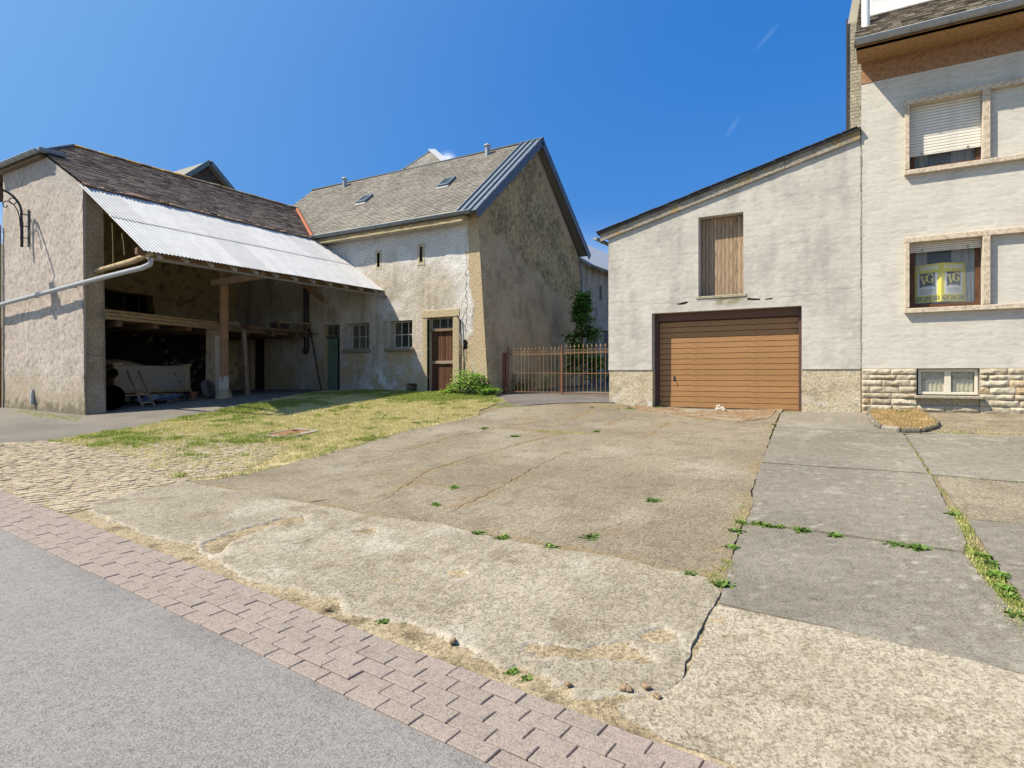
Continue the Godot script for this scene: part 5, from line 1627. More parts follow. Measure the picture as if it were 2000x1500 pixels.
	mb.tri(h0, h1, apex, Color(0.12, 0.1, 0.09))
	mb.tri(h0, apex, P(-22.4, 6.75, VS), Color(0.12, 0.1, 0.09))
	var roof := part(t, "roof", mb, M.slate)
	mb = MB.new()
	var us := Vector3(-1, SK, 0).normalized()
	var keep := func(p: Vector3) -> bool:
		var v := -p.z
		if p.x < -18.22 and v < lerpf(VS - 0.16, VS + 1.35, (p.x + 18.22) / (-19.88 + 18.22)):
			return false
		return p.y > barn_y(v) - 0.04 if v > 14.1 else true
	slates(mb, P(eo, shed_y(eo) + 0.004, VS - 0.08), Vector3.FORWARD, us, 10.2, 4.05, 0.24, 0.125, Color(0.19, 0.155, 0.135), Color(0.32, 0.265, 0.23), keep, 0.02)
	part(roof, "slates", mb, M.slate, true)
	mb = MB.new()   # ridge tiles with yellow lichen
	var v := VS + 1.3
	while v < 16.6:
		var w := rng.randf_range(0.3, 0.4)
		var c := mix(Color(0.24, 0.19, 0.14), Color(0.5, 0.31, 0.06), sm(0.2, 0.6, rng.randf()) * sm(15.0, 10.0, v))
		mb.bar(P(-19.82, shed_y(-19.84) + 0.03, v), P(-19.82, shed_y(-19.84) + 0.03 + rng.randfn(0, 0.01), v + w - 0.01), 0.2, 0.05, c, 0.012, Vector2.ZERO, Vector3(0.45, 1, 0))
		v += w
	part(roof, "ridge_tiles", mb, M.slate, true)
	mb = MB.new()
	mb.tube([h1 + Vector3(0, 0.02, 0), apex + Vector3(0, 0.03, 0)], 0.05, 6, Color(0.12, 0.14, 0.16))
	part(roof, "hip_cap", mb, M.zinc)
	# ragged red tile course over the corrugated sheets
	mb = MB.new()
	v = VS - 0.05
	while v < 14.1:
		var w := rng.randf_range(0.16, 0.3)
		mb.bar(P(eo + rng.randf_range(-0.03, 0.05), shed_y(eo) - 0.01 + rng.randfn(0, 0.008), v), P(eo + rng.randf_range(-0.03, 0.05), shed_y(eo) - 0.01, v + w), 0.16, 0.03, mix(Color(0.3, 0.16, 0.1), Color(0.38, 0.3, 0.22), rng.randf()), 0.0, Vector2.ZERO, Vector3(0.5, 1, 0))
		v += w
	part(t, "eaves_tiles", mb, M.slate, true)
	# terracotta flashing where the roof dies into the barn roof
	mb = MB.new()
	var fl := []
	for i in 9:
		var s := lerpf(eo, -19.6, i / 8.0)
		var y := shed_y(s)
		fl.append(P(s, y + 0.03, 14.2 + (y - 6.2) / BK - 0.03))
	mb.tube(fl, 0.07, 6, Color(0.42, 0.16, 0.09))
	part(t, "valley_flashing", mb, M.plaster)
	# hip gutter on the street end
	gutter(t, P(L - 0.15, 7.2, VS - 0.24), P(-18.1, 7.2, VS - 0.24), 0.075, Color(0.3, 0.33, 0.35), M.zinc, 0.45, 1.0)
	mb = MB.new()
	mb.box(P(-18.06, 7.2, VS + 0.05), Vector3(0.16, 0.1, 0.6), Color(0.22, 0.24, 0.26), Basis(), 0.01)
	mb.box(P(-19.5, 7.12, VS - 0.08), Vector3(2.5, 0.09, 0.14), Color(0.2, 0.15, 0.09), Basis(), 0.005)
	part(t, "hip_trim", mb, M.zinc)
	# corrugated sheets: two tiers of nine
	var s_top := eo - 0.05
	var s_mid := -14.95
	var s_low := -13.5
	var v0 := VS - 0.12
	var wd := (VB - 0.02 - v0) / 9.0
	for tier in 2:
		for i in 9:
			var q := MB.new()
			var a := v0 + wd * i
			var tone := mix(Color(0.52, 0.515, 0.5), Color(0.62, 0.615, 0.6), rng.randf())
			corrugated(q, a, a + wd + 0.02, s_top if tier == 0 else s_mid, (s_mid + 0.1) if tier == 0 else s_low + rng.randf_range(-0.01, 0.02), (0.02 if tier == 0 else 0.008) + 0.003 * (i % 2), tone)
			part(t, "corrugated_sheet", q, M.sheet_metal)
	# timber: eaves purlin, rafters, posts, tie beam, braces
	var w0 := Color(0.2, 0.13, 0.075)
	var w1 := Color(0.29, 0.2, 0.125)
	mb = MB.new()
	mb.bar(P(-13.85, corr_y(-13.85) - 0.2, VS - 0.1), P(-13.85, corr_y(-13.85) - 0.2, VB), 0.12, 0.15, w0, 0.015)
	part(t, "purlin", mb, M.wood)
	for i in 12:
		mb = MB.new()
		var vv := VS + 0.25 + i * 0.6
		mb.tube([P(-13.52, corr_y(-13.52) - 0.11, vv), P(s_top - 0.3, corr_y(s_top - 0.3) - 0.12, vv + rng.randfn(0, 0.02))], 0.045, 7, Color(0.46, 0.4, 0.31))
		part(t, "rafter", mb, M.wood)
	for y in [0.0]:
		mb = MB.new()
		mb.bar(P(-15.9, corr_y(-15.9) - 0.28, VS + 0.3), P(-15.9, corr_y(-15.9) - 0.28, VB), 0.16, 0.18, w0, 0.012)
		part(t, "purlin", mb, M.wood)
	mb = MB.new()
	mb.bar(P(-15.54, 1.18, 10.43), P(-15.54, 5.5, 10.43), 0.16, 0.17, Color(0.31, 0.19, 0.105), 0.012, Vector2.ZERO, Vector3.BACK)
	part(t, "post", mb, M.wood)
	mb = MB.new()
	mb.lathe(P(-15.54, 0.9, 10.43), [[0.24, 0.0], [0.23, 0.06], [0.17, 0.27], [0.15, 0.3], [0.0, 0.3]], 8, Color(0.36, 0.3, 0.2))
	part(t, "post_base", mb, M.stone)
	mb = MB.new()   # whitewashed foot of the post
	for k in 5:
		mb.box(P(-15.54 + (k - 2) * 0.034, 1.18 + [0.28, 0.42, 0.36, 0.22, 0.3][k] * 0.5, 10.345), Vector3(0.034, [0.28, 0.42, 0.36, 0.22, 0.3][k], 0.008), Color(0.55, 0.52, 0.48))
		mb.box(P(-15.457, 1.18 + 0.2, 10.365 + k * 0.033), Vector3(0.008, [0.3, 0.4, 0.35, 0.45, 0.3][k], 0.034), Color(0.55, 0.52, 0.48))
	part(t, "whitewash", mb, M.plaster)
	mb = MB.new()
	mb.bar(P(-15.85, 4.12, 10.3), P(-13.7, 4.16, 10.3), 0.13, 0.17, w1, 0.012)
	part(t, "tie_beam", mb, M.wood)
	mb = MB.new()
	mb.bar(P(-15.5, 4.2, 10.5), P(-14.9, 4.75, 11.1), 0.1, 0.1, w1, 0.01)
	part(t, "brace", mb, M.wood)
	mb = MB.new()
	mb.bar(P(-14.6, 4.28, 12.3), P(-15.0, 3.95, 13.4), 0.12, 0.14, w0, 0.01)
	part(t, "brace", mb, M.wood)
	mb = MB.new()
	mb.tube([P(-15.95, 1.02, 11.45), P(-16.0, 2.0, 11.42), P(-16.05, 2.95, 11.4)], [0.07, 0.062, 0.068], 8, Color(0.26, 0.19, 0.13))
	part(t, "post", mb, M.wood)
	mb = MB.new()
	mb.box(P(-16.1, 2.55, 11.42), Vector3(0.06, 0.75, 0.1), Color(0.24, 0.2, 0.16))
	mb.box(P(-15.95, 2.98, 11.45), Vector3(0.3, 0.13, 0.16), Color(0.13, 0.07, 0.045))
	part(t, "post_cleat", mb, M.wood)
	# masonry stub behind the post
	var pcol := func(p: Vector2, w: Vector3) -> Color: return mix(mix(Color(0.42, 0.33, 0.21), Color(0.34, 0.26, 0.16), 0.5 + nz("mid", w * 2)), Color(0.2, 0.15, 0.1), sm(0.2, 0.5, nz("fine", w * 0.7)) * 0.7)
	var pier := wall(t, "pier", PackedVector2Array([Vector2(-16.42, 0.6), Vector2(-15.98, 0.6), Vector2(-16.0, 2.6), Vector2(-16.1, 2.86), Vector2(-16.38, 2.9)]), [], [crack(PackedVector2Array([Vector2(-16.22, 2.6), Vector2(-16.2, 2.2), Vector2(-16.25, 1.9)]), 0.02, 5.0)], 0.06, vmap(10.45), Vector3.BACK, func(w): return 0.015 * nz("mid", w * 2) + 0.006 * nz("fine", w), pcol, M.plaster, 0.36)
	mb = MB.new()
	mb.box(P(-15.985, 1.75, 10.63), Vector3(0.03, 1.9, 0.34), Color(0.5, 0.47, 0.42))
	part(t, "pier_plaster", mb, M.plaster)
	# loft: planks laid along the front, joists behind
	for i in 3:
		mb = MB.new()
		mb.bar(P(-16.2 + i * 0.02, 3.16 - i * 0.085, VS + 0.42), P(-16.25 + i * 0.02, 3.07 - i * 0.08, 10.7), 0.07 + 0.03 * i, 0.07, mix(Color(0.3, 0.2, 0.1), Color(0.4, 0.29, 0.16), rng.randf()), 0.006, Vector2(i, i))
		part(t, "loft_plank", mb, M.wood)
	mb = MB.new()
	mb.bar(P(-16.35, 2.97, 10.5), P(-16.9, 3.0, VB), 0.16, 0.2, Color(0.22, 0.15, 0.085), 0.01)
	part(t, "loft_beam", mb, M.wood)
	for i in 7:
		mb = MB.new()
		var vv := VS + 0.8 + i * 0.9
		mb.bar(P(-16.3, 2.88, vv), P(-20.6, 2.9, vv + 0.05), 0.12, 0.15, Color(0.15, 0.1, 0.06), 0.01)
		part(t, "joist", mb, M.wood)
	for i in 16:
		mb = MB.new()
		var s := -16.5 - i * 0.262
		mb.bar(P(s, 2.985, VS + 0.5), P(s, 2.985, VB - 0.05), 0.25, 0.025, mix(Color(0.14, 0.1, 0.06), Color(0.2, 0.15, 0.1), rng.randf()))
		part(t, "loft_board", mb, M.wood)
	# debarked pole between wall and eaves
	mb = MB.new()
	mb.tube([P(-16.6, 4.1, VS + 0.3), P(-15.6, 4.13, VS + 0.25), P(-14.6, 4.16, VS + 0.2), P(-13.6, 4.22, VS + 0.1)], [0.065, 0.06, 0.07, 0.05], 8, Color(0.46, 0.36, 0.22))
	part(t, "pole", mb, M.wood)
	# rainwater: gutter and slanting pipe
	gutter(t, P(-13.4, corr_y(-13.4) - 0.08, VS - 0.1), P(-13.4, corr_y(-13.4) - 0.12, VB), 0.05, Color(0.2, 0.19, 0.175), M.zinc, 0.7, -1.0)
	mb = MB.new()
	mb.tube([P(-13.4, 4.08, VS - 0.02), P(-13.42, 3.95, VS - 0.03), P(-13.6, 3.88, VS - 0.1), P(-15.0, 3.77, VS - 0.22), P(-21.6, 3.42, VS - 0.2)], 0.055, 12, Color(0.32, 0.335, 0.35))
	part(t, "downpipe", mb, M.plastic)
	for q in [[-18.6, 3.58], [-16.6, 3.685]]:
		mb = MB.new()
		mb.tube([P(q[0], q[1], VS), P(q[0], q[1], VS - 0.16)], 0.012, 5, Color(0.2, 0.2, 0.2))
		part(t, "pipe_bracket", mb, M.iron)
	mb = MB.new()
	mb.tube([on_v(63, 790, VS - 0.05), on_v(63, 772, VS - 0.05), on_v(63, 762, VS - 0.02)], 0.045, 8, Color(0.36, 0.37, 0.37))
	part(t, "pipe_stub", mb, M.plastic)
	mb = MB.new()
	mb.tube([P(L - 0.06, 2.9, VS - 0.07), P(L - 0.06, 5.7, VS - 0.07)], 0.05, 10, Color(0.3, 0.32, 0.3))
	part(t, "corner_pipe", mb, M.zinc)
	mb = MB.new()
	mb.tube([P(L - 0.06, 0.72, VS - 0.07), P(L - 0.06, 2.9, VS - 0.07)], 0.056, 10, Color(0.26, 0.13, 0.07))
	part(t, "corner_pipe", mb, M.rust)
	# strings hanging under the roof edge
	for q in [[219, 436, 221, 528], [238, 456, 243, 498]]:
		mb = MB.new()
		var a := on_v(q[0], q[1], VS + 0.3)
		var b := on_v(q[2], q[3], VS + 0.3)
		mb.tube([a, a.lerp(b, 0.5) + Vector3(0.02, 0, 0), b], 0.01, 5, Color(0.4, 0.35, 0.2))
		part(t, "string", mb, M.cloth)
func corrugated(mb: MB, va: float, vb: float, sa: float, sb: float, lift: float, col: Color) -> void:
	var pitch := 0.088
	var cols := int((vb - va) / pitch * 6.0)
	var rows := 4
	var nn := Vector3(0.655, 1, 0).normalized()
	var k0 := mb.v.size()
	for r in rows + 1:
		var s := lerpf(sa, sb, float(r) / rows)
		for c in cols + 1:
			var v := lerpf(va, vb, float(c) / cols)
			var ph := TAU * v / pitch
			var p: Vector3 = P(s, corr_y(s), v) + nn * (lift + 0.011 * sin(ph) + 0.012 * N.mid.get_noise_2d(s * 0.4, v * 0.4))
			var dn := 0.011 * cos(ph) * TAU / pitch
			var n2 := (nn + Vector3(0, 0, 1) * dn).normalized()
			mb.vert(p, n2, mix(col, Color(0.42, 0.42, 0.42), sm(0.1, 0.6, N.streak.get_noise_2d(s * 0.5, v * 3.0)) * 0.2), Vector2(s, v))
	for r in rows:
		for c in cols:
			var i := k0 + r * (cols + 1) + c
			mb.ix.append_array([i, i + 1, i + cols + 1, i + 1, i + cols + 2, i + cols + 1])

# ---------- gate ----------
func gate_leaf(label: String, a: Vector3, b: Vector3, count: int, yb: float, ym: float, yt: float, yf: float, post_at_b: bool) -> void:
	var t := thing("gate_leaf", label, "gate", Vector3(a.x, yb - 0.05, a.z), "rusty wrought iron gate leaves")
	var c0 := Color(0.2, 0.12, 0.068)
	var c1 := Color(0.4, 0.31, 0.19)
	for y in [yb, ym, yt]:
		var mb := MB.new()
		mb.bar(Vector3(a.x, y, a.z), Vector3(b.x, y, b.z), 0.014, 0.032 if y != ym else 0.024, c0, 0.003)
		part(t, "rail", mb, M.rust)
	for i in count:
		var p := a.lerp(b, (i + 0.7) / (count + 0.4))
		var mb := MB.new()
		var c := mix(c0, c1, rng.randf() * 0.7 + 0.3 * (p.x + 9.5) / 3.6)
		var top := yf + rng.randfn(0, 0.006)
		mb.tube([Vector3(p.x, yb, p.z), Vector3(p.x + rng.randfn(0, 0.004), top - 0.09, p.z)], 0.008, 6, c)
		var bar := part(t, "bar", mb, M.rust)
		mb = MB.new()
		mb.lathe(Vector3(p.x, top - 0.1, p.z), [[0.008, 0.0], [0.02, 0.025], [0.027, 0.045], [0.012, 0.075], [0.0, 0.12]], 6, c)
		mb.bar(Vector3(p.x - 0.028, top - 0.055, p.z), Vector3(p.x + 0.028, top - 0.055, p.z), 0.01, 0.014, c)
		part(bar, "spear_head", mb, M.rust)
		mb = MB.new()
		for s in [-1.0, 1.0]:
			mb.tube([Vector3(p.x, yt + 0.02, p.z), Vector3(p.x + s * 0.035, yt + 0.03, p.z), Vector3(p.x + s * 0.055, yt + 0.07, p.z), Vector3(p.x + s * 0.04, yt + 0.1, p.z), Vector3(p.x + s * 0.018, yt + 0.085, p.z)], 0.006, 5, c)
		part(bar, "scroll", mb, M.rust)
	if post_at_b:
		var mb := MB.new()
		mb.bar(Vector3(b.x, yb - 0.12, b.z), Vector3(b.x, yt + 0.06, b.z), 0.055, 0.055, Color(0.27, 0.13, 0.08), 0.005, Vector2.ZERO, Vector3.BACK)
		mb.lathe(Vector3(b.x, yt + 0.06, b.z), [[0.035, 0.0], [0.02, 0.04], [0.035, 0.08], [0.02, 0.12], [0.012, 0.16], [0.0, 0.24]], 8, Color(0.27, 0.135, 0.085))
		part(t, "meeting_stile", mb, M.rust)
	var mb2 := MB.new()
	mb2.bar(Vector3(a.x, yb - 0.02, a.z), Vector3(a.x, yt + 0.06, a.z), 0.04, 0.04, Color(0.25, 0.1, 0.07), 0.004, Vector2.ZERO, Vector3.BACK)
	mb2.lathe(Vector3(a.x, yt + 0.05, a.z), [[0.03, 0.0], [0.02, 0.05], [0.03, 0.09], [0.0, 0.24]], 8, Color(0.25, 0.1, 0.07))
	part(t, "hinge_stile", mb2, M.rust)
func gates() -> void:
	var gv := 14.95
	gate_leaf("rusty iron gate leaf hung at the barn gable, with tall meeting stile", P(-9.28, 0, gv + 0.05), P(-7.62, 0, gv + 0.12), 14, 1.14, 1.66, 2.17, 2.38, true)
	gate_leaf("rusty iron gate leaf hung against the garage wall", P(-5.93, 0, gv - 0.1), P(-7.54, 0, gv + 0.05), 12, 1.13, 1.65, 2.19, 2.42, false)
	var mb := MB.new()
	mb.bar(P(-9.4, 0.95, gv + 0.05), P(-9.4, 2.24, gv + 0.05), 0.1, 0.09, Color(0.2, 0.075, 0.055), 0.008, Vector2.ZERO, Vector3.BACK)
	for y in [1.3, 2.1]:
		mb.box(P(-9.33, y, gv + 0.05), Vector3(0.1, 0.05, 0.03), Color(0.16, 0.07, 0.05))
	single("gate_post", mb, M.rust, "dark red iron gate post beside the barn gable", "gate post", P(-9.4, 0.95, gv + 0.05))

# ---------- buildings behind ----------
func behind() -> void:
	var t := thing("rear_wing", "pale rendered farm wing with metal roof beyond the iron gate", "farm building", P(-9.85, 1.25, 25))
	var h1 := on_s(1153, 651, -9.85)
	var h2 := on_s(1169, 651, -9.85)
	var h3 := on_s(1179, 645, -9.85)
	var wc := func(p: Vector2, w: Vector3) -> Color: return mix(mix(Color(0.5, 0.49, 0.47), Color(0.36, 0.34, 0.3), 0.5 + nz("mid", w)), Color(0.22, 0.2, 0.17), sm(0.1, 0.5, N.streak.get_noise_2d(p.x * 2.5, p.y * 0.4) + 0.3 * nz("fine", w * 0.6)) * 0.7)
	var sl := on_s(1173, 572, -9.85)
	wall(t, "side_wall", rect(Vector2(21.2, 0.5), Vector2(34, 5.75)), [rect(Vector2(-h1.z, 0.4), Vector2(-h2.z, h1.y)), rect(Vector2(-h3.z, 0.4), Vector2(-h3.z + 1.2, h3.y)), rect(Vector2(-sl.z - 0.12, sl.y - 0.28), Vector2(-sl.z + 0.12, sl.y + 0.28))], [], 0.12, func(p): return Vector3(-9.85, p.y, -p.x), Vector3.RIGHT, func(w): return 0.02 * nz("mid", w), wc, M.plaster, 0.4)
	boards_v(t, "plank_door", -9.98, -h1.z + 0.01, -h2.z - 0.01, 1.2, h1.y, 5, Color(0.12, 0.13, 0.13))
	boards_v(t, "plank_door", -9.98, -h3.z + 0.01, -h3.z + 1.19, 1.2, h3.y, 7, Color(0.07, 0.08, 0.08))
	var mb := MB.new()
	slab3(mb, P(-9.55, 5.72, 21.2), P(-9.55, 5.72, 34), P(-14, 8.6, 34), P(-14, 8.6, 21.2), 0.06, Color(0.4, 0.43, 0.46))
	slab3(mb, P(-14, 8.6, 21.2), P(-14, 8.6, 34), P(-18.5, 5.7, 34), P(-18.5, 5.7, 21.2), 0.06, Color(0.4, 0.43, 0.46))
	part(t, "roof", mb, M.sheet_metal)
	gutter(t, P(-9.5, 5.68, 21.25), P(-9.5, 5.68, 34), 0.07, Color(0.22, 0.26, 0.3), M.zinc, 0.8, -1.0)
	plain_wall(t, "far_wall", P(-18.2, 0.5, 21.5), P(-18.2, 0.5, 34), 5.8, 0.3, Color(0.4, 0.37, 0.32), M.plaster)
	plain_wall(t, "end_wall", P(-18.2, 0.5, 33.8), P(-10.0, 0.5, 33.8), 5.8, 0.3, Color(0.4, 0.37, 0.32), M.plaster)
	t = thing("garden_wall", "low dark stone wall closing the passage beyond the iron gate", "wall", P(-7.7, 1.2, 26))
	for i in 3:
		for j in 9:
			var q := MB.new()
			q.box(P(-9.5 + j * 0.46 + 0.23 * (i % 2), 1.3 + i * 0.16, 26 + rng.randfn(0, 0.015)), Vector3(0.44, 0.15, 0.3), mix(Color(0.09, 0.07, 0.055), Color(0.15, 0.12, 0.095), rng.randf()), Basis.from_euler(Vector3(0, rng.randfn(0, 0.02), rng.randfn(0, 0.015))), 0.02)
			part(t, "stone", q, M.stone)
	# pyramid roof behind the barn ridge
	t = thing("rear_barn", "slate pyramid roof with pale metal hip behind the barn ridge", "farm building", P(-18.5, 1.2, 24))
	mb = MB.new()
	mb.box(P(-18.2, 5.0, 24.5), Vector3(7.0, 8.4, 7.0), Color(0.4, 0.36, 0.3))
	part(t, "walls", mb, M.plaster)
	var ap := P(-19.24, 12.57, 24)
	var a := P(-21.5, 8.9, 20.0)
	var b := P(-13.7, 8.7, 20.0)
	var c := P(-13.7, 8.7, 28.5)
	var d := P(-22.5, 8.7, 28.5)
	mb = MB.new()
	for e in [[a, b], [b, c], [c, d], [d, a]]:
		mb.tri(e[0], e[1], ap, Color(0.24, 0.235, 0.225))
	var roof := part(t, "roof", mb, M.slate)
	mb = MB.new()
	var al := Vector3.RIGHT
	var upv := (ap - Vector3(ap.x, a.y, a.z)).normalized()
	slates(mb, a, al, upv, 7.8, 5.2, 0.22, 0.14, Color(0.21, 0.2, 0.185), Color(0.33, 0.31, 0.28), func(p): return p.x > lerpf(a.x, ap.x, (p.y - a.y) / (ap.y - a.y)) and p.x < lerpf(b.x, ap.x, (p.y - a.y) / (ap.y - a.y)))
	part(roof, "slates", mb, M.slate, true)
	mb = MB.new()
	mb.bar(ap + Vector3(0, 0.06, 0), b + Vector3(0, 0.06, 0), 0.34, 0.05, Color(0.5, 0.52, 0.54), 0.0, Vector2.ZERO, Vector3(0.3, 1, 0.4))
	part(roof, "hip_flashing", mb, M.sheet_metal)
	mb = MB.new()
	mb.tube([ap, a], 0.06, 6, Color(0.2, 0.22, 0.24))
	part(roof, "hip_cap", mb, M.zinc)
	# slate gable beyond the shed ridge; its shade is put into the slate colour
	t = thing("neighbour_house", "distant house showing a slate-hung gable with painted-in shade over the shed ridge", "house", P(-33, 1, 19.2))
	mb = MB.new()
	mb.box(P(-36, 4.5, 19.2), Vector3(11.8, 9.0, 8.2), Color(0.35, 0.32, 0.28))
	part(t, "walls", mb, M.plaster)
	mb = MB.new()
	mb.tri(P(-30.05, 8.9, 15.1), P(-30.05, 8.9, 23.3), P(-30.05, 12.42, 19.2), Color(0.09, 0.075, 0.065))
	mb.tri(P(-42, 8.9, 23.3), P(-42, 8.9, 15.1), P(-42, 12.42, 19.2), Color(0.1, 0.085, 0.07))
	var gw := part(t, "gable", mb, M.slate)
	mb = MB.new()
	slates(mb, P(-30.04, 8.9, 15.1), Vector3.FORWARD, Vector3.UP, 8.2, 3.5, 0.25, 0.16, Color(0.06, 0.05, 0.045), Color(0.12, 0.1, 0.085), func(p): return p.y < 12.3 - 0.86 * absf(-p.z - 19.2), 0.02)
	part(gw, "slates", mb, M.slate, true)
	mb = MB.new()
	slab3(mb, P(-42.2, 8.75, 14.8), P(-29.8, 8.75, 14.8), P(-29.8, 12.55, 19.2), P(-42.2, 12.55, 19.2), 0.12, Color(0.27, 0.255, 0.23))
	slab3(mb, P(-29.8, 8.75, 23.6), P(-42.2, 8.75, 23.6), P(-42.2, 12.55, 19.2), P(-29.8, 12.55, 19.2), 0.12, Color(0.27, 0.255, 0.23))
	part(t, "roof", mb, M.slate)
	mb = MB.new()
	for v in [14.75, 23.65]:
		mb.bar(P(-29.75, 8.7, v), P(-29.75, 12.5, 19.2), 0.06, 0.22, Color(0.13, 0.18, 0.18))
	part(t, "bargeboard", mb, M.zinc)
func boards_v(parent: Node, called: String, s: float, v0: float, v1: float, y0: float, y1: float, count: int, c: Color) -> void:
	for i in count:
		var q := MB.new()
		q.box(P(s, (y0 + y1) * 0.5, lerpf(v0, v1, (i + 0.5) / count)), Vector3(0.03, y1 - y0, absf(v1 - v0) / count - 0.008), c * rng.randf_range(0.85, 1.1), Basis(), 0.004)
		part(parent, called, q, M.painted_wood)

# ---------- lamp ----------
func arc(c: Vector2, r: float, a0: float, a1: float, n := 12) -> Array:
	var o := []
	for i in n + 1:
		var a := lerpf(a0, a1, float(i) / n)
		o.append(c + Vector2(cos(a), sin(a)) * r)
	return o
func lamp() -> void:
	var s := -19.15
	var t := thing("street_lamp", "black wrought iron lantern bracket on the roughcast shed wall", "street lamp", P(s, 4.9, VS))
	var ic := Color(0.035, 0.045, 0.05)
	var mb := MB.new()
	mb.bar(P(s, 4.93, VS - 0.03), P(s, 5.9, VS - 0.03), 0.06, 0.02, ic, 0.0, Vector2.ZERO, Vector3.BACK)
	part(t, "wall_plate", mb, M.iron)
	for y in [5.15, 5.45, 5.75]:
		mb = MB.new()
		mb.tube([P(s, y, VS - 0.02), P(s, y, VS - 0.22)], 0.014, 6, ic)
		part(t, "stay", mb, M.iron)
	# stem, then a quarter bend out over the street; points are (distance from wall, height)
	var pts := [Vector2(0.18, 4.9), Vector2(0.18, 5.3), Vector2(0.18, 5.6)]
	pts.append_array(arc(Vector2(0.68, 5.78), 0.5, PI, PI * 0.45, 12))
	pts.append_array([Vector2(0.95, 6.27), Vector2(1.15, 6.24)])
	mb = MB.new()
	mb.tube(pts.map(func(q): return P(s, q.y, VS - q.x)), 0.03, 8, ic)
	mb.tube([P(s, 4.9, VS - 0.15), P(s, 5.55, VS - 0.15)], 0.014, 6, ic)
	part(t, "arm", mb, M.iron)
	mb = MB.new()
	mb.tube(arc(Vector2(0.37, 6.04), 0.075, 0, TAU, 16).map(func(q): return P(s, q.y, VS - q.x)), 0.013, 6, ic, false)
	part(t, "ring", mb, M.iron)
	mb = MB.new()
	var sc := [Vector2(0.2, 5.4), Vector2(0.22, 5.65), Vector2(0.27, 5.84), Vector2(0.35, 5.96), Vector2(0.45, 6.02), Vector2(0.53, 6.0), Vector2(0.575, 5.93), Vector2(0.56, 5.86), Vector2(0.51, 5.84), Vector2(0.48, 5.88), Vector2(0.5, 5.91)]
	mb.tube(sc.map(func(q): return P(s, q.y, VS - q.x)), 0.014, 6, ic)
	part(t, "scroll", mb, M.iron)
	var at := P(s, 5.2, VS - 1.12)
	mb = MB.new()
	mb.tube([P(s, 6.25, VS - 1.12), P(s, 5.95, VS - 1.12)], 0.016, 6, ic)
	mb.lathe(at, [[0.1, 0.18], [0.2, 0.5], [0.22, 0.52], [0.15, 0.64], [0.06, 0.72], [0.05, 0.76], [0.0, 0.78]], 6, ic)
	mb.lathe(at, [[0.0, -0.02], [0.07, 0.02], [0.1, 0.08], [0.1, 0.18]], 6, ic)
	part(t, "lantern", mb, M.iron)

# ---------- things in the shed ----------
func tyre(label: String, at: Vector3, R: float, r: float, B: Basis, with_rim: bool) -> void:
	var t := thing("car_tyre", label, "tyre", at)
	var mb := MB.new()
	var prof := []
	for i in 17:
		var a := TAU * i / 16.0
		prof.append([R - r + r * signf(sin(a)) * pow(absf(sin(a)), 0.6), -cos(a) * r * 0.95 * (1.0 if absf(cos(a)) < 0.9 else 0.96)])
	mb.lathe(at, prof, 28, Color(0.095, 0.085, 0.075), B)
	part(t, "tread", mb, M.rubber)
	if with_rim:
		mb = MB.new()
		mb.lathe(at, [[R - 2 * r + 0.01, 0.06], [R - 2 * r - 0.02, 0.05], [0.14, 0.0], [0.06, 0.03], [0.0, 0.035]].map(func(q): return [q[0], -q[1]]), 24, Color(0.17, 0.165, 0.16), B)
		part(t, "rim", mb, M.iron)
		for i in 10:
			mb = MB.new()
			var a := TAU * i / 10.0
			mb.box(at + B * Vector3(cos(a) * 0.15, 0.03, sin(a) * 0.15), Vector3(0.045, 0.012, 0.028), Color(0.012, 0.012, 0.012), B * Basis(Vector3.UP, -a), 0.004)
			part(t, "rim_slot", mb, M.plain)
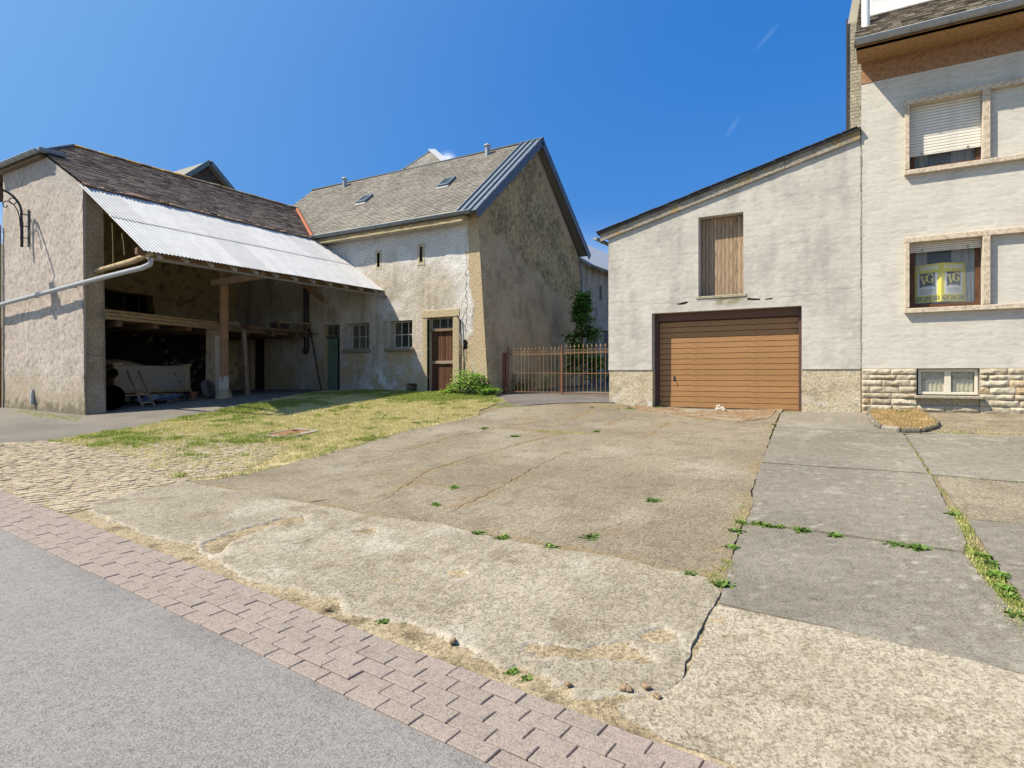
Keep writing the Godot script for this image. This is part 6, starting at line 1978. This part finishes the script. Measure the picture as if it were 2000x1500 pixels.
func junk() -> void:
	var w := on_g(222, 800)
	tyre("car wheel with black steel rim propped inside the shed wall end", P(-16.62, G(-16.62, 8.1) + 0.3, 8.1), 0.31, 0.085, Basis(Vector3(0.1, 1, 0).normalized(), 0.0) * Basis(Vector3(0.86, 0, -0.5), Vector3(0.5, 0.12, 0.86).normalized(), Vector3(0, 1, -0.1)).orthonormalized(), true)
	tyre("bare tyre leaning against the masonry pier", P(-15.95, G(-15.95, 10.2) + 0.25, 10.22), 0.265, 0.085, Basis(Vector3(0.55, 0, 0.83), Vector3(0.83, 0.3, -0.55).normalized(), Vector3(-0.2, 1, 0.1)).orthonormalized(), false)
	# upturned sideboard
	var gy := G(-17.3, 9.5)
	var t := thing("sideboard", "upturned beige sideboard with moulded ends on the shed floor", "sideboard", P(-17.4, gy, 9.52))
	var tl := Basis(Vector3.BACK, 0.06)
	var cen := P(-17.55, gy + 0.62, 9.52)
	var wc := Color(0.46, 0.36, 0.22)
	var mb := MB.new()
	mb.box(cen, Vector3(0.44, 0.68, 1.86), Color(0.4, 0.335, 0.255), tl, 0.01)
	part(t, "back_panel", mb, M.cloth)
	for s in [-1.0, 1.0]:
		mb = MB.new()
		mb.box(cen + tl * Vector3(0.02, 0, s * 0.97), Vector3(0.48, 0.72, 0.14), wc, tl, 0.03)
		part(t, "end_post", mb, M.wood)
		mb = MB.new()
		mb.box(cen + tl * Vector3(0.03, 0.37, s * 0.95), Vector3(0.52, 0.05, 0.26), wc * 1.1, tl, 0.012)
		part(t, "capital", mb, M.wood)
	mb = MB.new()
	mb.box(cen + tl * Vector3(0.03, -0.37, 0.0), Vector3(0.5, 0.06, 2.12), Color(0.42, 0.27, 0.12), tl, 0.012)
	part(t, "base_rail", mb, M.wood)
	mb = MB.new()
	mb.box(cen + tl * Vector3(0.0, -0.45, 0.1), Vector3(0.36, 0.05, 1.9), Color(0.5, 0.4, 0.24), tl, 0.01)
	part(t, "plinth", mb, M.wood)
	for q in [[0.6, 0.12], [0.72, -0.1]]:
		mb = MB.new()
		mb.box(cen + tl * Vector3(0.222, q[1], -q[0]), Vector3(0.012, 0.05, 0.04), Color(0.03, 0.03, 0.03), tl * Basis(Vector3.RIGHT, 0.7))
		part(t, "tear", mb, M.plain)
	for q in [[0.7, 0.15], [-0.7, 0.2]]:
		mb = MB.new()
		mb.box(P(-17.5, gy + 0.07, 9.52 + q[0]), Vector3(0.3, 0.14, 0.16), Color(0.2, 0.15, 0.1), Basis(Vector3.UP, q[1]), 0.01)
		part(t, "block", mb, M.wood)
	# bent panel lying behind
	mb = MB.new()
	for i in 14:
		var a := i / 14.0
		var b := (i + 1) / 14.0
		var f := func(x: float) -> Vector3: return P(-18.1, gy + 0.72 + 0.42 * (1.0 - pow(absf(x - 0.35) * 1.5, 2.0)) , 8.2 + x * 2.0)
		var p0: Vector3 = f.call(a)
		var p1: Vector3 = f.call(b)
		mb.quad(p0 + Vector3(0.2, -0.08, 0), p1 + Vector3(0.2, -0.08, 0), p1, p0, Color(0.4, 0.31, 0.18))
		mb.quad(p0, p1, p1 + Vector3(-0.4, 0, 0), p0 + Vector3(-0.4, 0, 0), Color(0.4, 0.31, 0.18))
		mb.quad(p0 + Vector3(0.2, -0.7, 0), p1 + Vector3(0.2, -0.7, 0), p1 + Vector3(0.2, -0.08, 0), p0 + Vector3(0.2, -0.08, 0), Color(0.38, 0.29, 0.17))
	single("curved_panel", mb, M.wood, "curved tan panel lying behind the upturned sideboard", "panel", P(-18.0, gy + 0.02, 9.2))
	# rolled mat
	mb = MB.new()
	var ra := P(-16.75, 1.66, 8.18)
	var rb := P(-17.8, 1.55, 8.6)
	mb.tube([ra, ra.lerp(rb, 0.5), rb], 0.125, 16, Color(0.4, 0.29, 0.1), false)
	mb.tube([rb, ra.lerp(rb, 0.5), ra], 0.1, 16, Color(0.09, 0.05, 0.03), false)
	single("rolled_mat", mb, M.cloth, "yellowish rolled mat standing on the wheel by the shed wall", "mat", ra)
	# ladder leaning on the sideboard
	var l0 := P(-15.98, G(-15.98, 8.52) + 0.01, 8.52)
	var l1 := P(-16.95, 1.72, 8.62)
	t = thing("short_ladder", "short wooden ladder leaning on the upturned sideboard", "ladder", l0)
	var off := Vector3(0.05, 0.0, -0.26)
	for k in 2:
		mb = MB.new()
		mb.bar(l0 + off * k, l1 + off * k, 0.028, 0.07, Color(0.26, 0.18, 0.11), 0.005)
		part(t, "stile", mb, M.wood)
	for i in 4:
		mb = MB.new()
		var p := l0.lerp(l1, 0.12 + i * 0.24)
		mb.bar(p, p + off, 0.1, 0.03, Color(0.33, 0.25, 0.16), 0.004)
		part(t, "rung", mb, M.wood)
	# crumpled tarpaulin
	mb = MB.new()
	var tp := PackedVector2Array([Vector2(-16.5, 8.75), Vector2(-16.2, 9.1), Vector2(-16.45, 9.6), Vector2(-16.3, 10.0), Vector2(-16.9, 10.1), Vector2(-17.2, 9.4), Vector2(-17.1, 8.8)])
	sheet(mb, tp, [], 0.06, func(p): return gp(p, 0.1 + 0.13 * N.mid.get_noise_2d(p.x * 1.7, p.y * 1.7) + 0.04 * N.fine.get_noise_2d(p.x * 0.6, p.y * 0.6)), func(p, wv): return mix(Color(0.1, 0.13, 0.2), Color(0.3, 0.33, 0.38), sm(-0.1, 0.35, N.mid.get_noise_2d(p.x * 2 + 5, p.y * 2))), Vector3.UP)
	single("tarpaulin", mb, M.plastic, "crumpled blue grey tarpaulin on the shed floor", "tarpaulin", gp(Vector2(-16.7, 9.4)))
	# terracotta pot
	var pp := gp(Vector2(-16.25, 10.02))
	mb = MB.new()
	mb.lathe(pp, [[0.0, 0.0], [0.075, 0.0], [0.1, 0.16], [0.115, 0.16], [0.115, 0.2], [0.095, 0.2], [0.085, 0.1], [0.0, 0.1]], 16, Color(0.26, 0.1, 0.055))
	single("flower_pot", mb, M.stone, "terracotta pot beside the leaning tyre", "pot", pp)
	for i in 6:
		mb = MB.new()
		var q := Vector2(-16.15 + rng.randf_range(-0.5, 0.2), 9.2 + rng.randf_range(-0.2, 0.7))
		var a := rng.randf() * TAU
		var c := gp(q, 0.025)
		mb.bar(c, c + Vector3(cos(a), 0.03, sin(a)) * rng.randf_range(0.2, 0.5), 0.06, 0.03, mix(Color(0.14, 0.1, 0.07), Color(0.32, 0.23, 0.15), rng.randf()), 0.004)
		single("scrap_wood", mb, M.wood, "loose piece of scrap wood on the shed floor before the sideboard", "wood", c, "scrap wood on the shed floor")
	# pole against the barn front
	mb = MB.new()
	var p0 := on_v(627.5, 757.5, VB - 0.45)
	p0.y = G(p0.x, VB - 0.45)
	mb.tube([p0, on_v(605, 643, VB - 0.04)], 0.028, 7, Color(0.09, 0.06, 0.045))
	single("leaning_pole", mb, M.wood, "dark pole leaning on the barn front beside the green door", "pole", p0)
	# planks and rubbish kept on the loft
	for q in [[533, 622, 560, 630, 0.16, Color(0.05, 0.04, 0.035)], [540, 628, 604, 622.5, 0.05, Color(0.36, 0.29, 0.18)], [452, 629, 463, 630, 0.1, Color(0.4, 0.33, 0.25)]]:
		mb = MB.new()
		var a := on_s(q[0], q[1], -16.7)
		var b := on_s(q[2], q[3], -16.8)
		a.y = maxf(a.y, 3.1) if q[4] > 0.07 else 3.3
		b.y = a.y + (0.0 if q[4] > 0.07 else 0.03)
		if q[4] > 0.07:
			a.y = 3.09 + q[4] * 0.5
			b.y = a.y
		mb.bar(a, b, 0.2, q[4], q[5], 0.005)
		if q[4] < 0.07:
			mb.box(a + Vector3(0, -0.1, 0), Vector3(0.16, 0.14, 0.14), Color(0.2, 0.14, 0.09))
			mb.box(b + Vector3(0, -0.1, 0.08), Vector3(0.16, 0.14, 0.14), Color(0.2, 0.14, 0.09))
		single("loft_lumber", mb, M.wood, ["black crate lying on the loft beam beside the barn wall", "pale plank laid on blocks over the loft beam", "pale stone block sitting on the loft beam by the post"][int([533, 540, 452].find(int(q[0])))], "lumber", a)

# ---------- plants ----------
func leaf(mb: MB, p: Vector3, dir: Vector3, l: float, w: float, col: Color, droop := 0.3) -> void:
	var sd := dir.cross(Vector3.UP)
	sd = sd.normalized() if sd.length() > 0.05 else Vector3.RIGHT
	var m := p + dir * l * 0.5 + Vector3.UP * 0.06 * l
	var e := p + dir * l - Vector3.UP * droop * l
	var n := sd.cross(dir).normalized()
	if n.y < 0:
		n = -n
	var k := mb.v.size()
	for q in [p, m - sd * w * 0.5, m + sd * w * 0.5, e]:
		mb.vert(q, n, col, Vector2.ZERO)
	if (mb.v[k + 1] - p).cross(mb.v[k + 2] - p).dot(n) > 0:
		mb.ix.append_array([k, k + 2, k + 1, k + 1, k + 2, k + 3])
	else:
		mb.ix.append_array([k, k + 1, k + 2, k + 1, k + 3, k + 2])
func rosette(n: int, r: float, h: float, c0: Color, c1: Color) -> ArrayMesh:
	var mb := MB.new()
	for i in n:
		var a := rng.randf() * TAU
		var el := rng.randf_range(0.05, 1.2)
		var st := Vector3(rng.randfn(0, r * 0.25), rng.randf() * h * 0.3, rng.randfn(0, r * 0.25))
		var l := r * rng.randf_range(0.35, 0.9)
		leaf(mb, st, Vector3(cos(a) * cos(el), sin(el) * h / r, sin(a) * cos(el)).normalized(), l, l * rng.randf_range(0.25, 0.5), mix(c0, c1, rng.randf()))
	return mb.mesh()
func tuft(n: int, h: float, spread: float, c0: Color, c1: Color) -> ArrayMesh:
	var mb := MB.new()
	for i in n:
		var a := rng.randf() * TAU
		var b := Vector3(rng.randfn(0, spread), 0, rng.randfn(0, spread))
		var lean := rng.randf_range(0.2, 1.1)
		var hh := h * rng.randf_range(0.5, 1.1)
		var d := Vector3(cos(a), 0, sin(a))
		var sd := Vector3(-sin(a), 0, cos(a)) * rng.randf_range(0.0025, 0.005)
		var m := b + d * lean * hh * 0.35 + Vector3.UP * hh * 0.65
		var e := b + d * lean * hh + Vector3.UP * hh * (1.05 - lean * 0.45)
		var c := mix(c0, c1, rng.randf())
		mb.quad(b - sd, b + sd, m + sd * 0.8, m - sd * 0.8, c)
		mb.tri(m - sd * 0.8, m + sd * 0.8, e, c)
	return mb.mesh()
func scatter(called: String, label: String, mesh: ArrayMesh, spots: Array) -> void:
	var mm := MultiMesh.new()
	mm.transform_format = MultiMesh.TRANSFORM_3D
	mm.use_colors = true
	mm.mesh = mesh
	mm.instance_count = spots.size()
	for i in spots.size():
		mm.set_instance_transform(i, spots[i][0])
		mm.set_instance_color(i, spots[i][1])
	var o := MultiMeshInstance3D.new()
	o.name = numbered(called)
	o.multimesh = mm
	o.material_override = M.leaf
	add_child(o)
	o.set_meta("kind", "stuff")
	o.set_meta("label", label)
	o.set_meta("category", "grass")
func spot(p: Vector2, sc: float, col := Color.WHITE, off := 0.0) -> Array:
	return [Transform3D(Basis(Vector3.UP, rng.randf() * TAU).scaled(Vector3(sc, sc * rng.randf_range(0.8, 1.25), sc)), gp(p, off)), col]
func in_poly(poly: PackedVector2Array, n: int) -> Array:
	var lo := poly[0]
	var hi := poly[0]
	for p in poly:
		lo = lo.min(p)
		hi = hi.max(p)
	var o := []
	for i in n:
		var p := Vector2(rng.randf_range(lo.x, hi.x), rng.randf_range(lo.y, hi.y))
		if Geometry2D.is_point_in_polygon(p, poly):
			o.append(p)
	return o
func plants() -> void:
	var g0 := Color(0.22, 0.28, 0.05)
	var g1 := Color(0.47, 0.5, 0.15)
	var d0 := Color(0.56, 0.47, 0.25)
	var d1 := Color(0.8, 0.71, 0.45)
	var green := [tuft(16, 0.04, 0.03, g0, g1), tuft(14, 0.06, 0.03, g0, g1)]
	var dry := [tuft(14, 0.022, 0.04, d0, d1), tuft(14, 0.034, 0.04, d0, mix(d1, g1, 0.3))]
	var gs := [[], []]
	var ds := [[], []]
	for p in in_poly(turf, 60000):
		var g := green_at(p) + rng.randfn(0, 0.1)
		var cob: float = sm(2.4, 1.0, p.distance_to(on_green[5]))
		if rng.randf() < cob * 0.75:
			continue
		if g > 0.08 and rng.randf() < 0.7:
			gs[rng.randi() % 2].append(spot(p, rng.randf_range(0.5, 1.5), Color.WHITE * rng.randf_range(0.75, 1.1)))
		elif rng.randf() < 0.62:
			ds[rng.randi() % 2].append(spot(p, rng.randf_range(0.5, 1.4), Color.WHITE * rng.randf_range(0.75, 1.1)))
	for l in joint_lines.size():
		var line: PackedVector2Array = joint_lines[l]
		for i in line.size() - 1:
			var n := int(line[i].distance_to(line[i + 1]) * (34 if l >= 11 else 12))
			for j in n:
				var p := line[i].lerp(line[i + 1], rng.randf())
				var k: float = N.mid.get_noise_2d(p.x * 1.5 + 20, p.y * 1.5)
				if k < (0.12 if l < 11 else -0.12 if l > 12 else 0.08):
					continue
				p += Vector2(rng.randfn(0, 0.025), rng.randfn(0, 0.025)) * (1.6 if l == joint_lines.size() - 2 else 1.0)
				if rng.randf() < 0.5 + k:
					gs[0].append(spot(p, rng.randf_range(0.4, 0.85), Color.WHITE, -0.03))
				else:
					ds[rng.randi() % 2].append(spot(p, rng.randf_range(0.5, 1.0), Color.WHITE, -0.03))
	# wide tufted joint by the house, the strip before the door, and stray tufts on the setts and sand
	for e in [[[1850, 985, 1890, 1050, 1905, 1062, 1880, 1000], 130, 0.35], [[1885, 1055, 1930, 1100, 1975, 1160, 2000, 1195, 2000, 1240, 1950, 1165, 1905, 1100], 420, 0.5], [[1370, 1118, 1425, 1098, 1432, 1085, 1415, 1140, 1395, 1140], 150, 0.25], [[1435, 1000, 1455, 985, 1462, 1000, 1440, 1040, 1425, 1050], 90, 0.35], [[1310, 812, 1400, 818, 1440, 823, 1380, 825], 120, 0.5], [[1010, 838, 1100, 842, 1170, 847, 1090, 848], 200, 0.25], [[985, 786, 1040, 794, 1010, 797, 960, 795], 120, 0.5], [[1190, 786, 1260, 796, 1240, 800], 80, 0.3], [[1840, 840, 2000, 845, 2000, 852, 1830, 850], 200, 0.1], [[40, 800, 160, 815, 150, 822, 30, 806], 200, 0.3]]:
		for p in in_poly(gpoly(e[0]), int(e[1] * 6.0)).slice(0, e[1]):
			if rng.randf() < e[2]:
				gs[rng.randi() % 2].append(spot(p, rng.randf_range(0.35, 0.85), Color.WHITE, -0.015))
			else:
				ds[rng.randi() % 2].append(spot(p, rng.randf_range(0.5, 1.0), Color.WHITE, -0.015))
	for i in 2:
		scatter("grass", ["short green grass in patches across the yard turf", "longer green grass in patches across the yard turf"][i], green[i], gs[i])
		scatter("dry_grass", ["low straw coloured grass on the yard turf", "taller straw coloured grass on the yard turf"][i], dry[i], ds[i])
	print("tufts ", gs[0].size() + gs[1].size(), " ", ds[0].size() + ds[1].size())
	# single weeds
	var kinds := [rosette(110, 0.09, 0.05, Color(0.1, 0.2, 0.03), Color(0.24, 0.37, 0.07)), rosette(100, 0.08, 0.06, Color(0.1, 0.19, 0.03), Color(0.25, 0.36, 0.08)), rosette(120, 0.1, 0.045, Color(0.09, 0.17, 0.035), Color(0.2, 0.3, 0.07))]
	var groups := [["green weed rooted in the seam across the concrete yard", "weeds in the yard seam", [935, 1040, 982, 1050, 1078, 1068, 1156, 1050, 1345, 1119, 1408, 1140]],
		["green weed growing beside the edge of the smooth slabs", "weeds along the slab edge", [1437, 1036, 1428, 1068, 1512, 829, 1447, 1020]],
		["green weed in the cross joint between two slabs", "weeds in the cross joint", [1480, 1022, 1522, 1029, 1565, 1036, 1632, 1046, 1745, 1063, 1790, 1069, 1500, 1027]],
		["green weed in the wide grassy joint before the house", "weeds in the wide joint", [1857, 1003, 1935, 1100, 1948, 1122, 1960, 1148, 1988, 1200, 1920, 1085, 1972, 1165]],
		["lone green weed in a crack of the rough concrete", "weeds in yard cracks", [1278, 977, 888, 953, 947, 837, 1165, 843, 1005, 852, 640, 880, 852, 985]],
		["small weed on the sand beside the clay pavers", "weeds on the sand strip", [746, 1211, 1030, 1322, 1000, 1310]],
		["green weed standing in the dry turf", "weeds in the dry turf", [658, 827, 740, 806, 752, 812, 770, 810, 815, 826, 830, 824, 860, 818, 900, 814, 918, 811, 600, 858, 520, 806, 480, 803]],
		["weed at the foot of the garage wall", "weeds by the garage", [1284, 796, 1156, 784, 1230, 789]]]
	for e in groups:
		for i in range(0, e[2].size(), 2):
			var p := on_g(e[2][i], e[2][i + 1])
			var o := MeshInstance3D.new()
			o.name = numbered("weed")
			o.mesh = kinds[rng.randi() % 3]
			o.material_override = M.leaf
			var sc := rng.randf_range(0.75, 1.15) * (0.55 if e[1] == "weeds on the sand strip" else 1.0)
			o.transform = Transform3D(Basis(Vector3.UP, rng.randf() * TAU).scaled(Vector3.ONE * sc), gp(p, -0.02))
			add_child(o)
			tag(o, e[0], "weed", e[1])
	# bush at the barn corner
	var bp := gp(on_g(922, 772))
	var t := thing("leafy_bush", "bright green leafy bush at the cracked barn corner", "bush", bp)
	var mb := MB.new()
	for i in 2000:
		var u := rng.randf_range(-1, 1)
		var prof: float = 0.5 * exp(-pow((u + 0.25) * 3.2, 2.0)) + 0.45 * exp(-pow((u - 0.3) * 3.4, 2.0)) + 0.16 + 0.12 * N.mid.get_noise_2d(u * 3, 2.0)
		var y: float = prof * sqrt(rng.randf())
		var q := bp + Vector3(u * 0.78 - 0.05, y, rng.randfn(0, 0.2))
		var a := rng.randf() * TAU
		leaf(mb, q, Vector3(cos(a), rng.randf_range(-0.3, 0.5), sin(a)).normalized(), rng.randf_range(0.05, 0.1), rng.randf_range(0.04, 0.075), mix(Color(0.12, 0.26, 0.03), Color(0.28, 0.45, 0.08), rng.randf()))
	part(t, "foliage", mb, M.leaf)
	mb = MB.new()
	for i in 9:
		var a := rng.randfn(0, 0.5)
		mb.tube([bp, bp + Vector3(a * 0.3, 0.3, rng.randfn(0, 0.08)), bp + Vector3(a * 0.6, 0.5 - absf(a) * 0.2, rng.randfn(0, 0.1))], [0.012, 0.009, 0.005], 5, Color(0.12, 0.1, 0.05))
	part(t, "stems", mb, M.wood)
	# young maple beyond the gate
	var sp := P(-8.75, G(-8.75, 18.8), 18.8)
	t = thing("young_maple", "young broad-leaved tree growing against the shaded barn gable", "tree", sp)
	mb = MB.new()
	var tips := []
	mb.tube([sp, sp + Vector3(0.03, 1.0, 0), sp + Vector3(-0.05, 2.0, 0.05), sp + Vector3(0.0, 3.0, 0)], [0.045, 0.035, 0.022, 0.008], 7, Color(0.14, 0.11, 0.07))
	for i in 46:
		var h := rng.randf_range(0.25, 2.9)
		var a := rng.randf() * TAU
		var r := lerpf(1.05, 0.22, pow(clampf((h - 0.3) / 2.6, 0, 1), 0.7)) * rng.randf_range(0.5, 1.0)
		var s0 := sp + Vector3(0, h, 0)
		var e := s0 + Vector3(cos(a) * r, rng.randf_range(0.1, 0.4), sin(a) * r * 0.8)
		mb.tube([s0, s0.lerp(e, 0.5) + Vector3(0, 0.05, 0), e], [0.014, 0.009, 0.004], 5, Color(0.14, 0.12, 0.07))
		tips.append([s0, e])
	part(t, "trunk", mb, M.wood)
	mb = MB.new()
	for e in tips:
		for i in 48:
			var q: Vector3 = e[0].lerp(e[1], rng.randf_range(0.35, 1.08)) + Vector3(rng.randfn(0, 0.09), rng.randfn(0, 0.08), rng.randfn(0, 0.09))
			var a := rng.randf() * TAU
			leaf(mb, q, Vector3(cos(a), rng.randf_range(-0.4, 0.4), sin(a)).normalized(), rng.randf_range(0.1, 0.19), rng.randf_range(0.1, 0.17), mix(Color(0.12, 0.25, 0.035), Color(0.26, 0.42, 0.09), rng.randf()))
	part(t, "crown", mb, M.leaf)
	for q in [[996, 764, 0.5], [1028, 765, 0.6], [1012, 763, 0.3], [1060, 766, 0.5]]:
		var at := gp(on_g(q[0], q[1]))
		at.x += 0.1
		mb = MB.new()
		for i in 160:
			var y: float = rng.randf() * q[2]
			var a := rng.randf() * TAU
			leaf(mb, at + Vector3(rng.randfn(0, 0.12), y, rng.randfn(0, 0.12)), Vector3(cos(a), rng.randf_range(-0.2, 0.5), sin(a)).normalized(), rng.randf_range(0.05, 0.1), 0.05, mix(Color(0.05, 0.11, 0.02), Color(0.12, 0.2, 0.04), rng.randf()))
		mb.tube([at, at + Vector3(0.02, q[2], 0)], 0.008, 5, Color(0.12, 0.12, 0.05))
		single("nettle_clump", mb, M.leaf, "leafy weed clump growing behind the iron gate", "weed", at, "weeds behind the gate")

# ---------- small ground things ----------
func small_things() -> void:
	# drain cover in the turf
	var c := gp(on_g(562, 848))
	var t := thing("drain_cover", "rusty square drain cover in a concrete frame set in the turf", "drain cover", c)
	var fr := gpoly([501, 853, 580, 838.5, 625, 843.5, 559, 858])
	var plate := gpoly([519, 851, 576, 840.5, 609, 843.8, 556, 854])
	var mb := MB.new()
	sheet(mb, fr, [plate], 0.1, func(p): return gp(p, 0.03), func(_p, w): return mix(Color(0.36, 0.32, 0.25), Color(0.45, 0.41, 0.34), 0.5 + nz("fine", w)), Vector3.UP)
	rim(mb, fr, func(p): return gp(p, 0.03), Vector3.DOWN * 0.08, flatcol(Color(0.36, 0.32, 0.26)), true, Vector3.UP)
	rim(mb, plate, func(p): return gp(p, 0.03), Vector3.DOWN * 0.04, flatcol(Color(0.3, 0.26, 0.2)), false, Vector3.UP)
	part(t, "frame", mb, M.concrete)
	mb = MB.new()
	sheet(mb, plate, [], 0.08, func(p): return gp(p, 0.022), func(_p, w): return mix(Color(0.24, 0.105, 0.06), Color(0.33, 0.17, 0.1), 0.5 + nz("fine", w)), Vector3.UP)
	part(t, "plate", mb, M.rust)
	mb = MB.new()
	mb.box(gp(on_g(577, 844), 0.03), Vector3(0.1, 0.02, 0.03), Color(0.05, 0.03, 0.02), Basis(Vector3.UP, 0.4), 0.004)
	part(t, "handle", mb, M.rust)
	# flower bed before the plinth
	var bed := gpoly([1697, 806, 1705, 826, 1722, 838, 1760, 844, 1800, 844, 1826, 838, 1830, 829, 1812, 818, 1795, 806])
	c = gp(on_g(1765, 826))
	t = thing("flower_bed", "small stone edged bed of dry grass before the house plinth", "flower bed", c)
	mb = MB.new()
	sheet(mb, bed, [], 0.06, func(p): return gp(p, 0.06 + 0.02 * N.fine.get_noise_2d(p.x, p.y)), func(_p, w): return mix(Color(0.42, 0.29, 0.15), Color(0.52, 0.38, 0.2), 0.5 + nz("mid", w * 2)), Vector3.UP)
	part(t, "soil", mb, M.earth)
	for i in range(0, 7):
		var a := bed[i]
		var b := bed[i + 1]
		var n := maxi(1, int(a.distance_to(b) / 0.2))
		for j in n:
			var p := a.lerp(b, (j + 0.5) / n)
			var q := MB.new()
			var d := (b - a).normalized()
			q.box(gp(p, 0.02), Vector3(a.distance_to(b) / n * 0.95, rng.randf_range(0.08, 0.12), rng.randf_range(0.08, 0.11)), mix(Color(0.14, 0.125, 0.1), Color(0.3, 0.275, 0.23), rng.randf()), Basis(Vector3.UP, atan2(d.y, d.x) + rng.randfn(0, 0.1)) * Basis(Vector3.RIGHT, rng.randfn(0, 0.08)), 0.03)
			part(t, "edging_stone", q, M.stone)
	var tm := [tuft(14, 0.05, 0.03, Color(0.46, 0.33, 0.16), Color(0.6, 0.45, 0.24)), tuft(14, 0.06, 0.03, Color(0.08, 0.15, 0.02), Color(0.2, 0.27, 0.05))]
	var tf := MB.new()
	for p in in_poly(bed, 420):
		var src: ArrayMesh = tm[1 if p.distance_to(on_g(1765, 812)) < 0.12 else 0]
		var arr := src.surface_get_arrays(0)
		var k := tf.v.size()
		var o := gp(p, 0.06)
		for j in arr[Mesh.ARRAY_VERTEX].size():
			tf.vert(o + arr[Mesh.ARRAY_VERTEX][j], arr[Mesh.ARRAY_NORMAL][j], arr[Mesh.ARRAY_COLOR][j], Vector2.ZERO)
		for j in arr[Mesh.ARRAY_INDEX]:
			tf.ix.append(k + j)
	part(t, "dry_grass", tf, M.leaf, true)
	# crumbled concrete lying on the sand
	for q in [[1218, 1346, 0.04], [1228, 1350, 0.03], [1283, 1363, 0.03], [884, 1256, 0.04], [1110, 1340, 0.03], [640, 1192, 0.03], [1262, 1345, 0.035]]:
		var p := gp(on_g(q[0], q[1]), 0.012)
		mb = MB.new()
		mb.box(p, Vector3(q[2] * 1.4, q[2] * 0.6, q[2]), Color(0.34, 0.25, 0.17), Basis.from_euler(Vector3(rng.randfn(0, 0.2), rng.randf() * 3, rng.randfn(0, 0.2))), q[2] * 0.18)
		single("concrete_chip", mb, M.concrete, "brown concrete chip lying at the crumbled apron edge", "rubble", p, "chips at the apron edge")

func _ready() -> void:
	rng.seed = 7
	light_and_camera()
	materials()
	gg.resize(177 * 141)
	for j in 141:
		for i in 177:
			gg[j * 177 + i] = G0(i / 4.0 - 31.0, j / 4.0 - 7.0)
	on_green = [on_g(880, 775), on_g(470, 800), on_g(740, 766), on_g(250, 868), on_g(740, 815), on_g(330, 905)]
	var t0 := Time.get_ticks_msec()
	ground()
	print("ground ", Time.get_ticks_msec() - t0)
	garage()
	house()
	barn()
	cart_shed()
	print("buildings ", Time.get_ticks_msec() - t0)
	behind()
	gates()
	lamp()
	junk()
	small_things()
	plants()
	print("all ", Time.get_ticks_msec() - t0)
